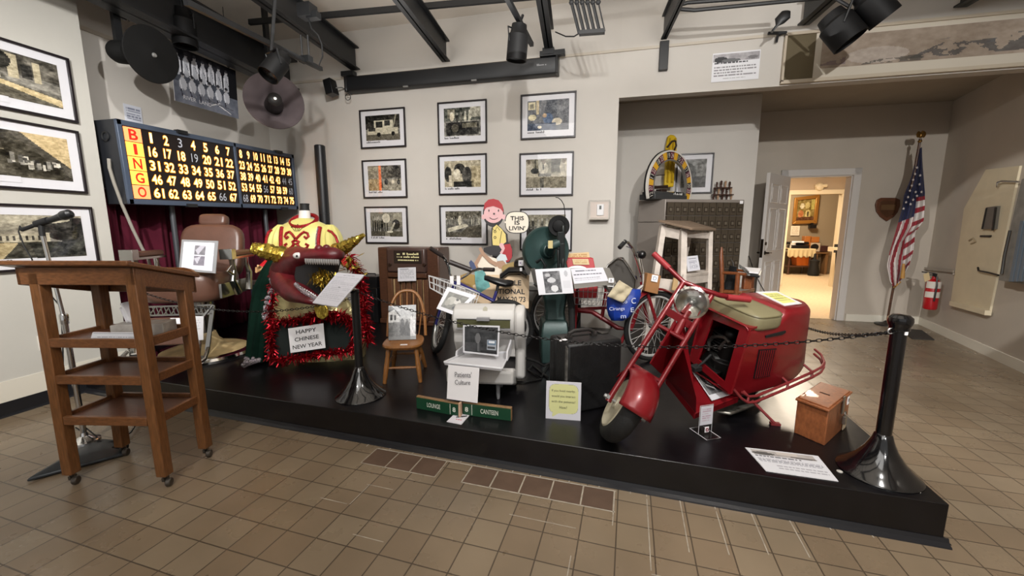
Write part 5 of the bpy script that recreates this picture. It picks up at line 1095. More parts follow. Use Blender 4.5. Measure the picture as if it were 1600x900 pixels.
fm.prism([D(a, b_, d0)-A_*.006 for a, b_ in arc(772, 334, 1.6, 1.5, n=10)], -A_*.002); fm.tube([D(x, y, d0)-A_*.006 for x, y in ((765, 340), (769, 342.5), (773, 342.8), (778, 340.5))], .003, 5); ob('painted_features', fm, CK, t)
cut(t, 'shirt', [(770, 356), (776, 351), (784, 358), (790, 366), (791, 378), (783, 384), (770, 383), (769, 370)], d0, CY, .004)
mb = MB()
for y in (362, 371): mb.torus(D(773.5, y, d0)-A_*.006, A_, .011, .0025, 12, 5)
mb.tube([D(x, y, d0)-A_*.005 for x, y in ((784, 361), (782, 372), (781, 381))], .003, 5); mb.tube([D(x, y, d0)-A_*.005 for x, y in ((770, 357), (773, 361), (777, 354), (781, 360))], .003, 5); ob('painted_lines', mb, CK, t)
cut(t, 'trousers', [(788, 382), (797, 381), (800, 390), (800, 402), (795, 409), (788, 410), (783, 396)], d0, CR_, .004)
cut(t, 'arm', [(781, 380), (786, 380), (789, 388), (784, 398), (778, 392)], d0, PK, .006)
# speech bubble
d1 = 3.98; bub = [(789.5, 352)]+arc(811, 350, 17.5, 17, 190, 530, 30)
sup = lambda cx, cy, rx, ry, e=.7, n=36: [(cx+rx*math.copysign(abs(math.cos(2*PI*i/n))**e, math.cos(2*PI*i/n)), cy+ry*math.copysign(abs(math.sin(2*PI*i/n))**e, math.sin(2*PI*i/n))) for i in range(n)]
t = thing('speech_bubble', 'white plywood speech bubble lettered THIS IS LIVIN beside the cutout', 'sign', D(808, 366, d1))
cut(t, 'outline_board', sup(808, 347.5, 19, 17.5), d1, CK, 0, .012); cut(t, 'tail', [(792, 345), (787, 347), (792, 350)], d1, CWt, .001); cut(t, 'bubble', sup(808, 347.5, 17.8, 16.2), d1, CWt, .004)
mb = MB()
for s, y, w_ in (('THIS', 341, 21), ('IS', 348, 8), ("LIVIN'", 356.5, 25)): text(mb, s, D(808, y, d1)-A_*.0075, R_, Z_, h=6.6*d1/FPX, w=w_*d1/FPX, bold=.02)
ob('lettering', mb, CK, t)
# reclining golfer cutout
d2 = 3.82; t = thing('golfer_cutout', 'painted plywood cutout of a reclining golfer in a white cap', 'cutout', D(775, 430, d2))
SKIN = mat('painted_skin', '#a5826a', .6); TEAL = mat('painted_teal', '#5f9a98', .5, noise=.35, nscale=16)
cut(t, 'trousers', [(744, 408), (756, 398), (778, 405), (790, 422), (786, 432), (748, 436), (742, 424)], d2, CWt, 0, .012)
cut(t, 'shirt', [(778, 404), (793, 412), (797, 425), (787, 434), (772, 432), (774, 418)], d2, CWt, .006)
cut(t, 'dark_top', [(756, 387), (768, 384), (780, 384), (784, 390), (780, 397), (766, 399), (755, 393)], d2, CK, .006)
cut(t, 'arm', [(748, 388), (752, 386), (758, 396), (770, 407), (779, 411), (776, 417), (764, 410), (752, 397)], d2, SKIN, .010)
cut(t, 'arm', [(750, 396), (754, 399), (746, 414), (750, 424), (744, 424), (741, 411)], d2, SKIN, .008)
cut(t, 'face', arc(783, 412, 7, 8), d2, SKIN, .008); cut(t, 'cap', [(776, 403), (782, 396), (790, 398), (793, 406), (790, 407), (792, 413), (786, 407), (777, 408)], d2, mat('painted_grey_white', '#c3ccd0', .6), .011)
cut(t, 'shoe', [(733, 410), (736, 406), (741, 411), (745, 420), (741, 424), (735, 418)], d2, mat('painted_blue_shoe', '#3d4a70', .6), .010)
cut(t, 'teal_trousers', [(742, 424), (756, 422), (764, 440), (770, 460), (770, 478), (758, 478), (747, 462), (743, 442)], d2-.12, TEAL, .02, .02)
cut(t, 'tan_bag', [(716, 432), (728, 427), (744, 430), (746, 446), (740, 452), (722, 450), (716, 444)], d2-.1, mat('painted_tan', '#a88a4c', .6), .02, .03)
# golf bag head lying behind
t = thing('golf_bag', 'black and tan bag with a small white letter tag beside the green machine', 'bag', D(808, 436, 3.75))
mb = MB(); ax = (D(824, 415, 3.7)-D(790, 424, 3.78)); mb.lathe(D(788, 424, 3.78), ax, [(.055, 0), (.062, .02), (.066, ax.length*.6)], 20); ob('tan_body', mb, mat('tan_canvas', '#a08a5a', .7), t)
mb = MB(); axn = ax.normalized(); mb.lathe(D(788, 424, 3.78)+axn*ax.length*.58, axn, [(.07, 0), (.085, .02), (.09, ax.length*.42), (.092, ax.length*.45), (.08, ax.length*.45)], 20); ob('black_hood', mb, BLACK, t)
mb = MB(); q = [D(781, 434, 3.68), D(795, 423, 3.68), D(812, 422, 3.66), D(822, 428, 3.66)]; mb.loft([ellring(a, .04+.02*i, .035, (A_, Z_), 12) for i, a in enumerate(q)]); ob('black_sleeve', mb, BLACK, t)
mb = MB(); c = D(814, 411, 3.56); mb.box(c, (.045, .004, .05), (R_, A_, Z_)); text(mb, 'K', c, R_, Z_, h=.026, off=.003, m=1); mb.box(D(814, 421, 3.56), (.022, .004, .03), (R_, A_, Z_)); ob('tag', mb, [PAPER, mat('purple_ink', '#7a5a8a', .6)], t)
# hand lettered board
t, nrm = card('lettered_board', 'cream board hand lettered with MAY 20 73, leaning behind the bicycle', 'sign', D(738, 429, 3.72), D(827, 430, 3.66), D(826, 482, 3.6), D(740, 482, 3.66), None, mat('cream_board', '#cdb494', .7, noise=.05), .012)
mb = MB(); bx = (D(827, 430, 3.66)-D(738, 429, 3.72)).normalized(); by = (D(827, 430, 3.66)-D(826, 482, 3.6)).normalized()
for s, x, y, w_, h_ in (('LLE', 806, 442, 17, 8), ('TIONAL', 799, 455.5, 42, 8.2), ("MAY 20 '73", 799, 467.5, 44, 8.6)):
    pp = AP(x, y, D(827, 430, 3.66), nrm); text(mb, s, pp+nrm*.002, bx, by, h=h_*3.66/FPX, w=w_*3.66/FPX, bold=.022)
ob('lettering', mb, CK, t)
# grey metal bench against the wall
t = thing('metal_bench', 'low grey metal bench against the wall behind the green machine', 'bench', (-.75, 4.3, ST))
mb = MB(); zt_ = AY(838, 447, 4.2).z; mb.bb((-1.15, 4.2, zt_-.05), (-.25, 4.48, zt_)); mb.bb((-1.13, 4.22, zt_-.17), (-.27, 4.46, zt_-.055)); ob('top', mb, GREYM, t, bevel=.005)
mb = MB()
for x in (-1.12, -.28):
    for y in (4.23, 4.45): mb2 = MB(); mb2.bb((x-.015, y-.015, ST), (x+.015, y+.015, zt_-.16)); ob('leg', mb2, STEELB, t)

# --- white copying machine with tray
OFFW = mat('off_white_enamel', '#c9c7c4', .35, noise=.05, nscale=6); OFFW2 = mat('white_tray_plastic', '#d6d6da', .35)
MA = (R_*.99+A_*-.08).normalized(); MBk = (A_*.99+R_*.08).normalized(); M0 = G(752, 622, ST)
MP = lambda px, py, dd_=0: AP(px, py, M0+MBk*dd_, MBk)
t = thing('copying_machine', 'old white office copying machine with a front tray, centre of the stage', 'machine', M0+MBk*.15)
def prof_x(pts, pxa, pxb, name, m, bev=.01, yoff=0):
    """side profile (depth, pixel row) run between two pixel columns"""
    mb = MB(); secs = []
    for px in (pxa, pxb): 
        x0 = (MP(px, 520, 0)-M0).dot(MA); secs.append([M0+MA*x0+MBk*b_+Z_*(MP(752, py, b_).z-M0.z) for b_, py in pts])
    mb.loft(secs); return ob(name, mb, m, t, bevel=bev)
prof_x([(.02, 520), (.0, 512), (.0, 497), (.03, 484), (.08, 477), (.16, 474), (.26, 476), (.3, 484), (.3, 530), (.12, 530)], 707, 803, 'upper_housing', OFFW)
prof_x([(-.01, 500), (.02, 485), (.08, 477), (.17, 475), (.26, 479), (.31, 492), (.32, 560), (.26, 590), (.10, 590), (.12, 545), (.04, 530), (0, 520)], 803, 819, 'side_cheek', OFFW, .02)
prof_x([(.03, 520), (.03, 535), (.12, 556), (.12, 590), (.26, 590), (.3, 560), (.3, 520)], 707, 722, 'side_cheek', OFFW, .01)
prof_x([(.12, 520), (.10, 556), (.28, 556), (.28, 520)], 722, 803, 'back_panel', OFFW, .005)
prof_x([(-.08, 600), (-.08, 580), (-.05, 574), (.24, 574), (.26, 600)], 700, 804, 'base', OFFW, .015)
mb = MB(); a, b_ = MP(714, 499, -.002), MP(797, 513, -.002); mb.box((a+b_)/2, ((b_-a).dot(MA), .008, abs(a.z-b_.z)), (MA, MBk, Z_)); ob('exposure_window', mb, mat('olive_window', '#55553a', .15), t, bevel=.002)
mb = MB()
for (x0, y0, x1, y1) in ((713, 497.5, 798, 499.5), (713, 513, 798, 516)): a, b_ = MP(x0, y0, -.006), MP(x1, y1, -.006); mb.box((a+b_)/2, ((b_-a).dot(MA), .014, abs(a.z-b_.z)), (MA, MBk, Z_))
a, b_ = MP(745, 496, -.012), MP(765, 501, -.012); mb.box((a+b_)/2, ((b_-a).dot(MA), .03, abs(a.z-b_.z)), (MA, MBk, Z_)); ob('window_trim', mb, mat('grey_plastic', '#8d8d90', .4), t, bevel=.003)
mb = MB(); q = MP(757, 486, -.0)+MBk*.035; mb.lathe(q, -MBk+Z_*.5, [(.022, -.01), (.022, .006), (0, .006)], 16, sx=.7); ob('emblem', mb, mat('worn_emblem', '#a39f8c', .4), t)
mb = MB(); mb.ball(MP(820, 510, .08), (.012, .02, .04), 10, (MA, MBk, Z_)); ob('knob', mb, BLACKM, t)
for px in (712, 777):
    for dd_ in (.0, .2): mb = MB(); q = MP(px, 603, dd_-.02); x0 = (MP(px, 603, -.05)-M0).dot(MA); q = M0+MA*x0+MBk*dd_; mb.tube([V((q.x, q.y, MP(752, 598, -.05).z)), V((q.x, q.y, ST+.02)), V((q.x, q.y, ST))], [.016, .012, .009], 10); ob('foot', mb, mat('grey_plastic', '#8d8d90', .4), t)
mb = MB(); tb = [MP(725, 553, .06), MP(797, 551, .06), MP(784, 577, -.24), MP(694, 567, -.22)]
mb.prism(tb, Z_*-.014); 
for i in (0, 1): pass
for i, (a, b_) in enumerate(zip(tb, tb[1:]+tb[:1])): mb.bar(a+Z_*.004, b_+Z_*.004, .012, .014)
mb.prism([tb[1], tb[1].lerp(tb[2], .55), tb[1].lerp(tb[2], .5)+Z_*.06, MP(797, 530, .06)], MA*.012); mb.prism([tb[0], tb[0].lerp(tb[3], .4), tb[0].lerp(tb[3], .35)+Z_*.04, MP(725, 540, .06)], MA*-.012); ob('paper_tray', mb, OFFW2, t, bevel=.004)
mb = MB(); mb.tube([MP(822, 560, .22), MP(838, 565, .3), MP(850, 572, .35), G(860, 566, ST+.012), G(845, 590, ST+.01), G(825, 578, ST+.01), G(832, 570, ST+.01), G(856, 590, ST+.01)], .009, 7); mb.tube([G(790, 596, ST+.008), G(820, 597, ST+.008), G(846, 592, ST+.008)], .006, 6); ob('power_cord', mb, RUBBER, t)
p = Pic(60, 48, (45, 46, 48)); p.noise(8, 26, 11); p.ell(.4, .45, .08, .2, (98, 98, 100)); p.rect(.38, .6, .45, .95, (110, 110, 112), .6); p.rect(.02, .62, .35, .95, (80, 80, 82), .5); p.rect(.68, .48, .97, .85, (150, 156, 164)); p.rect(.7, .5, .95, .66, (90, 110, 130)); p.rect(.73, .52, .92, .6, (210, 214, 220)); p.rect(.7, .72, .93, .82, (60, 62, 64)); p.rect(.1, .08, .95, .2, (70, 70, 72), .5); p.rect(.5, .9, 1, 1, (30, 30, 32))
a = Pic(66, 54, (205, 205, 210)); a.a[3:51, 3:63] = p.a
card('photo_print', 'dark photo of a shadowy room standing in the copying machine tray', 'photo', MP(723.5, 507.5, -.06), MP(781, 509, -.06), MP(779, 557, -.10), MP(723.5, 550.5, -.10), a, pm=print_mat('glossy_print', .2))
t, nrm = card('hanging_sign', "white paper sign reading Patients' Culture hanging from the machine tray", 'sign', MP(700.5, 570, -.25), MP(749, 575, -.26), MP(746, 630, -.27), MP(698, 623, -.26))
mb = MB(); 
for s, x, y, w_, h_ in (("Patients'", 724, 585, 27, 9), ('Culture', 723, 597, 25, 8)): text(mb, s, MP(x, y, -.262)+nrm*.004, MA, Z_, h=h_*2.3/FPX, w=w_*2.3/FPX)
ob('lettering', mb, mat('grey_ink', '#4a4a52', .6), t)
# --- green door signs at the stage edge
GRN = mat('green_sign_face', '#17432c', .4); SGW = wood('sign_wood', '#8a6a48', .5, .2)
def door_sign(label, p0, p1, h, word, num, wx, nx, wfrac):
    p0 = V((p0.x, p0.y, ST)); p1 = V((p1.x, p1.y, ST)); x = (p1-p0); L = x.length; x.normalize(); n = x.cross(Z_)
    t = thing('door_sign', label, 'sign', (p0+p1)/2)
    mb = MB(); mb.box((p0+p1)/2+Z_*h/2-n*.012, (L, .024, h), (x, n, Z_)); ob('wooden_back', mb, SGW, t, bevel=.002)
    mb = MB(); mb.box((p0+p1)/2+Z_*h*.48+n*.002, (L-.006, .004, h*.9), (x, n, Z_)); ob('face', mb, GRN, t)
    mb = MB(); text(mb, word, p0+x*L*wx+Z_*h*.5+n*.0045, x, Z_, h=h*.36, w=L*wfrac, bold=.01); ob('lettering', mb, mat('sign_white', '#d8dccf', .5), t)
    mb = MB(); text(mb, num, p0+x*L*nx+Z_*h*.5+n*.0045, x, Z_, h=h*.38, w=h*.26, bold=.03); ob('room_number', mb, mat('sign_white', '#d8dccf', .5), t)
    mb = MB(); dv = .8 if nx > .5 else .2; mb.box(p0+x*L*dv+Z_*h*.5+n*.0045, (.003, .001, h*.8), (x, n, Z_)); ob('divider_line', mb, mat('sign_white', '#d8dccf', .5), t)
g0, g1 = G(651, 638, ST), G(718, 651, ST); h_ = AP(651, 619, g0, A_).z-ST
door_sign('green wooden door sign lettered LOUNGE at the stage edge', g0, g1, h_, 'LOUNGE', '8', .42, .89, .31)
g2, g3 = G(723, 648, ST), G(799, 658, ST); door_sign('green wooden door sign lettered CANTEEN at the stage edge', g2, g3, h_, 'CANTEEN', '8', .56, .09, .36)
mb = MB(); q = (g1+g2)/2; mb.box(V((q.x, q.y-.012, ST+h_*.55)), (.012, .03, h_*1.1)); solo('wooden_wedge', mb, mat('pale_pine', '#c9a58a', .6), 'small pale wooden wedge between the two green door signs', 'wedge')
p = Pic(24, 22, (214, 212, 218)); p.line(.35, .42, .85, .2, .12, (40, 40, 44)); p.lines(.42, .6, .8, .8, 1, (190, 80, 90), 4, .1)
a, b_, c, d = G(712, 645, ST+.004), G(734, 648, ST+.004), G(721, 663, ST+.003), G(698, 658.5, ST+.003); card('small_card', 'small white card lying on the stage before the green door signs', 'card', a, b_, c, d, p, th=.003)

# --- green sole stitching machine on a pedestal
MG = mat('machine_green', '#263c3a', .4, .2, noise=.2, nscale=8, bump=.05); DK = mat('dark_iron', '#1e2222', .4, .5)
dm = 3.32; pc = G(868, 562, ST); 
t = thing('stitching_machine', 'green cast iron stitching machine with a large disc on a pedestal', 'machine', pc+A_*.1)
def tsec(px0, px1, py, d, dep): a, b_ = D(px0, py, d), D(px1, py, d); return [a, b_, b_+A_*dep, a+A_*dep]
mb = MB(); mb.loft([[V((p.x, p.y, ST)) for p in tsec(846, 891, 562, dm-.02, .3)], tsec(846, 890, 525, dm-.02, .3), tsec(848, 888, 506, dm, .27), tsec(853, 884, 500, dm+.02, .22)]); ob('pedestal', mb, MG, t, bevel=.012)
mb = MB(); mb.loft([tsec(852, 885, 503, dm+.02, .2), tsec(853, 883, 488, dm+.03, .18), tsec(850, 886, 470, dm+.02, .2), tsec(845, 890, 448, dm, .22), tsec(846, 889, 432, dm, .22)]); ob('column', mb, MG, t, bevel=.02)
c = D(853, 392, dm+.05); na = (-A_*.95+R_*.28+Z_*.05).normalized()
mb = MB(); mb.lathe(c-na*.05, na, [(0, 0), (.19, 0), (.205, .02), (.205, .07), (.195, .085), (.15, .078), (.07, .085), (.06, .10), (.055, .14), (.03, .15), (0, .15)], 48, sx=1.0); ob('disc_housing', mb, MG, t)
mb = MB(); secs = []
for i in range(9): k = i/8; px = 826+k*4; 
mb.prism([D(x, y, dm+.02) for x, y in ((826, 415), (836, 440), (848, 452), (885, 450), (888, 420), (880, 395), (860, 420))], A_*.12); ob('frame_casting', mb, MG, t, bevel=.015)
mb = MB(); mb.tube([c+na*.09, D(862, 383, dm-.2), D(874, 380, dm-.2)], [.045, .04, .035], 14); ob('crank_arm', mb, MG, t)
mb = MB(); q = D(860, 382, dm-.24); mb.box(q, (.035, .01, .06), (R_, A_, Z_)); ob('name_label', mb, mat('cream_label', '#b7a877', .6), t)
mb = MB(); mb.box(D(876, 376, dm-.2), (.055, .05, .14), (R_, A_, Z_)); mb.box(D(878, 396, dm-.2), (.04, .04, .16), (R_, A_, Z_)); mb.tube([D(872, 390, dm-.22), D(873, 425, dm-.2)], .012, 8); mb.tube([D(880, 400, dm-.2), D(879, 428, dm-.2)], .015, 8); mb.box(D(876, 430, dm-.18), (.09, .08, .04), (R_, A_, Z_)); mb.tube([D(880, 366, dm-.2), D(880, 352, dm-.2)], .018, 8); ob('stitching_head', mb, DK, t, bevel=.006)
mb = MB(); c2 = D(873, 353, dm-.1); n2 = (-A_*.9-R_*.15+Z_*.05).normalized(); mb.lathe(c2-n2*.03, n2, [(0, 0), (.082, 0), (.088, .015), (.082, .03), (.05, .028), (.045, .05), (.02, .055), (0, .055)], 32); ob('hand_wheel', mb, mat('black_iron_wheel', '#0b0b0c', .6, spec=.2), t)
mb = MB(); mb.tube([D(883, 352, dm-.19), D(882.5, 330, dm-.18), D(881, 320, dm-.17), D(877, 313, dm-.16), D(872, 309, dm-.15), D(868, 308.5, dm-.15)], .0035, 5); ob('thread_guide', mb, DK, t)
mb = MB(); mb.tube([D(838, 410, dm-.1), D(846, 405, dm-.12), D(852, 415, dm-.12), D(848, 428, dm-.1)], .014, 8); ob('lever', mb, DK, t)
mb = MB(); mb.tube([D(889, 452, dm-.03), D(893, 480, dm-.05), D(894, 510, dm-.05), D(892, 545, dm-.03), V((D(892, 560, dm).x, D(892, 560, dm).y, ST+.02))], .028, 10); ob('hose', mb, RUBBER, t)
p = Pic(50, 38, (205, 205, 210)); p.rect(.2, .1, .68, .95, (95, 95, 98)); p.noise(11, 60, 8, (.2, .1, .68, .95)); p.ell(.48, .78, .1, .13, (200, 200, 202)); p.ell(.42, .45, .12, .1, (185, 185, 188)); p.ell(.33, .25, .07, .07, (170, 170, 172)); p.ell(.85, .22, .05, .12, (150, 150, 156), .6); p.rect(.75, .5, .95, .8, (190, 190, 195), .6)
card('printed_photo_sheet', 'white sheet with an engraving fixed to the green stitching machine', 'notice', D(836, 421, 3.02), D(891, 418, 3.0), D(896.5, 458, 2.98), D(842, 461, 3.0), p)
mb = MB(); q = [D(829, 420, 3.1), D(836, 419, 3.04), D(843, 445, 3.03), D(835, 446, 3.1)]; mb.prism(q, A_*.006); mb.tube([D(833, 443, 3.08), D(852, 455, 3.3)], .01, 6); solo('sign_bracket', mb, GREYM, 'grey metal bracket holding the sheet on the green machine', 'bracket')
# ================================================================ SCOOTER
SRED = mat('scooter_red', '#7a0f18', .32, .1, coat=.25, noise=.08, nscale=5); SREDD = mat('scooter_red_tube', '#700f17', .3, .2, coat=.3)
SW = G(985, 675, ST); ang, lean = rad(37), rad(12); SU = V((math.cos(ang), math.sin(ang), 0)); SL = V((SU.y, -SU.x, 0))     # SU backward, SL rider's left; it leans on its side stand
ST_ = SL*math.cos(lean)-Z_*math.sin(lean); SN = Z_*math.cos(lean)+SL*math.sin(lean); TN, TF = .11, -.21
S = lambda s, t, z: SW+SU*s+ST_*t+SN*z
def sz(px, py, t): return AP(px, py, SW+ST_*t, ST_)
t = thing('motor_scooter', 'vintage red motor scooter with olive seat and round headlight', 'scooter', S(.6, .02, 0))
wax = V((.866, .018, -.508)).normalized(); sd = V((.457, .42, .78)); sd = (sd-wax*sd.dot(wax)).normalized(); sh = wax.cross(sd).normalized()
if sh.y > 0: sh = -sh
C = G(976, 637, ST+.185)
mb = MB(); prof = []
TW, TR = .052, .195
for i in range(17):
    a = -PI*.62+PI*1.24*i/16; prof.append((TR-.05+.05*math.cos(a), TW*math.sin(a)))
mb.lathe(C, wax, prof, 44, caps=False); whl = ob('front_tyre', mb, RUBBER, t, sharp=60)
mb = MB(); mb.lathe(C, wax, [(0, -.058), (.03, -.058), (.035, -.046), (.11, -.046), (.132, -.056), (.142, -.05), (.142, .05), (.132, .056), (.11, .046), (.035, .046), (.03, .058), (0, .058)], 36); ob('wheel_disc', mb, mat('cream_rim', '#b9b29c', .4, noise=.15, nscale=14), whl)
mb = MB(); mb.tube([C-wax*.115, C+wax*.115], .009, 10)
for s in (-1, 1): mb.lathe(C+wax*s*.095, wax*s, [(.018, 0), (.018, .012), (.012, .016), (.01, .028), (0, .03)], 6)
ob('axle', mb, GREYM, t)
ftop = {}
for s, px, py in ((-1, 1068, 441), (1, 1112, 462)):
    tp = AP(px, py, C+sd*.8, (EYEP-(C+sd*.8)).normalized()); a0 = C+wax*s*.09; mb = MB(); mb.tube([a0-sd*.02, a0+sd*.03, tp], [.017, .015, .015], 12); ob('fork_tube', mb, SREDD, t); ftop[s] = tp
for k in (.28, .62): mb = MB(); mb.tube([(C-wax*.09).lerp(ftop[-1], k), (C+wax*.09).lerp(ftop[1], k)], .012, 10); ob('fork_brace', mb, SREDD, t)
hc = (ftop[-1]+ftop[1])/2
hl_ = AP(1022, 397, ftop[-1]+SU*.10, (EYEP-ftop[-1]).normalized()); hr_ = AP(1171, 468, ftop[1]+V((.2, .06, 0)), (EYEP-ftop[1]).normalized())
mb = MB(); mb.tube([hl_, ftop[-1]+(ftop[-1]-hl_)*.0, hc.lerp(ftop[1], .6)+Z_*.012, ftop[1]+V((.05, .02, .0)), hr_], .0145, 12); ob('handlebar', mb, SREDD, t)
for e, k in ((hl_, ftop[-1]), (hr_, ftop[1])): mb = MB(); d = (k-e).normalized(); mb.tube([e-d*.002, e+d*.13], .018, 12); ob('grip', mb, mat('faded_red_grip', '#8e2228', .5), t)
# mudguard over the tyre
mb = MB()
def fen(u, v):
    a = rad(-4)+rad(138)*v; w_ = (u-.5)*2; r_ = .225-.045*abs(w_)**2.2; return C+(sh*math.cos(a)+sd*math.sin(a))*r_+wax*(w_*.085)
mb.grid(fen, 14, 26); ob('front_mudguard', mb, SRED, t, solid=.006)
# headlight
hl = AP(1080, 473, C+sd*.66+sh*.02, (EYEP-C).normalized()); hn = (EYEP-hl); hn = (hn.normalized()-R_*.08-Z_*.08).normalized(); hk = (hl-EYEP).dot(_f)/FPX
mb = MB(); RHL = 25*hk; mb.lathe(hl, hn, [(0, -.11), (RHL*.45, -.10), (RHL*.8, -.07), (RHL*.96, -.03), (RHL*.98, -.005)], 36, caps=False); hd_ = ob('headlight_shell', mb, SREDD, t)
mb = MB(); mb.lathe(hl, hn, [(RHL*.9, -.006), (RHL*1.03, -.006), (RHL*1.03, .006), (RHL*.9, .012)], 36, caps=False); ob('headlight_rim', mb, CHROME, t)
mb = MB(); mb.lathe(hl, hn, [(0, -.045), (RHL*.3, -.04), (RHL*.65, -.024), (RHL*.93, .002)], 36, caps=False); ob('reflector', mb, mat('lamp_reflector', '#b8b8b4', .22, 1, noise=.15, nscale=30), hd_)
mb = MB(); mb.lathe(hl, hn, [(RHL*.93, .006), (RHL*.7, .016), (RHL*.35, .022), (0, .024)], 36, caps=False); ob('lens', mb, glass_mat('lens_glass', (.95, .95, .93, 1), .1), hd_)
mb = MB(); mb.ball(hl+hn*-.02, .012, 10); mb.lathe(hl, hn, [(0, -.04), (.012, -.04), (.008, -.015), (0, -.015)], 10); ob('bulb', mb, GREYM, hd_)
mb = MB(); mb.tube([hl-hn*.06, hc.lerp(C, .22)], .014, 8); mb.tube([hl-hn*.08, hl-hn*.12-Z_*.12, C+sd*.4], .006, 6); ob('headlight_bracket', mb, SREDD, t)
# steering head and leg shield
mb = MB(); dh = (C+sd*.45-EYEP).dot(_f)+.03
n0, tpR = D(1057, 505, dh), D(1068, 500, dh+.06); n1 = sz(1041, 592, TF); r2 = sz(1087, 650, TN); r1 = sz(1088, 622, TN+.0); r1 = r2.lerp(r1, 1.0)
n1 = n1; m_ = A_*.01
for tri in ((n0, tpR, r1), (n0, r1, n1), (n1, r1, r2)): mb.prism(tri, m_)
ob('leg_shield', mb, SRED, t)
mb = MB(); lf0 = D(1016, 568, dh-.13); le = D(1055, 500, dh-.01)
for tri in ((lf0, le, n0), (lf0, n0, n1)): mb.prism(tri, A_*.01)
ob('leg_shield_flank', mb, SRED, t)
mb = MB(); mb.tube([hc.lerp(C, .2)+SU*.03, hc.lerp(C, .42)+SU*.05], .024, 12); mb.bar(hc.lerp(C, .26)-wax*.08+A_*.01, hc.lerp(C, .26)+wax*.08+A_*.01, .03, .04); ob('steering_head', mb, SREDD, t)
# floorboard with a folded near edge
fa, fb, fd = sz(1087, 646, TN), sz(1156, 619, TN), sz(1041, 590, TF); fc = fd+(fb-fa)
mb = MB(); mb.prism([fa, fb, fc, fd], -SN*.012); mb.prism([fa, fb, fb-SN*.045, fa-SN*.04], ST_*-.012); mb.prism([fa, fd, fd-SN*.04, fa-SN*.04], SU*.012); ob('floorboard', mb, SRED, t, bevel=.003)
# rear cowl: rounded tail body, open towards the floorboard
def cz(px, py, tt=None):
    q = sz(px, py, TN if tt is None else tt)-SW; return q.dot(SU), q.dot(SN)
def interp(x, tab):
    for (x0, y0), (x1, y1) in zip(tab, tab[1:]):
        if x <= x1: k = (x-x0)/(x1-x0) if x1 > x0 else 0; return y0+(y1-y0)*max(0, k)
    return tab[-1][1]
ft_, fbm = cz(1171, 513), cz(1141, 618)
zt_ = [ft_, cz(1190, 514), cz(1214, 508), cz(1222, 500), cz(1234, 487), cz(1262, 485)]; zt_.append((zt_[-1][0]+.35, zt_[-1][1]-.03))
zb_ = [fbm, cz(1153, 622), cz(1223, 602), cz(1273, 571)]; zb_.append((zb_[-1][0]+.2, zb_[-1][1]+.03))
srear = zt_[5][0]+.20; s0_ = srear-.36
HW = (TN-TF)/2; TC = (TN+TF)/2
def half(s): return HW*max(0, 1-max(0, (s-s0_)/(srear-s0_))**2.4)**.5
sf = min(ft_[0], fbm[0])
mb = MB(); secs = []
ss_ = [sf+k*(s0_-sf)/14 for k in range(15)]+[s0_+(srear-s0_)*k for k in (.15, .3, .45, .58, .7, .8, .88, .94, .975, .995)]
for s in ss_:
    w = max(half(s), .01); a = interp(s, zt_); b_ = interp(s, zb_); r_ = min(.035, w*.5); ring = []
    for cx, cz_, a0 in ((w-r_, a-r_, 0), (-(w-r_), a-r_, 90), (-(w-min(.02, w*.4)), b_+.02, 180), ((w-min(.02, w*.4)), b_+.02, 270)):
        rr_ = r_ if a0 in (0, 90) else min(.02, w*.4)
        for q in range(5): th_ = rad(a0+90*q/4); ring.append((cx+rr_*math.cos(th_), cz_+rr_*math.sin(th_)))
    k = max(0, 1-(s-sf)/.18)                                     # the front edge follows the slanted front face
    k2 = min(1, max(0, (s-.72)/(srear-.72))); sag_ = lambda z: .19*k2*(a-z)/(a-b_)
    secs.append([S(s+sag_(z)+k*((ft_[0]-sf)*(z-b_)/(a-b_)+(fbm[0]-sf)*(a-z)/(a-b_)), TC+x, z) for x, z in ring])
mb.loft(secs, caps=False); mb.f.append(tuple(len(mb.v)-20+k for k in range(20))); mb.m.append(0); ob('rear_cowl', mb, SRED, t, sharp=40, solid=.006)
# front face of the body with the opening onto the engine
O = [sz(1104, 484, TF), sz(1172, 512, TN), sz(1141, 616, TN), sz(1076, 562, TF)]; fn_ = (O[1]-O[0]).cross(O[3]-O[0]).normalized(); fn_ = fn_ if fn_.dot(EYEP-O[0]) > 0 else -fn_
O[2] = AP(1141, 616, O[0], fn_)
I = [AP(x, y, O[0], fn_) for x, y in ((1113, 499), (1155, 516), (1132, 597), (1090, 561))]
mb = MB()
for i in range(4): j = (i+1) % 4; mb.prism([O[i], O[j], I[j], I[i]], fn_*-.012)
ob('front_face', mb, SRED, t)
mb = MB(); mb.prism([O[0]-fn_*.014, O[1]-fn_*.014, O[1]-fn_*.014+SU*.22+SN*.02, O[0]-fn_*.014+SU*.22+SN*.02], -SN*.012); ob('seat_pan', mb, SRED, t)
# vents on the visible flank
q0 = [sz(1187, 547, TN+.009), sz(1214, 545, TN+.009), sz(1204, 588, TN+.009), sz(1178, 592, TN+.009)]
mb = MB(); mb.prism(q0, ST_*-.006); ob('vent_recess', mb, mat('dark_red_vent', '#100204', .6), t)
for k in range(8):
    f = (k+.5)/8; a = q0[0].lerp(q0[1], f); b_ = q0[3].lerp(q0[2], f); mb = MB(); mb.tube([a.lerp(b_, .03)+ST_*.001, a.lerp(b_, .97)+ST_*.001], .003, 6); ob('vent_louvre', mb, SRED, t)
mb = MB(); q = [sz(x, y, TN+.009) for x, y in ((1197, 525), (1228, 517), (1228, 520), (1222, 523.5), (1197, 528))]; mb.prism(q, ST_*-.006); ob('cooling_slot', mb, BLACKM, t)
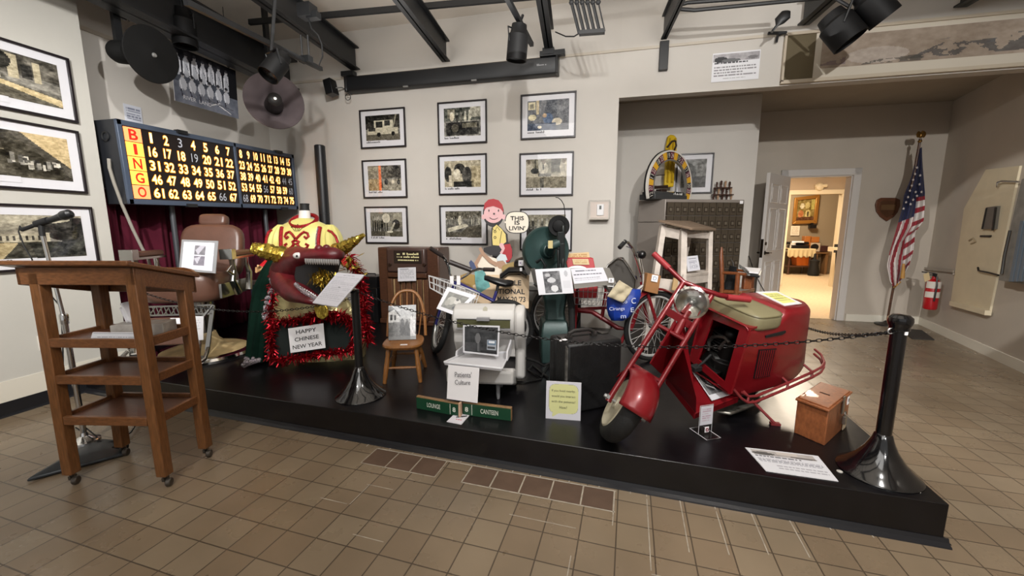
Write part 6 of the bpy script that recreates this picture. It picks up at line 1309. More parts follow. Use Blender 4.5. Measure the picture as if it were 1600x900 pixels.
# seat
OLV = mat('olive_vinyl', '#7e775a', .42, noise=.05, nscale=9, bump=.06, bscale=140)
sa, sb_, sc_, sd_ = [cz(*q) for q in ((1181, 514), (1231, 490))]+[cz(1104, 486, TF), cz(1113, 464, TF)]
s_f = (sa[0]+sc_[0])/2-.02; s_r = sb_[0]+.0; zs0 = (sa[1]+sc_[1])/2
SEATL = [sz(1104, 486, TF), sz(1181, 513, TN+.01)]
mb = MB(); secs = []
def seat_ring(z, k, n=44):
    out = []
    for j in range(n):
        th_ = 2*PI*j/n; c_, s_ = math.cos(th_), math.sin(th_); e = .38 if c_ < 0 else .6
        ss = (s_f+s_r)/2+(s_r-s_f)/2*k*math.copysign(abs(c_)**e, c_); tt = TC+(HW+.012)*k*math.copysign(abs(s_)**.45, s_)
        out.append(S(ss, tt, z+zs0))
    return out
for z, k in ((.0, .95), (.004, .99), (.02, 1.02), (.062, 1.0), (.078, .975), (.086, .92), (.094, .6), (.097, .2)): secs.append(seat_ring(z, k))
mb.loft(secs); seat_o = ob('seat', mb, OLV, t, sharp=70)
mb = MB(); mb.tube(seat_ring(.078, .98), .004, 5, closed=True); ob('seat_piping', mb, mat('olive_piping', '#5f583c', .5), seat_o)
# engine
ENG = mat('engine_dark_iron', '#1b1a19', .5, .6, noise=.3, nscale=14)
fc_ = (I[0]+I[1]+I[2]+I[3])/4
ef = lambda px, py, b_=.06: AP(px, py, O[0]-fn_*b_, fn_)
mb = MB(); mb.lathe(ef(1128, 575, .16), SN, [(.08, -.03), (.09, 0), (.09, .07), (.06, .08), (.06, .2), (0, .2)], 20)
for k in range(7): mb.lathe(ef(1128, 545, .15)+SN*(k*.018), SN, [(.075, 0), (.075, .008), (.05, .009)], 20)
mb.lathe(ef(1112, 566, .1), fn_, [(0, -.06), (.07, -.06), (.08, 0), (.06, .03), (0, .035)], 24); mb.box(ef(1118, 580, .14), (.2, .16, .1), (SU, ST_, SN)); ob('engine_block', mb, ENG, t, bevel=.004)
mb = MB(); mb.tube([ef(1107, 548), ef(1108, 534), ef(1113, 527), ef(1122, 526), ef(1133, 528), ef(1140, 536)], [.009, .011, .012, .012, .012, .011], 10); mb.tube([ef(1124, 545), ef(1130, 537), ef(1138, 530)], .010, 8); ob('intake_pipe', mb, mat('dull_pipe', '#4d4946', .4, .7), t)
mb = MB(); mb.ball(ef(1142, 523, .08), (.035, .035, .03), 12); ob('carburettor', mb, ENG, t)
mb = MB(); mb.tube([ef(1110, 512, .05), ef(1103, 542, .05)], .005, 6); ob('fuel_line', mb, CHROME, t)
mb = MB(); q = [ef(1087, 575, -.06), ef(1098, 567, -.03), ef(1111, 554, .02)]; mb.tube(q, .008, 8); mb.box(q[0], (.06, .045, .03), (SU, ST_, SN)); ob('kick_pedal', mb, RUBBER, t, bevel=.006)
# bumper rail, stand, exhaust plate, rear wheel
mb = MB()
rt_ = TN+.05
r1_ = [sz(1146, 608, TN), sz(1158, 622, rt_-.02), sz(1168, 629, rt_), sz(1180, 628, rt_), sz(1230, 607, rt_), sz(1268, 590, rt_), sz(1282, 582, rt_-.05), sz(1287, 574, rt_-.12), sz(1282, 562, rt_-.2), sz(1272, 553, rt_-.27)]
up2 = SN*.03+SU*.012-ST_*.012
mb.tube(r1_, .008, 8); mb.tube([q+up2 for q in r1_[1:]], .008, 8)
for k in (2, 4, 5, 7): mb.tube([r1_[k], r1_[k]+up2], .007, 6)
for k in (2, 4, 5): mb.tube([r1_[k]+up2, r1_[k]+up2+SN*.02-ST_*.06], .007, 6)
ob('bumper_rail', mb, mat('dull_red_rail', '#7c2a2c', .45), t)
mb = MB(); k1 = sz(1174, 625, TN+.03); k2 = G(1211, 662, ST+.008); mb.tube([k1, k2], .008, 8); mb.box(k2, (.05, .03, .012)); ob('side_stand', mb, mat('dull_red_rail', '#7c2a2c', .45), t)
mb = MB(); ep = [G(1118, 646, ST+.03), G(1142, 650, ST+.03), G(1180, 636, ST+.03), G(1194, 624, ST+.03), G(1188, 618, ST+.03), G(1150, 630, ST+.03)]; mb.prism(ep, Z_*.02); ob('exhaust_plate', mb, mat('scuffed_aluminium', '#85827a', .4, .8, noise=.35, nscale=18), t, bevel=.008)
rc = S(srear-.30, TC, .0); rc = rc+SN*((ST+.2-rc.z)/SN.z); mb = MB(); mb.lathe(rc, ST_, [(.15+.05*math.cos(-PI*.62+PI*1.24*i/16), .05*math.sin(-PI*.62+PI*1.24*i/16)) for i in range(17)], 36); rw_ = ob('rear_tyre', mb, RUBBER, t)
mb = MB(); mb.lathe(rc, ST_, [(0, -.03), (.13, -.03), (.14, 0), (.13, .03), (0, .03)], 30); ob('wheel_disc', mb, mat('cream_rim', '#b9b29c', .4), rw_)
# papers on the scooter
p = Pic(40, 40, (208, 208, 212)); p.rect(.05, .06, .95, .84, (110, 110, 110)); p.noise(9, 50, 4, (.05, .06, .95, .84)); p.ell(.4, .35, .12, .16, (45, 45, 45)); p.ell(.4, .62, .2, .14, (60, 60, 62)); p.ell(.62, .42, .1, .14, (190, 190, 190)); p.line(.3, .55, .7, .75, .06, (205, 205, 205)); p.ell(.68, .7, .1, .08, (50, 50, 50)); p.rect(.05, .06, .4, .25, (170, 170, 172), .7)
fnr = (fb-fa).cross(fd-fa).normalized(); fnr = fnr if fnr.z > 0 else -fnr; fpl = fa+fnr*.012
card('photo_print', 'black and white photo of a rider lying on the scooter floorboard', 'photo', AP(1079, 577, fpl, fnr), AP(1093, 582, fpl, fnr), AP(1145, 615, fpl, fnr), AP(1112, 626, fpl, fnr), p, pm=print_mat('glossy_print', .2), th=.002)
p = Pic(30, 24, (212, 212, 212)); p.rect(.12, .12, .88, .88, (214, 212, 130)); p.lines(.18, .2, .85, .8, 4, (150, 148, 90), 3, .3)
dpl = sz(1250, 486, TN)+SN*.008
card('paper_notice', 'white paper with a yellow printed panel lying on the scooter rear deck', 'notice', AP(1181, 456, dpl, SN), AP(1214, 455, dpl, SN), AP(1253, 474, dpl, SN), AP(1226, 477.5, dpl, SN), p, th=.003)

# ================================================================ FRONT STAGE ITEMS
# suitcase
SUIT = mat('black_fibre_case', '#131314', .5, noise=.35, nscale=16, bump=.25, bscale=60)
a, b_, c = G(885, 650, ST), G(853, 630, ST), G(969, 634, ST); hgt = AP(885, 539, a, A_).z-ST-.0
x = (c-a); Ls = x.length; x.normalize(); y = V((-x.y, x.x, 0)); wd = .25
t = thing('suitcase', 'large black worn suitcase standing upright left of the scooter', 'suitcase', a+x*Ls/2+y*wd/2)
mb = MB(); mb.box(a+x*Ls/2+y*wd*.32+Z_*(hgt/2), (Ls, wd*.62, hgt), (x, y, Z_)); ob('shell', mb, SUIT, t, bevel=.018)
mb = MB(); mb.box(a+x*Ls/2+y*wd*.82+Z_*(hgt/2), (Ls, wd*.34, hgt), (x, y, Z_)); ob('lid', mb, SUIT, t, bevel=.018)
mb = MB(); hc_ = a+x*Ls*.42+y*wd*.5+Z_*hgt; mb.tube([hc_-x*.09, hc_-x*.085+Z_*.03, hc_-x*.05+Z_*.045, hc_+x*.05+Z_*.045, hc_+x*.085+Z_*.03, hc_+x*.09], .012, 8); mb.box(hc_-x*.09+Z_*.005, (.04, .03, .015), (x, y, Z_)); mb.box(hc_+x*.09+Z_*.005, (.04, .03, .015), (x, y, Z_)); ob('handle', mb, mat('worn_leather_handle', '#211d1b', .6), t)
for k in (.12, .88): mb = MB(); mb.box(a+x*Ls*k+y*wd*.62+Z_*(hgt+.002), (.05, .06, .012), (x, y, Z_)); ob('latch', mb, mat('dull_latch', '#4a4744', .4, .8), t, bevel=.003)
mb = MB(); mb.box(a-x*.004+y*.015+Z_*hgt*.5, (.006, .012, hgt*.95), (x, y, Z_)); mb.tube([a+x*.0+y*.01+Z_*.02, a+y*.005+Z_*(hgt-.02)], .006, 6); ob('worn_edge', mb, mat('worn_edge_grey', '#55534f', .7, noise=.5, nscale=30), t)
mb = MB(); mb.box(a+x*.02+y*.10+Z_*(hgt+.001), (.055, .035, .002), (x, y, Z_)); ob('tag', mb, PAPER, t)
# yellow speech bubble card
p0, p1 = G(852.5, 653.5, ST), G(907, 657.5, ST); xx = (p1-p0); Wc = xx.length; xx.normalize(); hh = AP(853.5, 598, p0, A_).z-ST; nn = xx.cross(Z_)
p = Pic(64, 64, (204, 203, 210)); rb = [(.10+.02, .10)]
bx0, by0, bx1, by1 = .09, .07, .92, .84
m1 = np.maximum(np.abs((p.xx-(bx0+bx1)/2)/((bx1-bx0)/2)), 0)**5+np.abs((p.yy-(by0+by1)/2)/((by1-by0)/2))**5
p._p(m1 < 1.12, (168, 168, 150)); p._p(m1 < 1, (206, 206, 148)); p.poly([(.2, .82), (.38, .84), (.18, .95)], (206, 206, 148))
t, nrm = card('question_card', 'white card with a yellow speech bubble question, standing before the suitcase', 'card', p0+Z_*hh-nn*.03, p1+Z_*hh-nn*.03, p1, p0, p, th=.005)
mb = MB(); up_ = (Z_*hh-nn*.03).normalized()
for i, (s, w_) in enumerate((('If you lived nearby,', .68), ('would you interact', .68), ('with the patients?', .68), ('How?', .22))): text(mb, s, p0+xx*Wc*.5+up_*hh*(.76-.145*i)+nrm*.0015, xx, up_, w=Wc*w_, h=hh*.075)
ob('lettering', mb, mat('olive_ink', '#5d5d48', .6), t)
# acrylic holder with a small notice
ac = G(1100, 688, ST); ACR = glass_mat('clear_acrylic', (.93, .94, .95, 1), .04)
t = thing('acrylic_holder', 'clear acrylic stand with a small notice in front of the scooter', 'sign holder', ac)
p0, p1 = G(1090, 683, ST+.004), G(1112, 672, ST+.004); xx = R_*.9+A_*.25; xx.normalize(); nn = xx.cross(Z_); c0 = (p0+p1)/2; Wc = .085; hh = AP(1112, 634, c0, A_).z-ST
mb = MB(); mb.box(c0+Z_*(hh/2), (Wc, .004, hh), (xx, nn, Z_)); ob('upright', mb, ACR, t)
mb = MB(); mb.box(c0+Z_*.002, (Wc*1.05, .13, .004), (xx, nn, Z_)); ob('foot', mb, ACR, t)
mb = MB(); k_ = [c0+xx*(Wc*.525*a_)+nn*(.065*b_)+Z_*.004 for a_, b_ in ((-1, -1), (1, -1), (1, 1), (-1, 1))]; mb.tube(k_, .0022, 5, closed=True); ob('foot_edge', mb, mat('pale_acrylic_edge', '#c9c9cc', .25), t)  # opaque pale tubes paint the bright rim of the acrylic, upright included
mb = MB(); k_ = [c0+xx*(Wc*.5*a_)+Z_*z_ for a_, z_ in ((-1, .004), (-1, hh), (1, hh), (1, .004))]; mb.tube(k_, .0018, 5); ob('upright_edge', mb, mat('pale_acrylic_edge', '#c9c9cc', .25), t)
p = Pic(20, 28, (205, 205, 212)); p.lines(.15, .15, .85, .85, 6, (180, 150, 165), 5, .4); canvas('notice', p, c0-xx*Wc*.47+Z_*hh*.98+nn*.003, xx*Wc*.94, -Z_*hh*.66, t)
mb = MB(); q = c0+Z_*.03+nn*.012; mb.box(q, (.026, .002, .032), (xx, nn, Z_)); mb.torus(q+nn*.003, nn, .008, .0022, 14, 5, m=1); ob('number_tag', mb, [PAPER, mat('maroon_ink', '#8a3a4a', .6)], t)
# wooden box with padlock
BOXW = wood('orange_brown_wood', '#8a5230', .42, .25, (5, 5, 2.5))
a, b_, c = G(1288, 697, ST), G(1240, 676, ST), G(1325, 662, ST); x = (c-a); Lx = x.length*.92; x.normalize(); y = V((-x.y, x.x, 0)); Ly = max(.17, (b_-a).dot(y)*1.02); y = ((b_-a)-x*(b_-a).dot(x)*.25).normalized(); Ly = (b_-a).length; hb = AP(1290, 640, a, A_).z-ST-.01
t = thing('wooden_box', 'small wooden ballot box with a slot in its lid and a padlock', 'box', a+x*Lx/2+y*Ly/2)
fx, fy = (b_-a).normalized(), x
quad = [a, a+x*Lx, a+x*Lx+(b_-a), b_]
mb = MB(); mb.prism(quad, Z_*hb); ob('body', mb, BOXW, t, bevel=.004)
cq = sum(quad, V((0, 0, 0)))/4; mb = MB(); mb.prism([cq+(q-cq)*1.08+Z_*hb for q in quad], Z_*.012); mb.prism([cq+(q-cq)*.98+Z_*(hb+.012) for q in quad], Z_*.006); ob('lid', mb, BOXW, t, bevel=.003)
mb = MB(); mb.box(cq+Z_*(hb+.0185), (.05, .012, .002), (fx, fy, Z_)); ob('slot', mb, mat('dark_slot', '#2b1509', .8), t)
nx = x.cross(Z_).normalized(); nx = nx if nx.dot(EYEP-a) > 0 else -nx
fr = a+x*Lx*.62+nx*.006
mb = MB(); mb.box(fr+Z_*(hb*.86), (.03, .006, .10), (x, nx, Z_)); mb.torus(fr+Z_*(hb*.62)+nx*.012, nx, .013, .003, 14, 6); mb.box(fr+Z_*(hb*.44)+nx*.012, (.034, .014, .045), (x, nx, Z_)); ob('padlock', mb, mat('padlock_steel', '#a8a59c', .3, .9), t, bevel=.003)
mb = MB(); q = a+x*Lx*.9+nx*.002+Z_*hb*.86; mb.box(q, (.03, .002, .05), (x, nx, Z_)); mb.box(q+nx*.002, (.008, .001, .02), (x, nx, Z_), m=1); ob('number_tag', mb, [PAPER, INK], t)
mb = MB(); q = a+x*Lx*.80+nx*.006+Z_*hb*.22; mb.box(q, (.055, .002, .075), (x, nx, Z_)); ob('paper_tag', mb, mat('tan_paper_tag', '#b9a78c', .6), t)
# paper lying at the stage edge
p = Pic(72, 40, (206, 206, 210)); p.rect(.05, .04, .92, .27, (170, 164, 160)); p.noise(9, 30, 5, (.05, .04, .92, .27)); p.ell(.2, .2, .16, .07, (90, 88, 86)); p.ell(.75, .23, .18, .04, (110, 106, 104)); p.rect(.4, .06, .7, .18, (190, 182, 174)); p.lines(.06, .31, .7, .37, 1, (60, 60, 66), 4, .1); p.lines(.06, .42, .95, .62, 3, (120, 120, 128), 9, .5); p.lines(.25, .68, .95, .86, 2, (150, 150, 156), 6, .3)
card('printed_sheet', 'white printed sheet with a landscape strip lying at the stage front edge', 'notice', G(1164, 699, ST+.003), G(1278, 712.5, ST+.003), G(1310, 752, ST+.003), G(1197, 736, ST+.003), p, th=.002)

# ================================================================ TRICYCLE AND ITS LOAD
TRED = mat('tricycle_red', '#7a141c', .3, .2, coat=.3)
tc = D(1021, 516, 3.36); tc.z = ST+.30; tax = (A_*.93+R_*-.36).normalized()
t = thing('tricycle', 'red adult tricycle with white wire rear basket behind the suitcase', 'tricycle', V((tc.x-.45, tc.y+.1, ST)))
bike_wheel(t, tc, tax, .30, .02, 32)
DT = 3.3
mb = MB(); hd1, hd2_ = D(998, 450, DT), D(1003, 478, DT); 
for s in (-1, 1): mb.tube([D(1006, 458, DT)+tax*s*.05, tc+tax*s*.055], .014, 8)
mb.tube([D(1003, 440, DT), D(1010, 470, DT)], .02, 10); ob('fork', mb, TRED, t)
mb = MB(); hz = tc.cross(tax)
def tf2(u, v): 
    x, y, a = basis(tax); ang_ = rad(20)+rad(165)*v; up = Z_; si = tax.cross(Z_).normalized()
    return tc+(si*-math.cos(ang_)+up*math.sin(ang_))*(.325-.012*abs(u-.5)*2)+tax*((u-.5)*.075)
mb.grid(tf2, 6, 28); ob('front_mudguard', mb, TRED, t, solid=.005)
mb = MB(); mb.tube([D(1005, 455, DT), D(985, 515, 3.3), D(965, 512, 3.32), D(925, 487, 3.4), D(893, 484, 3.45)], .021, 10); mb.tube([D(1004, 470, DT), D(970, 535, 3.3), D(950, 525, 3.34)], .016, 10); mb.tube([D(893, 484, 3.45), D(960, 480, 3.5)], .014, 8); mb.tube([D(940, 500, 3.36), D(946, 462, 3.4), D(948, 448, 3.4)], .016, 10); mb.tube([D(903, 446, 3.3), D(899, 500, 3.38), D(896, 540, 3.4)], .013, 8); ob('frame', mb, TRED, t)
for dd_ in (3.84, 4.02):
    q = D(870, 520, dd_); q.z = ST+.29; q2 = bike_wheel(t, q+A_*.1, (A_*.93+R_*-.36).normalized(), .28, .02, 24)
mb = MB(); mb.tube([D(902, 470, 3.42), D(940, 478, 3.42)], .01, 6)
bk = [D(888, 445, 3.3), D(958, 447, 3.3), D(962, 440, 3.7), D(900, 438, 3.7)]; bb2 = [D(892, 475, 3.3), D(950, 479, 3.3), D(954, 470, 3.68), D(902, 468, 3.68)]
mb = MB()
for f in (0, .33, .66, 1): mb.tube([a.lerp(b_, f) for a, b_ in zip(bk, bb2)], .0035 if f else .006, 5, closed=True)
for i in range(4):
    for k in range(9): f = k/9; mb.tube([bk[i].lerp(bk[(i+1) % 4], f), bb2[i].lerp(bb2[(i+1) % 4], f)], .0025, 4)
for k in range(1, 9): mb.tube([bb2[0].lerp(bb2[1], k/9), bb2[3].lerp(bb2[2], k/9)], .0025, 4)
ob('wire_basket', mb, BASKW, t)
mb = MB(); mb.tube([D(1004, 445, DT), D(1003, 430, DT), D(995, 405, DT-.02), D(988, 388, DT-.03), D(981, 379, DT-.06), D(974, 378, DT-.12)], .012, 10); mb.tube([D(1002, 432, DT), D(1004, 425, DT+.08), D(1000, 405, DT+.25)], .012, 10); mb.tube([D(978, 385, DT-.1), D(988, 388, DT-.1), D(990, 398, DT-.1)], .005, 6); ob('handlebar', mb, CHROME, t)
mb = MB(); mb.tube([D(977, 377, DT-.1), D(968, 387, DT-.14)], .018, 10); ob('grip', mb, BLACKM, t)
mb = MB(); mb.ball(D(1003, 398, DT-.05), .035, 14); mb.tube([D(996, 393, DT-.03), D(1003, 398, DT-.05)], .01, 8); ob('horn_bulb', mb, mat('gloss_black_rubber', '#0e0e10', .3), t)
mb = MB(); mb.tube([D(1005, 428, DT-.03), D(1005, 445, DT-.03), D(992, 478, DT-.04)], .02, 8, flat=.4); mb.tube([D(1004, 446, DT-.05), D(985, 462, DT-.05), D(970, 478, DT-.06)], .018, 8, flat=.4); ob('white_strap', mb, mat('white_strap', '#bdb9b4', .6), t)
mb = MB(); mb.tube([D(940, 432, 3.45), D(950, 414, 3.45), D(964, 403, 3.45), D(973, 403, 3.45), D(980, 412, 3.44), D(996, 436, 3.42)], .008, 8); ob('chrome_arch', mb, CHROME, t)
mb = MB(); mb.prism([D(942, 432, 3.47), D(951, 416, 3.47), D(964, 405, 3.47), D(973, 405, 3.47), D(981, 416, 3.47), D(994, 438, 3.45), D(990, 466, 3.45), D(948, 466, 3.47)], A_*.05); ob('dark_panel', mb, mat('dark_brown_panel', '#2e2820', .6), t, bevel=.012)  # dark brown panel filling the space under the chrome arch
# red box in the basket
t = thing('red_box', 'red box with cream label standing in the tricycle basket', 'box', D(912, 462, 3.5))
mb = MB(); mb.prism([D(885, 403, 3.5), D(927, 403, 3.5), D(934, 440, 3.46), D(934, 466, 3.46), D(892, 466, 3.46), D(888, 440, 3.46)], A_*.16); ob('box', mb, mat('red_carton', '#a82027', .5), t, bevel=.006)
p = Pic(26, 12, (205, 185, 145)); p.lines(.1, .15, .9, .85, 3, (170, 130, 90), 3, .4); a, b_, c, d = D(894, 404.5, 3.485), D(919, 404.5, 3.485), D(921, 413.5, 3.48), D(896, 413.5, 3.48); canvas('label', p, a, b_-a, d-a, t, quad=(a, b_, c, d))
mb = MB(); mb.loft([[D(902+18*math.cos(rad(a_)), 424+9*math.sin(rad(a_)), 3.44) for a_ in range(180, 361, 15)], [D(902+18*math.cos(rad(a_)), 424+9*math.sin(rad(a_)), 3.45) for a_ in range(180, 361, 15)]]); ob('white_arch', mb, PAPER, t)
p = Pic(30, 8, (205, 182, 140)); p.lines(.15, .2, .9, .8, 2, (150, 110, 60), 3, .3); card('cream_card', 'cream printed card leaning behind the red box', 'card', D(885, 396, 3.56), D(920, 394, 3.56), D(922, 405, 3.56), D(884, 405, 3.56), p, mat('cream_card', '#d0bb93', .7))
# grey desk sign
t = thing('lectern_sign', 'slanted white text panel with grey metal edges right of the green machine', 'sign', (lambda q: V((q.x, q.y, ST)))(D(926, 480, 3.1)))
a, b_, c, d = D(890, 419, 3.2), D(952, 418, 3.2), D(961, 438, 3.02), D(896, 444, 3.02); nrm = (b_-a).cross(a-d).normalized(); cc = EYEP+(c-EYEP)*((a-EYEP).dot(nrm)/(c-EYEP).dot(nrm)); c = cc
mb = MB(); mb.prism([a, b_, c, d], -nrm*.02); mb.prism([d, c, c+(c-b_)*.28, d+(d-a)*.28], A_*.012); ob('panel', mb, mat('grey_sign_metal', '#85827d', .45, .3), t, bevel=.003)
p = Pic(64, 28, (206, 206, 214)); p.lines(.12, .15, .75, .3, 1, (70, 70, 80), 3, 0); p.lines(.05, .38, .9, .55, 1, (70, 70, 80), 5, 0); p.lines(.05, .64, .8, .9, 2, (150, 150, 160), 8, .2)
a2, b2, c2_, d2_ = a.lerp(d, .05)+(b_-a)*.02, a.lerp(b_, .84), d.lerp(c, .84), d+(c-d)*.02; canvas('printed_face', p, a, b_-a, d-a, t, quad=[q+nrm*.0015 for q in (a2, b2, c2_, d2_)])
mb = MB(); q = D(940, 441, 3.14); mb.tube([q, D(950, 452, 3.3)], .012, 8); mb.tube([D(898, 443, 3.14), D(896, 450, 3.3)], .012, 8); ob('strut', mb, mat('grey_sign_metal', '#85827d', .45, .3), t)
mb = MB(); q = D(955, 438, 3.0); mb.box(q, (.04, .003, .035), (R_, A_, Z_)); text(mb, 'B', q, R_, Z_, h=.02, off=.0025, m=1); ob('letter_tag', mb, [PAPER, INK], t)
# blue bag and paper bag
t = thing('blue_bag', 'blue shopping bag with white script hanging on the tricycle', 'bag', D(972, 500, 3.12))
mb = MB(); secs = []
for (y, x0, x1, dp) in ((500, 955, 976, .03), (494, 951, 984, .06), (482, 948, 992, .07), (470, 948, 998, .07), (460, 950, 1001, .06), (452, 958, 1001, .03)):
    secs.append([D((x0+x1)/2, y, 3.14)+R_*((x1-x0)/2*3.14/FPX*math.copysign(abs(math.cos(2*PI*j/24))**.6, math.cos(2*PI*j/24)))+A_*(dp*math.sin(2*PI*j/24)*(1+.15*math.sin(j*1.7))) for j in range(24)])
mb.loft(secs); ob('bag', mb, mat('blue_plastic_bag', '#1a3a94', .4, bump=.25, bscale=14), t)
mb = MB(); 
for s, x, y, w_, h_, rr_ in (('Cirangs', 964, 483, 24, 7, .12), ('co', 976, 472, 8, 4, .2), ('C', 990, 470, 7, 9, .2), ('m', 974, 495, 8, 5, .2), ('E', 988, 484, 5, 7, .3)):
    xv = (R_*math.cos(rr_)-Z_*math.sin(rr_)*-1*.3).normalized(); yv = (Z_-xv*Z_.dot(xv)).normalized(); text(mb, s, D(x, y, 3.055), xv, yv, h=h_*3.05/FPX, w=w_*3.05/FPX)
ob('script_lettering', mb, mat('white_print', '#cfd3e2', .5), t)
mb = MB()
def pb(u, v): q0_, q1_, q2_, q3_ = (968, 438), (989, 451), (973, 473), (948, 463); x = (q0_[0]*(1-u)+q1_[0]*u)*(1-v)+(q3_[0]*(1-u)+q2_[0]*u)*v; y = (q0_[1]*(1-u)+q1_[1]*u)*(1-v)+(q3_[1]*(1-u)+q2_[1]*u)*v; return D(x, y, 3.02)+A_*(.006*math.sin(u*9+v*4)+.004*math.sin(v*13))
mb.grid(pb, 14, 14); solo('paper_bag', mb, mat('crumpled_cream_paper', '#b5a98e', .8, noise=.08, nscale=20, bump=.4, bscale=40), 'crumpled cream paper bag draped over the blue bag', 'bag', solid=.006)

# ================================================================ STOOL, CARTON, CHAIR, CABINET
CHIP = mat('chipped_white_paint', '#c6bcb2', .6, noise=.14, nscale=12, bump=.2, bscale=30); SWD = wood('weathered_top_wood', '#7d6a58', .7, .3, (4, 12, 12), 0)
DS = 3.75
DK = lambda x, y, d: D(x, y, d*1.035)
t = thing('step_stool', 'tall chipped white wooden step stool with weathered wood top', 'step stool', (lambda q: V((q.x, q.y, ST)))(DK(1060, 500, 3.9)))
tA, tB, tC, tD = DK(1029, 343.5, 3.66), DK(1081, 356, 3.42), DK(1119, 357, 3.86), DK(1078, 345, 4.2)
mb = MB(); mb.prism([tA, tB, tC, tD], -Z_*.022); ob('top', mb, SWD, t, bevel=.004)
def sleg(px0, py0, d0_, px1, py1, d1_, w_=.045, nm='leg'):
    mb = MB(); a = DK(px0, py0, d0_); b_ = DK(px1, py1, d1_); k = (ST-a.z)/(b_.z-a.z); b_ = a.lerp(b_, k); mb.bar(a, b_, w_, w_*1.3, A_); ob(nm, mb, CHIP, t, bevel=.003)
    return a, b_
L1 = sleg(1036, 352, 3.72, 1021, 450, 3.64, .05); L2 = sleg(1067, 358, 3.58, 1065, 460, 3.54, .055); L3 = sleg(1109, 362, 3.86, 1107, 460, 3.86, .042); L4 = sleg(1078, 360, 4.1, 1066, 420, 4.12, .042)
def rail(A, k0, B_, k1, h_, nm='rail', m=CHIP): mb = MB(); a = A[0].lerp(A[1], k0); b_ = B_[0].lerp(B_[1], k1); mb.bar(a, b_, .025, h_); ob(nm, mb, m, t, bevel=.003)
rail(L1, .05, L2, .05, .09); rail(L1, .48, L2, .48, .12); rail(L2, .04, L3, .04, .06); rail(L3, .05, L4, .05, .05)
s0, s1 = DK(1066, 429, 3.5), DK(1107, 425, 3.82); s2, s3 = DK(1107, 421, 4.0), DK(1068, 423, 3.75)
mb = MB(); mb.prism([s0, s1, s2, s3], -Z_*.03); ob('step', mb, CHIP, t, bevel=.003)
mb = MB(); mb.prism([s0-Z_*.03, s1-Z_*.03, s1-Z_*.1, s0-Z_*.10], A_*.02); ob('step_apron', mb, CHIP, t)
p = Pic(22, 26, (212, 212, 220)); p.rect(.18, .14, .82, .2, (90, 90, 100)); p.lines(.18, .3, .88, .9, 6, (150, 150, 162), 4, .3)
q = s0.lerp(s1, .3); card('notice', 'white paper notice standing on the step of the white stool', 'notice', DK(1071.5, 401, 3.62), DK(1090, 399, 3.7), DK(1094, 421.5, 3.66), DK(1075, 424.5, 3.58), p)
t = thing('cardboard_box', 'small brown cardboard box with a white letter D tag, hung beside the stool', 'box', D(1016, 459, 3.2))
mb = MB(); a, b_, c, d = D(1012, 427, 3.2), D(1033, 431, 3.2), D(1028, 460, 3.2), D(1007, 455, 3.2); mb.prism([a, b_, c, d], A_*.08); ob('carton', mb, mat('brown_cardboard', '#8f6236', .7, noise=.12, nscale=8), t, bevel=.004)
mb = MB(); q = D(1023, 435, 3.19); xv = (b_-a).normalized(); yv = (a-d).normalized(); mb.box(q, (.05, .053, .003), (xv, yv, A_)); text(mb, 'D', q-A_*.0, xv, yv, h=.03, off=.004, m=1); ob('letter_tag', mb, [PAPER, mat('blue_grey_ink', '#5a6a8c', .6)], t)
mb = MB(); q = [D(1053, 434, 3.6), D(1060, 437, 3.6), D(1058, 455, 3.6), D(1050, 453, 3.6)]; mb.prism(q, A_*.02); solo('tan_envelope', mb, mat('tan_envelope', '#b29468', .7), 'tan envelope hanging under the step of the white stool', 'envelope')
# wooden chair with folded black cloth and grey tray
CHW = wood('reddish_chair_wood', '#7a4526', .35, .25, (8, 8, 2), .2)
t = thing('wooden_chair', 'reddish wooden armchair behind the scooter holding a black cloth', 'chair', (lambda q: V((q.x, q.y, ST)))(D(1146, 470, 4.3)))
def ctube(k, r_, nm): mb = MB(); mb.tube([D(*q) for q in k], r_, 10); ob(nm, mb, CHW, t)
def drop(px, py, d, r_, nm): q = D(px, py, d); mb = MB(); mb.tube([q, V((q.x, q.y, q.z*.5+ST*.5)), V((q.x, q.y, ST))], [r_, r_*1.15, r_*.8], 10); ob(nm, mb, CHW, t)
ctube([(1127.5, 386, 4.2), (1127, 400, 4.2), (1128, 430, 4.2), (1128, 452, 4.22)], [.01, .02, .022, .02], 'back_post'); ctube([(1141, 424, 4.6), (1142, 450, 4.6)], .016, 'back_post')
ctube([(1127, 426, 4.2), (1148, 427, 4.1), (1166, 429, 4.02)], .016, 'arm'); ctube([(1140, 421, 4.6), (1160, 423, 4.45), (1180, 426, 4.35)], .014, 'arm')
drop(1153, 428, 4.08, .022, 'front_leg'); drop(1176, 427, 4.36, .022, 'front_leg'); drop(1128, 450, 4.2, .022, 'back_leg'); drop(1143, 448, 4.6, .018, 'back_leg')
mb = MB(); mb.prism([D(1127, 453, 4.2), D(1160, 455, 4.06), D(1180, 450, 4.36), D(1149, 449, 4.6)], -Z_*.035); ob('seat', mb, CHW, t, bevel=.01)
mb = MB(); mb.prism([D(1164, 431, 4.1), D(1176, 431, 4.1), D(1174, 452, 4.1), D(1162, 452, 4.1)], A_*.05); ob('arm_panel', mb, CHW, t, bevel=.004)
mb = MB(); secs = []
for y, x0, x1 in ((451, 1129, 1152), (445, 1133, 1151), (435, 1137, 1149), (425, 1141, 1148), (416, 1144, 1147)):
    secs.append([D((x0+x1)/2, y, 4.3)+R_*((x1-x0)/2*4.3/FPX*(1+.12*math.sin(j*2.3+y))*math.cos(2*PI*j/20))+A_*(.07*math.sin(2*PI*j/20)) for j in range(20)])
mb.loft(secs); solo('black_cloth', mb, mat('black_cloth', '#0d0d0e', .9), 'crumpled black cloth heaped on the wooden chair seat', 'cloth')
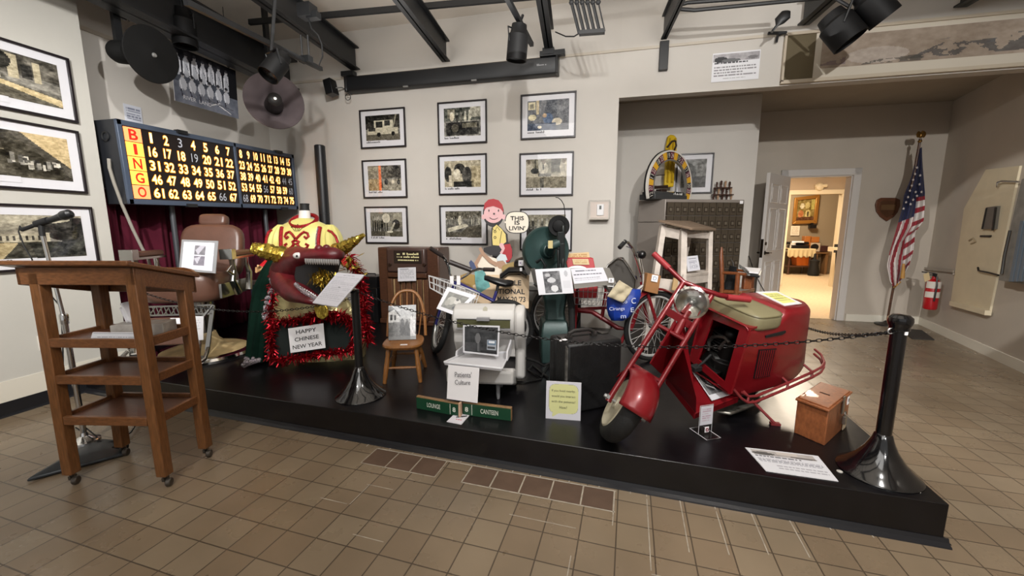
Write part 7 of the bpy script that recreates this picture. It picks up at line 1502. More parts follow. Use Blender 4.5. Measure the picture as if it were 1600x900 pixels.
mb = MB(); mb.tube([D(1142, 404, 4.3), D(1145, 410, 4.3), D(1146, 416, 4.3)], [.006, .02, .016], 8, flat=.3); solo('grey_paddle', mb, GREYM, 'small grey metal paddle sticking up from the black cloth', 'tool')
t = thing('grey_tray', 'grey tray with white papers resting on the wooden chair arm', 'tray', D(1178, 430, 4.1))
mb = MB(); a, b_, c, d = D(1160, 420, 4.2), D(1190, 423, 4.2), D(1188, 431, 4.0), D(1168, 429, 4.0); mb.prism([a, b_, c, d], -Z_*.012); mb.prism([D(1156, 413, 4.25), D(1166, 420, 4.2), D(1166, 424, 4.15), D(1157, 419, 4.22)], A_*.02); ob('tray', mb, GREYM, t, bevel=.003)
mb = MB(); mb.prism([q+Z_*.012 for q in (a.lerp(c, .1), b_.lerp(d, .05), c.lerp(a, .1), d.lerp(b_, .1))], Z_*.015); ob('paper_stack', mb, PAPER, t)
mb = MB(); mb.tube([D(1172, 430, 4.0), D(1186, 432, 3.98)], .014, 8); ob('dark_handle', mb, BLACKM, t)
# drawer cabinet
CABS = mat('grey_cabinet_paint', '#8d857e', .45, .2, noise=.04); CABF = mat('brown_drawer_front', '#4d4438', .45, .3, noise=.12, nscale=20); CABE = mat('drawer_edge', '#33291f', .5, .3)
dC = 4.5; c0 = D(1040, 311, dC); c0 = V((c0.x, c0.y, 0)); zc = D(1040, 311, dC).z
e1 = D(1163, 316, 4.62); xr_ = V((e1.x-c0.x, e1.y-c0.y, 0)); Wf = xr_.length; xr_.normalize(); yr_ = V((-xr_.y, xr_.x, 0)); sdp = V((D(998, 311, 4.78).x-c0.x, D(998, 311, 4.78).y-c0.y, 0))
t = thing('drawer_cabinet', 'metal cabinet of many small brown drawers with a grey side, in the alcove', 'cabinet', V((c0.x, c0.y, ST))+xr_*Wf/2+sdp/2)
base = [c0, c0+xr_*Wf, c0+xr_*Wf+sdp*.8, c0+sdp]
mb = MB(); mb.prism([q+Z_*ST for q in base], Z_*(zc-ST-.26)); mb.prism([q+Z_*(zc-.255) for q in base], Z_*.255); ob('carcass', mb, CABS, t, bevel=.006)
NC, NR = 11, 9; fh = zc-ST-.06
for r_ in range(NR): 
    mb = MB(); z0 = ST+.03+fh*r_/NR; hh = fh/NR
    mb.box(c0+xr_*Wf/2-yr_*.004+Z_*(z0+hh/2), (Wf-.02, .008, hh-.006), (xr_, yr_, Z_)); 
    row = ob('drawer_row', mb, CABE, t)
    for k in range(NC):
        if r_*NC+k >= 0:
            cc = c0+xr_*(.015+(Wf-.03)*(k+.5)/NC)-yr_*.012+Z_*(z0+hh/2); dw = (Wf-.03)/NC-.006
            mb = MB(); mb.box(cc, (dw, .012, hh-.014), (xr_, yr_, Z_)); mb.box(cc-yr_*.008-Z_*hh*.06, (dw*.52, .006, hh*.36), (xr_, yr_, Z_), m=1); mb.box(cc-yr_*.0105-Z_*hh*.06, (dw*.36, .004, hh*.22), (xr_, yr_, Z_), m=2)
            o = ob('drawer', mb, [CABF, CABE, mat('card_slot', '#5d5447', .6)], row)
mb = MB(); mb.box(c0+xr_*(Wf-.05)-yr_*.02+Z_*(zc-.03), (.04, .002, .035), (xr_, yr_, Z_)); ob('tag', mb, PAPER, t)
# number wheel with stand behind, on the cabinet top
wc = D(1047, 290, 4.62); wn = (-A_*.84+R_*.54).normalized(); wR = 55*4.62/FPX
t = thing('number_wheel', 'game wheel with coloured numbers around its rim, on the drawer cabinet', 'wheel', V((wc.x, wc.y, zc)))
wc.z = zc+wR*.36; wx = Z_.cross(wn).normalized(); 
def warc(r0, r1, a0, a1, off, n=4): 
    o_ = []
    for rr_, rng in ((r1, range(n+1)), (r0, range(n, -1, -1))):
        for i in rng: a = rad(a0+(a1-a0)*i/n); o_.append(wc+wx*(rr_*math.cos(a))+Z_*(rr_*math.sin(a))+wn*off)
    return o_
A0, A1 = -21, 201
for nm, r0, r1, m, off in (('outer_rim', .96, 1.0, mat('wheel_white', '#d8d4cc', .4), .012), ('inner_ring', .72, .76, mat('wheel_grey', '#8c8a86', .4, .5), .012)):
    mb = MB()
    for k in range(30): a = A0+(A1-A0)*k/30; b_ = A0+(A1-A0)*(k+1)/30; mb.prism(warc(wR*r0, wR*r1, a, b_, off, 1), wn*-.03)
    ob(nm, mb, m, t)
mb = MB()
for k in range(30): a = A0+(A1-A0)*k/30; b_ = A0+(A1-A0)*(k+1)/30; mb.prism(warc(wR*.98, wR*1.02, a, b_, -.02, 1), wn*-.015)
ob('back_rim', mb, BLACK, t)
cols = [mat('wheel_black', '#17171b', .5), mat('wheel_maroon', '#5c1634', .5), mat('wheel_yellow', '#d8a52c', .5)]
nums = ['25', '', '10', '20', '', '26', '17', '', '21', '15', '', '21', '19', '', '24', '9', '', '22', '7', '', '13']
seq = [2, 1, 0, 2, 1, 0, 2, 1, 0, 2, 1, 0, 2, 1, 0, 2, 1, 0, 2, 1, 0]
lab = {1: ['25', '26', '21', '24', '23', '22', '27'], 0: ['20', '17', '15', '19', '18', '11', '12']}
i1 = i0 = 0; nS = len(seq)
for k in range(nS):
    a = A0+(A1-A0)*k/nS; b_ = A0+(A1-A0)*(k+1)/nS; mb = MB(); mb.prism(warc(wR*.76, wR*.96, a, b_, .008, 2), wn*-.02)
    am = rad((a+b_)/2); q = wc+wx*(wR*.86*math.cos(am))+Z_*(wR*.86*math.sin(am)); ry = wx*math.cos(am)+Z_*math.sin(am); rx_ = ry.cross(wn); rx_ = -rx_ if rx_.cross(ry).dot(wn) < 0 else rx_
    if seq[k] != 2: s_ = lab[seq[k]][(i1 if seq[k] else i0) % 7]; i1 += seq[k]; i0 += 1-seq[k]; text(mb, s_, q, rx_, ry, h=wR*.13, w=wR*.11, off=.0095, m=1)
    ob('segment', mb, [cols[seq[k]], mat('wheel_numeral', '#d6d2c6', .5)], t)
mb = MB(); q = wc+Z_*wR*1.0+wn*.03; mb.tube([q+Z_*.0+wx*.0, q+Z_*.05+wx*.03, q+Z_*.10+wx*.01, q+Z_*.09-wx*.05, q+Z_*.03-wx*.055-wn*.06], .011, 6); ob('pointer', mb, mat('dark_brown_iron', '#2a1a14', .5), t)
mb = MB(); mb.box(V((wc.x, wc.y, zc+.03))-wn*.08, (wR*1.45, .22, .06), (wx, wn, Z_)); mb.box(V((wc.x, wc.y, zc+.075))-wn*.08, (wR*1.35, .18, .03), (wx, wn, Z_)); ob('base', mb, mat('dark_grey_base', '#3b3c3d', .5), t, bevel=.006)
mb = MB(); mb.bar(wc-wx*wR*.7-Z_*.02-wn*.1, wc+wx*wR*.15+Z_*.015-wn*.1, .06, .035); mb.box(wc-wx*wR*.05-Z_*.07-wn*.1, (.1, .08, .1), (wx, wn, Z_)); mb.tube([wc-wx*wR*.55-wn*.1, wc-wx*wR*.55-wn*.1+Z_*.13], .02, 8); mb.tube([wc-wx*wR*.55-wn*.1+Z_*.12, wc+wx*wR*.05-wn*.1+Z_*.15], .006, 6); ob('spindle_frame', mb, mat('dark_brown_iron', '#2a1a14', .5), t, bevel=.004)
p = Pic(30, 12, (40, 40, 40)); p.noise(10, 10, 3); r = random.Random(5)
for k in range(26): x_, y_ = r.random(), r.random(); p.rect(x_, y_, x_+.07, y_+.25, (230, 228, 225))
q = wc+wx*wR*.12-Z_*wR*.20+wn*.02; canvas('dotted_card', p, q+Z_*.03, wx*.17, -Z_*.085, t)
# yellow slide rising behind the wheel
t = thing('yellow_slide', 'yellow plastic channel standing upright behind the number wheel', 'slide', V((D(1046, 305, 4.95).x, D(1046, 305, 4.95).y, zc)))
mb = MB(); o_ = [(1044, 213), (1048, 210), (1054, 211), (1058, 216), (1058, 230), (1055, 262), (1053, 292), (1038, 292), (1040, 262), (1041, 230)]; YP = mat('yellow_plastic', '#c9a616', .4)
mb.prism([D(x, y, 4.95) for x, y in o_], A_*.05); ob('body', mb, YP, t, bevel=.012)
mb = MB(); mb.tube([D(1050, 285, 4.93), D(1051, 250, 4.93), D(1052, 222, 4.93), D(1055, 217, 4.93)], .012, 6); mb.tube([D(1043, 285, 4.93), D(1045, 240, 4.93), D(1047, 216, 4.93)], .01, 6); ob('rib', mb, mat('dark_yellow_plastic', '#a8860e', .4), t)
mb = MB(); q = D(1046, 290, 4.95); mb.box(V((q.x, q.y, zc+.06)), (.12, .08, .12), (R_, A_, Z_)); ob('foot', mb, YP, t, bevel=.005)
# little wooden display rack
t = thing('figure_rack', 'small dark rack of tiny wooden figures on the right of the drawer cabinet', 'rack', V((D(1129, 308, 4.95).x, D(1129, 308, 4.95).y, zc)))
dk = wood('dark_rack_wood', '#3b2117', .4, .3)
rq = D(1129, 300, 4.95); rk = 4.95/FPX; mb = MB(); mb.box(V((rq.x, rq.y, zc+.01)), (.27, .12, .02), (R_, A_, Z_))
for h_, w_ in ((.085, .25), (.17, .2)): mb.box(V((rq.x, rq.y, zc+h_)), (w_, .07, .012), (R_, A_, Z_))
mb.tube([V((rq.x, rq.y+.02, zc+.02)), V((rq.x, rq.y+.02, zc+.18))], .008, 6); ob('shelf_stand', mb, dk, t)
r = random.Random(6)
for h_, n_, w_ in ((.02, 5, .11), (.091, 5, .1), (.176, 4, .08)):
    for k in range(n_):
        q = V((rq.x, rq.y-.01, zc+h_))+R_*(w_*(2*k/(n_-1)-1)); mb = MB(); s_ = r.uniform(.8, 1.2); mb.lathe(q, Z_, [(.012*s_, 0), (.008*s_, .02*s_), (.014*s_, .035*s_), (.009*s_, .05*s_), (.016*s_, .06*s_), (0, .075*s_)], 8); ob('figure', mb, [dk, mat('pale_figure_wood', '#a5866a', .5)][(k+n_) % 3 == 0], t)
# ================================================================ CEILING STEEL, LAMPS, SCREEN
BD = V((math.sin(rad(-4.4)), math.cos(rad(-4.4)), 0)); BX = V((BD.y, -BD.x, 0))      # beams run this way
zB = 3.11
def ibeam(name, label, end, L, h, w_, tf=.014, z=None, hang=True, cat='beam', group='black ceiling I beams'):
    end = V(end); z = end.z if z is None else z
    mb = MB(); c = V((end.x, end.y, z))-BD*(L/2)
    mb.box(c+Z_*tf/2, (w_, L, tf), (BX, BD, Z_)); mb.box(c+Z_*(h-tf/2), (w_, L, tf), (BX, BD, Z_)); mb.box(c+Z_*h/2, (.012, L, h), (BX, BD, Z_))
    return solo(name, mb, STEELB, label, cat, group)
e2, e3, e4 = AY(556, 110, 4.44), AY(697, 97, 4.44), AY(858, 80, 4.44); e5 = AY(1037, 62, 4.44); e6 = AY(1255, 40, 4.44); e7 = AY(1500, 12, 4.44)
ibeam('ceiling_beam', 'black steel I beam ending above the left end of the projection screen', e2, 6, .25, .11)
ibeam('ceiling_beam', 'black steel I beam ending above the top centre wall photographs', e3, 6, .22, .09)
ibeam('ceiling_beam', 'black steel I beam ending above the right end of the projection screen', e4, 6, .22, .09)
ibeam('ceiling_beam', 'black steel beam above the notice on the header wall', e5, 6, .22, .055)
ibeam('ceiling_beam', 'black steel I beam ending left of the long landscape painting', e6, 6, .22, .10)
ibeam('ceiling_beam', 'black steel I beam above the long landscape painting, far right', e7, 6, .22, .10)
e1 = AX(412, 121, -3.86); ibeam('ceiling_beam', 'heavy black steel beam along the left wall above the horn loudspeakers', (e1.x, 4.42, e1.z-.02), 6.5, .34, .24, .02)
# bearing plate and drop bracket below the screen beam and header beam
mb = MB(); mb.box(e4+V((.04, -.03, -.04)), (.26, .06, .05)); mb.box(e4+V((-.0, -.04, -.02)), (.12, .06, .06)); solo('bearing_plate', mb, STEELB, 'black bearing plate under the beam end at the right end of the screen', 'bracket')
mb = MB(); q = AY(1037, 88, 4.48); mb.box((q.x, 4.475, q.z), (.085, .045, .27)); solo('drop_bracket', mb, STEELB, 'black bracket running down the header wall under a beam', 'bracket', bevel=.004)
mb = MB(); q = AY(540, 117, 4.45); mb.box((q.x+.05, 4.44, q.z), (.16, .08, .05)); solo('bearing_plate', mb, STEELB, 'black bearing plate under the beam end at the left end of the screen', 'bracket')
# purlins crossing above the beams
for y0, zz, lab in ((3.95, 3.38, 'thin black cross bar under the ceiling deck, nearest the back wall'), (3.0, 3.40, 'thin black cross bar under the ceiling deck, second from the back wall'), (2.1, 3.42, 'thin black cross bar under the ceiling deck, third from the back wall')):
    mb = MB(); c = V((0, y0, zz)); mb.bar(c-BX*3.65, c+BX*3.2, .03, .05); solo('cross_bar', mb, STEELB, lab, 'bar', 'cross bars under the ceiling')
# conduits on the right
mb = MB(); mb.tube([AY(1060, 14, 4.0), AY(1085, 16, 4.0), AY(1240, 1, 4.0), AY(1330, -8, 4.0)], .016, 8); solo('conduit', mb, STEELB, 'lower black conduit bending out under the ceiling, right of centre', 'conduit')
mb = MB(); mb.tube([AY(1058, 9, 4.0), AY(1075, 4, 4.0), AY(1160, -2, 4.0), AY(1240, -8, 4.0)], .016, 8); solo('conduit', mb, STEELB, 'upper black conduit bending out under the ceiling, right of centre', 'conduit')
# hanging bundle of black rods
t = thing('hanging_rods', 'bundle of parallel black rods hanging on a bar from the ceiling', 'fitting', AY(920, 50, 3.7))
b0, b1 = AY(905, 52, 3.7), AY(945, 49, 3.7)
mb = MB(); mb.bar(b0, b1, .05, .03); mb.tube([b0, AY(897, 57, 3.75), AY(884, 57, 3.8), AY(868, 50, 3.9)], .006, 6); ob('bar', mb, STEELB, t)
for k in range(6):
    f = k/5; p1 = b0.lerp(b1, f); p0 = AY(892+k*8.4, 0, 3.62); p0 = p1+(p0-p1)*1.2; mb = MB(); mb.tube([p1, p1.lerp(p0, .75), p0], .013 if k < 5 else .006, 8); mb.ball(p1.lerp(p0, .78), .022, 8); ob('rod', mb, STEELB, t)
# projection screen case
s0, s1 = AY(541, 132, 4.42), AY(873, 102, 4.42); zt7 = AY(541, 122, 4.42).z; h_ = .165
t = thing('projection_screen', 'long black roll down projection screen case high on the back wall', 'projection screen', ((s0.x+s1.x)/2, 4.43, s0.z-h_/2))
mb = MB(); prof = [(4.495, .08), (4.40, .08), (4.385, .065), (4.385, -.03), (4.40, -.075), (4.42, -.085), (4.495, -.085)]; zc_ = (s0.z+s1.z)/2
mb.loft([[V((x, y, zc_+z)) for y, z in prof] for x in (s0.x+.02, s1.x-.02)]); ob('case', mb, mat('screen_case_black', '#0f1013', .4), t)
for x in (s0.x, s1.x-.03): mb = MB(); mb.bb((x, 4.375, zc_-.09), (x+.03, 4.497, zc_+.085)); ob('end_cap', mb, BLACK, t, bevel=.006)
mb = MB(); mb.torus((s0.x+.02, 4.41, zc_-.14), (0, 1, 0), .035, .004, 18, 5); ob('pull_ring', mb, BLACKM, t)
for x in (s0.x+.78, s0.x+1.6): mb = MB(); mb.bb((x-.03, 4.392, zc_-.09), (x+.03, 4.41, zc_-.078)); ob('pull_tab', mb, GREYM, t)
mb = MB(); ticks(mb, V((s1.x-.17, 4.384, zc_+.0)), V((1, 0, 0)), Z_, .11, .02, 5); ob('maker_mark', mb, mat('grey_print', '#8a8a8c', .5), t)
mb = MB(); mb.bb((s0.x+.3, 4.45, zc_+.08), (s0.x+.34, 4.497, zc_+.11)); mb.bb((s1.x-.4, 4.45, zc_+.08), (s1.x-.36, 4.497, zc_+.11)); 
# little black speaker left of it
q = AY(517, 137, 4.36); t = thing('small_speaker', 'small black box speaker on the back wall, left of the screen', 'loudspeaker', q-Z_*.08)
ud = (Z_*.97-V((1, 0, 0))*.2).normalized(); mb = MB(); mb.box(q, (.10, .12, .17), (ud.cross(V((0, -1, 0)))*-1, V((0, 1, 0)), ud)); ob('speaker_case', mb, BLACK, t, bevel=.006)
mb = MB(); mb.tube([q+V((.05, .02, 0)), q+V((.09, .08, .02)), (q.x+.09, 4.497, q.z+.02)], .008, 6); ob('wall_bracket', mb, GREYM, t)
# spotlights: rails, lamp cans
def can(label, c, axis, R, L, hang, lit=False, group='ceiling spotlights'):
    c = V(c); axis = V(axis).normalized(); t = thing('ceiling_spotlight', label, 'spotlight', c, group)
    mb = MB(); mb.lathe(c, axis, [(0, -L*.55), (R*.72, -L*.53), (R*.8, -L*.3), (R, -L*.22), (R, L*.5), (R*.93, L*.5), (R*.9, L*.36)], 28, caps=False); ob('lamp_can', mb, mat('lamp_can_black', '#0c0c0d', .6, spec=.25), t)
    mb = MB(); mb.lathe(c, axis, [(0, L*.3), (R*.9, L*.36)], 24, caps=False); ob('lens', mb, mat('lit_lens', '#ffd9a8', .4, emit=3) if lit else mat('dark_lens', '#2a2725', .2), t)
    s_ = axis.cross(Z_); s_ = s_.normalized() if s_.length > .1 else R_; hang = V(hang)
    mb = MB(); up_ = (Z_-axis*Z_.dot(axis)*.4).normalized(); mb.tube([c+s_*R*1.03, c+s_*R*1.08+up_*R*1.3, c-s_*R*1.08+up_*R*1.3, c-s_*R*1.03], .007, 6); mb.tube([c+up_*R*1.3, hang], .012, 8); ob('yoke', mb, STEELB, t); return t
q = D(431, 103, 3.0); can('black spotlight with a glowing copper edge, above the grey horn loudspeaker', q, (-.2, -.55, -.8), .075, .22, (q.x+.0, q.y+.05, 3.02))
q = D(809, 68, 3.3); can('black spotlight hanging in front of the projection screen', q, (-.12, .1, -.98), .085, .26, q+V((.02, .1, .26)))
q = D(1313, 45, 3.0); can('large black spotlight before the left end of the landscape painting', q, (.55, -.15, -.8), .115, .25, q+V((-.12, .05, .3)))
q = D(1365, 8, 2.9); can('black spotlight at the top edge above the landscape painting', q, (.62, .0, -.75), .10, .26, q+V((-.2, .05, .25)))
q = D(287, 45, 3.55); t = can('broad black drum spotlight between the two horn loudspeakers', q, (.0, .0, -1), .095, .30, q+V((0, 0, .25)))
mb = MB(); p0 = D(290, 3, 2.35); p1 = D(502, 108, 3.75); mb.bar(p0, p1, .03, .035); solo('track_rail', mb, STEELB, 'long black lighting track running toward the left back corner', 'track')
mb = MB(); q = D(478, 93, 3.5); mb.box(q, (.10, .06, .05)); mb.tube([q-R_*.03, q-R_*.03+Z_*.2], .008, 6); mb.tube([q+R_*.03, q+R_*.03+Z_*.2], .008, 6); solo('track_bracket', mb, STEELB, 'black bracket holding the lighting track near the corner', 'bracket')
mb = MB(); p0 = D(790, -8, 2.9); p1 = D(831, 70, 3.75); mb.bar(p0, p1, .035, .035); solo('track_rail', mb, STEELB, 'short black lighting track beside the central spotlight', 'track')
mb = MB(); p0 = AY(1200, 52, 4.46); p1 = AY(1229, 51, 4.46); mb.tube([p0, p1], .014, 8); mb.tube([AY(1222, 52, 4.46), AY(1215, 56, 4.46), AY(1213, 66, 4.46)], .012, 8); solo('wall_bracket', mb, STEELB, 'small black metal arm at the left end of the painting frame', 'bracket')
mb = MB(); mb.tube([AY(1206, 51, 4.46), AY(1208, 47, 4.2), AY(1214, 40, 4.2), AY(1218, 33, 4.2), AY(1226, 25, 4.2), AY(1228, 18, 4.2)], [.01, .012, .012, .045, .05, .035], 10, flat=.6); solo('lamp_head', mb, STEELB, 'small black paddle shaped lamp head above the wall arm', 'lamp')
mb = MB(); k = [(482, 30), (487, 45), (497, 55), (503, 70), (504, 88), (498, 103)]; mb.tube([D(x, y, 3.3) for x, y in k], .006, 6); mb.box(D(480, 18, 3.3), (.12, .1, .1)); mb.box(D(490, 25, 3.3), (.1, .06, .05)); solo('wiring_box', mb, STEELB, 'black junction box with a drooping wire on the second ceiling beam', 'junction box')

# ================================================================ PAINTING, HALL THINGS
t = thing('landscape_painting', 'very long framed misty mountain landscape painting on the header wall', 'painting', AY(1430, 110, 4.49))
yq = 4.48; a = AY(1229, 55, yq); b_ = AY(1600, 22, yq); zlo = AY(1229, 126, yq).z; X1 = b_.x+.6; ztop_ = a.z-.01
mb = MB(); mb.bb((a.x, yq, zlo), (X1, 4.498, ztop_)); ob('backing_board', mb, mat('olive_brown_silk', '#5f543c', .7, noise=.12, nscale=4), t)
mb = MB(); mb.bb((a.x-.015, yq-.02, zlo-.01), (a.x+.004, 4.498, ztop_+.01)); mb.bb((a.x-.015, yq-.02, ztop_), (X1, 4.498, ztop_+.022)); mb.bb((a.x-.015, yq-.02, zlo-.03), (X1, 4.498, zlo)); ob('frame', mb, mat('pale_frame_wood', '#b9ad9a', .5), t)
m0 = AY(1269, 122, yq).x
mb = MB(); mb.bb((m0, yq-.004, zlo+.0), (X1, yq, ztop_-.0)); ob('white_mount', mb, mat('painting_mount', '#c9c1b2', .6), t)
pw, ph_ = X1-m0-.1, ztop_-zlo-.12
p = Pic(220, 44, (160, 146, 132)); p.noise(4, 26, 17); p.ell(.22, .7, .12, .25, (186, 176, 168), .6)
nz = vnoise(44, 220, 26, 5); n2_ = vnoise(44, 220, 10, 9)
for (x0, x1, yb, hh, dens, col) in ((.33, 1.0, .92, .45, .75, (70, 70, 72)), (.0, .1, .9, .35, .4, (120, 104, 108)), (.14, .4, .97, .2, .6, (80, 78, 74)), (.6, 1.0, .62, .35, .5, (90, 90, 92)), (.38, .62, .42, .06, .35, (120, 112, 106))):
    k = (p.xx > x0) & (p.xx < x1) & (p.yy < yb) & (p.yy > yb-hh*(.35+.9*n2_)*np.clip((p.xx-x0)/.12, .1, 1)) & (nz > .62-dens*.25)
    p.a[k] = p.a[k]*.35+np.array(col)*.65
p.noise(40, 16, 3)
canvas('painting_face', p, (m0+.05, yq-.0055, ztop_-.04), (pw, 0, 0), (0, 0, -ph_), t)

# flag on its staff
fb = V((AY(1386, 503, 6.3).x, 6.30, 0)); t = thing('flag', 'American flag furled on a staff with a gilt eagle, in the hall corner', 'flag', fb)
ftp = AY(1440, 206, 6.12); ftp = V((ftp.x, 6.12, ftp.z)); fdir_ = (ftp-fb).normalized()
mb = MB(); mb.lathe(fb, Z_, [(.13, 0), (.13, .015), (.05, .03), (.02, .06), (0, .06)], 24); ob('floor_base', mb, mat('dark_base', '#1d1a18', .4), t)
mb = MB(); mb.tube([fb+Z_*.03, ftp-fdir_*.08], .014, 10); ob('staff', mb, wood('staff_wood', '#4a3020', .4), t)
mb = MB(); e = ftp-fdir_*.06; mb.ball(e-fdir_*.05, .022, 10); mb.ball(e+fdir_*.02, (.022, .02, .035), 12, (R_, A_, Z_)); mb.ball(e+fdir_*.06+R_*.012, .014, 8)
for s in (-1, 1): mb.loft([ellring(e+fdir_*.03+R_*s*x, .008, h_, (A_, Z_), 8) for x, h_ in ((.01, .03), (.035, .04), (.05, .03), (.055, .008))])
ob('eagle', mb, mat('dull_gilt', '#7a5a2a', .35, .8), t)
FR, FWh, FB_ = mat('flag_red', '#8c1626', .7, sheen=.1), mat('flag_white', '#cbc4c0', .7, sheen=.1), mat('flag_blue', '#1a1f42', .7, sheen=.1)
edL = [(1438, 232), (1432, 250), (1424, 278), (1413, 305), (1409, 330), (1399, 365), (1391, 392), (1386, 415), (1391, 440), (1397, 449)]
edR = [(1440, 230), (1441, 250), (1443, 275), (1445, 300), (1445, 320), (1443, 345), (1430, 362), (1427, 390), (1421, 412), (1407, 440)]
def fl_pt(u, v, amp=.05):
    k = v*(len(edL)-1); i = min(int(k), len(edL)-2); f = k-i; lx = edL[i][0]*(1-f)+edL[i+1][0]*f; ly = edL[i][1]*(1-f)+edL[i+1][1]*f; rx = edR[i][0]*(1-f)+edR[i+1][0]*f; ry = edR[i][1]*(1-f)+edR[i+1][1]*f
    y = 6.15+.05*v-.035*math.cos(u*PI*5+v*2)*(.3+v)*amp/.05
    return AY(lx+(rx-lx)*u, ly+(ry-ly)*u, y)
NU, NV = 44, 60
def facecol(u, v):
    if v < .50 and not (u > .62 and v > .36): return 2
    if u > .62: return int((v-.36)*24) % 2                     # the part folded round to the right shows level stripes
    if v < .60 and u < .42 and v < .5: return 2
    return 0 if int(u*6.5+v*4.2) % 2 == 0 else 1                 # hanging stripes run down along the cloth
fc = {0: MB(), 1: MB(), 2: MB()}
vs = [[fl_pt(i/NU, j/NV) for i in range(NU+1)] for j in range(NV+1)]
mb = MB(); mb.v = [tuple(q) for row in vs for q in row]
for j in range(NV):
    for i in range(NU):
        mb.f.append((j*(NU+1)+i, j*(NU+1)+i+1, (j+1)*(NU+1)+i+1, (j+1)*(NU+1)+i)); mb.m.append(facecol((i+.5)/NU, (j+.5)/NV))
ob('flag_cloth', mb, [FR, FWh, FB_], t, solid=.006)
for (x, y) in ((1433, 262), (1430, 272), (1427, 281), (1425, 290), (1437, 288), (1422, 298), (1431, 300), (1419, 308), (1427, 312), (1433, 306), (1416, 316), (1423, 319), (1412, 326), (1438, 274), (1440, 300)):
    q = AY(x, y, 6.10); pts = [q+R_*(.018*(1 if k % 2 == 0 else .42)*math.sin(2*PI*k/10))+Z_*(.018*(1 if k % 2 == 0 else .42)*math.cos(2*PI*k/10)) for k in range(10)]; mb = MB(); mb.prism(pts, A_*.003); ob('white_star', mb, FWh, t)
mb = MB(); q = AY(1411, 425, 6.1); mb.tube([AY(1412, 412, 6.1), AY(1411, 425, 6.1), AY(1410, 435, 6.1)], [.012, .02, .022], 8); mb.tube([fl_pt(u, 1) for u in (0, .3, .6, 1)], .012, 6); ob('gold_fringe', mb, mat('gold_fringe', '#a87c3c', .6), t)
# shield plaque
t = thing('shield_plaque', 'wooden shield plaque on the far hall wall beside the flag', 'plaque', AY(1388, 346, 6.45))
sh_ = [(1371, 312), (1377, 309), (1400, 309), (1407, 312), (1407, 322), (1403, 332), (1397, 339), (1386, 346), (1376, 339), (1370, 331), (1368, 320)]
mb = MB(); mb.prism([AY(x, y, 6.435) for x, y in sh_], (0, .02, 0)); ob('shield', mb, wood('plaque_wood', '#5f3a26', .35, .3), t, bevel=.006)
mb = MB(); cx_, cy_ = 1388, 325; mb.prism([AY(cx_+(x-cx_)*.72, cy_+(y-cy_)*.72, 6.43) for x, y in sh_], (0, .006, 0)); ob('bronze_relief', mb, mat('bronze_relief', '#6b4a34', .35, .6, bump=.3, bscale=40), t, bevel=.002)
mb = MB(); a, b_ = AY(1378, 320, 6.425), AY(1398, 328, 6.425); mb.bb((a.x, 6.424, b_.z), (b_.x, 6.43, a.z)); ob('name_bar', mb, mat('bronze_bar', '#8a6a4a', .3, .6), t)
# fire extinguisher on the right wall
def RW(px, py, off=0): return AP(px, py, R0+RN*off, RN)
qc = RW(1455, 465, .12); t = thing('fire_extinguisher', 'red fire extinguisher with white labels hanging on the right wall', 'fire extinguisher', RW(1455, 484, .12))
kx = (qc-EYEP).dot(_f)/FPX; EXR = mat('extinguisher_red', '#a3121c', .25, coat=.4); Rr = 8.6*kx; zb7, zt8 = RW(1455, 484, .12).z, RW(1455, 437, .12).z; bx7 = V((qc.x, qc.y, 0))
mb = MB(); mb.lathe(bx7+Z_*zb7, Z_, [(Rr*.85, 0), (Rr, .015), (Rr, zt8-zb7-.03), (Rr*.8, zt8-zb7-.008), (Rr*.35, zt8-zb7+.02), (Rr*.3, zt8-zb7+.05), (0, zt8-zb7+.05)], 28); ob('cylinder', mb, EXR, t)
for z0, z1 in ((.42, .62), (.74, .97)):
    mb = MB(); h_ = zt8-zb7; mb.loft([[bx7+Z_*(zb7+h_*z)+V((math.cos(rad(a)), math.sin(rad(a)), 0))*(Rr+.002) for a in range(180, 331, 10)] for z in (z0, z1)], caps=False, closed=False); ob('label', mb, mat('extinguisher_label', '#c6bfb6', .5), t)
mb = MB(); q = bx7+Z_*(zt8+.05); mb.box(q+Z_*.01, (.03, .03, .05)); mb.bar(q+Z_*.035, q+Z_*.05+RN*.12, .02, .012); mb.bar(q+Z_*.015, q+Z_*.015+RN*.10, .018, .01); mb.tube([q, q-RD*.06, q-RD*.09-Z_*.1, q-RD*.08-Z_*.3], .009, 8); ob('valve', mb, STEELB, t)
mb = MB(); q = RW(1448, 433, .2); mb.box(q, (.07, .003, .1), ((R_*.8+Z_*.3).normalized(), A_, (Z_*.8-R_*.3).normalized())); ob('inspection_tag', mb, mat('cream_tag', '#c8b48c', .6), t)
mb = MB(); a, b_ = RW(1432, 418, .03), RW(1490, 424, .03); mb.bar(a, b_, .012, .03); mb.tube([RW(1432, 420, .0), RW(1432, 420, .04)], .01, 6); mb.tube([RW(1490, 428, .0), RW(1490, 428, .04)], .01, 6); solo('wall_rail', mb, mat('pale_rail', '#a39a8e', .5), 'pale rail fixed to the right wall above the fire extinguisher', 'rail')
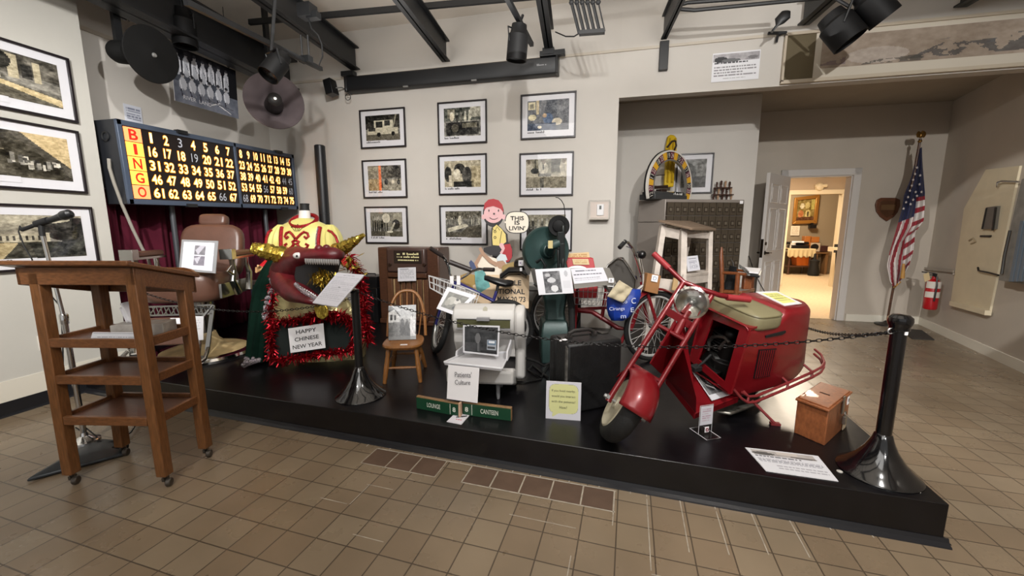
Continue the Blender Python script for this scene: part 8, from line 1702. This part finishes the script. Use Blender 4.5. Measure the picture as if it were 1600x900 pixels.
# plywood door leaf panel leaning on the right wall, metal fittings
PLY = mat('cream_plywood', '#cfc2a6', .65, noise=.05, nscale=5)
t = thing('wall_panel', 'tall cream plywood panel with metal fittings against the right wall', 'panel', RW(1520, 480, .02))
mb = MB(); mb.prism([RW(1506, 326, .02), RW(1540, 265, .02), RW(1593, 259, .02), RW(1545, 490, .02), RW(1485, 474, .02)], RN*-.019); ob('board', mb, PLY, t, bevel=.002)
DKM = mat('dark_fitting', '#33312e', .4, .6)
mb = MB(); mb.prism([RW(1541, 324, .05), RW(1557, 322, .05), RW(1552, 358, .05), RW(1536, 358, .05)], -RN*.03); ob('grey_plate', mb, mat('grey_plate', '#77746e', .4, .5), t)
for k in (((1542, 325), (1535, 358)), ((1556, 324), (1551, 360))): mb = MB(); mb.bar(RW(*k[0], .05), RW(*k[1], .05), .012, .02); ob('dark_strip', mb, DKM, t)
mb = MB(); mb.bar(RW(1532, 369, .03), RW(1548, 369, .03), .012, .02); ob('slot_bar', mb, DKM, t)
mb = MB(); mb.tube([RW(1558, 292, .04), RW(1559, 285, .06), RW(1565, 283, .06), RW(1592, 284, .05)], .009, 8); ob('hook_bar', mb, CHROME, t)
mb = MB(); mb.tube([RW(1528, 418, .04), RW(1529, 423, .05), RW(1545, 426, .05), RW(1560, 430, .04)], .009, 8); ob('hook_bar', mb, DKM, t)
mb = MB(); mb.bar(RW(1488, 474, .04), RW(1544, 489, .04), .05, .05); ob('bottom_ledge', mb, PLY, t)
mb = MB(); mb.tube([RW(1514, 376, .03), RW(1520, 372, .03), RW(1524, 378, .03), RW(1517, 381, .03)], .008, 6); ob('catch', mb, mat('pale_catch', '#a8977a', .5), t)
# louvred steel shutter beyond it
t = thing('louvre_shutter', 'grey painted metal frame with blue grey slats at the right edge', 'shutter', RW(1590, 440, .05))
mb = MB(); mb.prism([RW(1596, 280, .12), RW(1640, 262, .12), RW(1640, 450, .12), RW(1560, 438, .12), RW(1563, 420, .12)], -RN*.09); ob('frame', mb, mat('grey_shutter_paint', '#7d7a74', .6, noise=.15, nscale=12), t, bevel=.004)
for k in range(5): mb = MB(); mb.prism([RW(1598+k*7, 345, .13), RW(1603+k*7, 345, .13), RW(1585+k*7, 440, .13), RW(1580+k*7, 440, .13)], RN*.015); ob('slat', mb, mat('blue_grey_slat', '#5d6a76', .5), t)
mb = MB(); mb.tube([RW(1565, 428, .14), RW(1569, 400, .14), RW(1578, 360, .14)], .01, 6); ob('dark_edge_rod', mb, DKM, t)
# floor mat by the flag
mb = MB(); mb.prism([V((q.x, q.y, .001)) for q in (G(1405, 514), G(1440, 517), G(1460, 532), G(1425, 530))], (0, 0, .012)); solo('floor_grille', mb, mat('dark_floor_grille', '#2a2622', .7), 'dark floor mat on the tiles below the fire extinguisher', 'mat')
# two mirror-like glints set down as small white discs on the stage
for px, py, lab in ((1312, 737, 'white stud on the stage beside the stanchion base, inner one'), (1433, 768, 'white stud on the stage beside the stanchion base, corner one')):
    mb = MB(); mb.lathe(G(px, py, ST), Z_, [(.012, 0), (.012, .003), (.006, .006), (0, .006)], 12); solo('glint_disc', mb, mat('white_disc', '#b9b6ae', .4), lab, 'stud', 'white glint discs on the stage')
# ================================================================ BACK ROOM THROUGH THE DOORWAY
YF = 13.18; BA = lambda px, py, y=YF: AY(px, py, y)
t = thing('gilt_painting', 'gilt framed painting of figures on the far back room wall', 'painting', BA(1257, 350))
a, b_, c, d = BA(1241, 309), BA(1280, 304), BA(1275, 349), BA(1237, 350)
P4 = lambda f, e: a.lerp(b_, f).lerp(d.lerp(c, f), e)
GILT = mat('gilt_frame', '#b07d3a', .35, .5)
mb = MB()
o4 = [P4(0, 0), P4(1, 0), P4(1, 1), P4(0, 1)]; i4 = [P4(.14, .12), P4(.86, .12), P4(.86, .88), P4(.14, .88)]
for i in range(4): j = (i+1) % 4; mb.prism([o4[i], o4[j], i4[j], i4[i]], (0, -.06, 0))
ob('frame', mb, GILT, t, bevel=.01)
p = Pic(30, 30, (128, 110, 62)); p.noise(6, 45, 5); p.ell(.3, .3, .12, .14, (190, 180, 150)); p.ell(.6, .28, .14, .16, (180, 165, 110)); p.ell(.25, .7, .16, .2, (170, 110, 70)); p.ell(.65, .72, .16, .22, (190, 175, 120)); p.rect(.0, .85, 1, 1, (90, 60, 40)); p.ell(.65, .7, .06, .12, (70, 60, 40)); p.rect(.8, .05, 1, .5, (170, 160, 90)); p.noise(12, 35, 6)
canvas('painting_face', p, i4[0], i4[1]-i4[0], i4[3]-i4[0], t, quad=[q+V((0, -.02, 0)) for q in i4])
p = Pic(16, 18, (225, 215, 195)); p.lines(.1, .1, .9, .9, 7, (180, 165, 140), 3)
a, b_, d = BA(1236, 353), BA(1250, 352), BA(1235, 368); sheet('notice', 'cream paper notice on the back room wall under the gilt painting', 'notice', p, a+V((0, -.01, 0)), (b_.x-a.x, 0, 0), (0, 0, d.z-a.z))
mb = MB(); mb.box(BA(1267, 354)+V((0, -.08, 0)), (.16, .12, .1)); mb.box(BA(1267, 350)+V((0, -.05, 0)), (.06, .08, .06)); solo('picture_lamp', mb, BLACK, 'small black box fitting under the gilt painting', 'fitting')
# table with lace cloth
ty = 12.6; tl, tr = AY(1233, 391, ty), AY(1272, 390, ty); zt9 = AY(1250, 389, ty).z
t = thing('lace_table', 'small table in the back room covered with a scalloped lace cloth', 'table', ((tl.x+tr.x)/2, ty+.2, 0))
mb = MB(); mb.bb((tl.x, ty, zt9-.04), (tr.x, ty+.5, zt9)); ob('table_top', mb, WALN, t)
for x in (tl.x+.05, tr.x-.05):
    for y in (ty+.05, ty+.45): mb = MB(); mb.tube([(x, y, 0), (x, y, zt9-.03)], .03, 8); ob('leg', mb, WALN, t)
mb = MB(); mb.bb((tl.x, ty+.02, .22), (tr.x, ty+.48, .26)); ob('lower_shelf', mb, WALN, t)
mb = MB()
def lace(u, v):
    w_ = tr.x-tl.x+.08; x = tl.x-.04+w_*u; dr = (.20+.05*abs(math.sin(u*PI*5))); 
    return V((x, ty-.02-.015*math.sin(u*40)*v, zt9+.006-dr*v))
mb.grid(lace, 60, 8); mb.bb((tl.x-.04, ty-.02, zt9+.001), (tr.x+.04, ty+.5, zt9+.007)); tag(ob('lace_cloth', mb, mat('cream_lace', '#cdb98e', .8), None, solid=.004), 'cream scalloped lace cloth draped over the back room table', 'tablecloth')
q0, q1 = AY(1243, 405, ty+.1), AY(1266, 418, ty+.1)
t = thing('orange_basket', 'orange basket of papers under the lace covered table', 'basket', ((q0.x+q1.x)/2, ty+.25, .262))
mb = MB(); zb9 = .262; zo = zb9+.26; mb.loft([[V((x, y, z)) for x, y in ((q0.x+k, ty+.05+k), (q1.x-k, ty+.05+k), (q1.x-k, ty+.42-k), (q0.x+k, ty+.42-k))] for z, k in ((zb9, .04), (zo, 0), (zo, .02), (zb9+.02, .05))]); ob('basket', mb, mat('orange_plastic', '#d2691c', .45), t)
mb = MB(); mb.box(((q0.x+q1.x)/2, ty+.22, zo), (.32, .22, .08)); ob('papers', mb, PAPER, t)
t = thing('typewriter', 'dark old machine standing on the lace covered table', 'typewriter', ((tl.x+tr.x)/2, ty+.25, zt9+.008))
mb = MB(); cx9 = (tl.x+tr.x)/2; mb.bb((cx9-.2, ty+.08, zt9+.008), (cx9+.22, ty+.42, zt9+.10)); mb.tube([(cx9-.28, ty+.3, zt9+.15), (cx9+.28, ty+.3, zt9+.15)], .04, 10); mb.bb((cx9-.14, ty+.28, zt9+.1), (cx9+.16, ty+.4, zt9+.16)); ob('body', mb, BLACK, t, bevel=.01)
mb = MB(); mb.box((cx9, ty+.27, zt9+.18), (.3, .01, .06)); ob('paper', mb, PAPER, t)
mb = MB(); c9 = AY(1239, 384, ty+.2); mb.lathe((c9.x, ty+.2, zt9+.008), Z_, [(.07, 0), (.08, .05), (.06, .12), (.07, .16), (0, .16)], 16); solo('white_jar', mb, WHITE, 'small white jar left of the machine on the lace table', 'jar')
ty2 = 12.9; a, b_ = AY(1274, 394, ty2), AY(1297, 393, ty2); z2 = a.z
t = thing('side_table', 'plain wooden table behind the lace table holding boxes', 'table', ((a.x+b_.x)/2, ty2+.15, 0))
mb = MB(); mb.bb((a.x-.4, ty2, z2-.04), (b_.x, ty2+.28, z2)); ob('table_top', mb, wood('pale_table_wood', '#7a5a3a', .4, .2), t)
for x in (a.x+.05, b_.x-.05): mb = MB(); mb.bb((x-.03, ty2+.02, 0), (x+.03, ty2+.26, z2-.04)); ob('leg', mb, wood('pale_table_wood', '#7a5a3a', .4, .2), t)
def bxx(name, label, cat, x0, y0, x1, y1, m): q0 = AY(x0, y0, ty2+.03); q1 = AY(x1, y1, ty2+.03); mb = MB(); mb.bb((q0.x, ty2+.03, q1.z), (q1.x, ty2+.22, q0.z)); return tag(ob(name, mb, m, bevel=.01), label, cat)
OW = wood('orange_box_wood', '#a8662e', .4, .2)
bxx('wooden_case', 'tall orange brown wooden case on the back room side table', 'box', 1258, 369, 1266, 393.5, OW); bxx('wooden_case', 'wide orange brown wooden chest on the back room side table', 'box', 1266.5, 370, 1280, 379, OW)
bxx('photo_box', 'pale box with dark oval picture, below the wide wooden chest', 'box', 1266.5, 379.5, 1281, 393.5, mat('pale_box', '#b9a994', .6)); bxx('dark_case', 'dark red case at the right end of the back room side table', 'box', 1282, 384, 1294, 393.5, mat('dark_red_case', '#3a1c18', .5))
mb = MB(); q = AY(1273, 386, ty2+.02); mb.ball((q.x, ty2+.026, q.z), (.10, .004, .09), 16); solo('oval_picture', mb, BLACK, 'dark oval picture on the front of the pale box', 'picture')
mb = MB(); gq = AY(1271, 424, 12.5); g7 = V((gq.x, 12.5, 0)); mb.lathe(g7, Z_, [(.12, 0), (.14, .1), (.1, .3), (.12, .42), (.04, .46), (.03, .6), (0, .62)], 16); solo('guitar_case', mb, BLACKM, 'dark rounded case standing right of the lace covered table', 'case')
# grab rail, papers and cabinet end on the right, lamp over the inner doorway
t = thing('hand_rail', 'wooden hand rail with black bracket by the inner doorway', 'rail', AY(1302, 392, 9.6))
mb = MB(); mb.bar(AY(1296, 389, 9.9), AY(1314, 391, 9.3), .06, .09); ob('rail', mb, mat('cream_trim', '#e0cfae', .5), t)
mb = MB(); mb.bar(AY(1309, 395, 9.3), AY(1306, 458, 9.3), .05, .05, A_); mb.box(AY(1312, 384, 9.25), (.14, .1, .06)); mb.box(AY(1311, 393, 9.25), (.14, .1, .05)); ob('black_bracket', mb, BLACKM, t)
p = Pic(14, 60, (226, 205, 165)); p.rect(.55, .15, .8, .5, (190, 145, 80)); p.lines(.1, .6, .9, .95, 8, (170, 150, 120), 3)
a, b_, d = AY(1315, 300, 8.6), AY(1328, 298, 8.6), AY(1309, 402, 8.6)
sheet('poster', 'tall cream poster on the right beyond the doorway', 'poster', p, AY(1318, 298, 10.19), (AY(1330, 298, 10.19).x-AY(1318, 298, 10.19).x, 0, 0), (0, 0, -1.5))
mb = MB(); q = AY(1291, 290, 9.9); mb.lathe((q.x, YB-.005, q.z), V((0, -1, 0)), [(.09, 0), (.09, .02), (.07, .06), (.03, .08), (0, .08)], 20); mb.tube([(q.x-.1, YB-.04, q.z+.02), (q.x+.12, YB-.06, q.z+.02)], .035, 10); solo('emergency_lamp', mb, mat('cream_lamp', '#d8c6a4', .4), 'small cream lamp unit above the inner doorway', 'lamp')
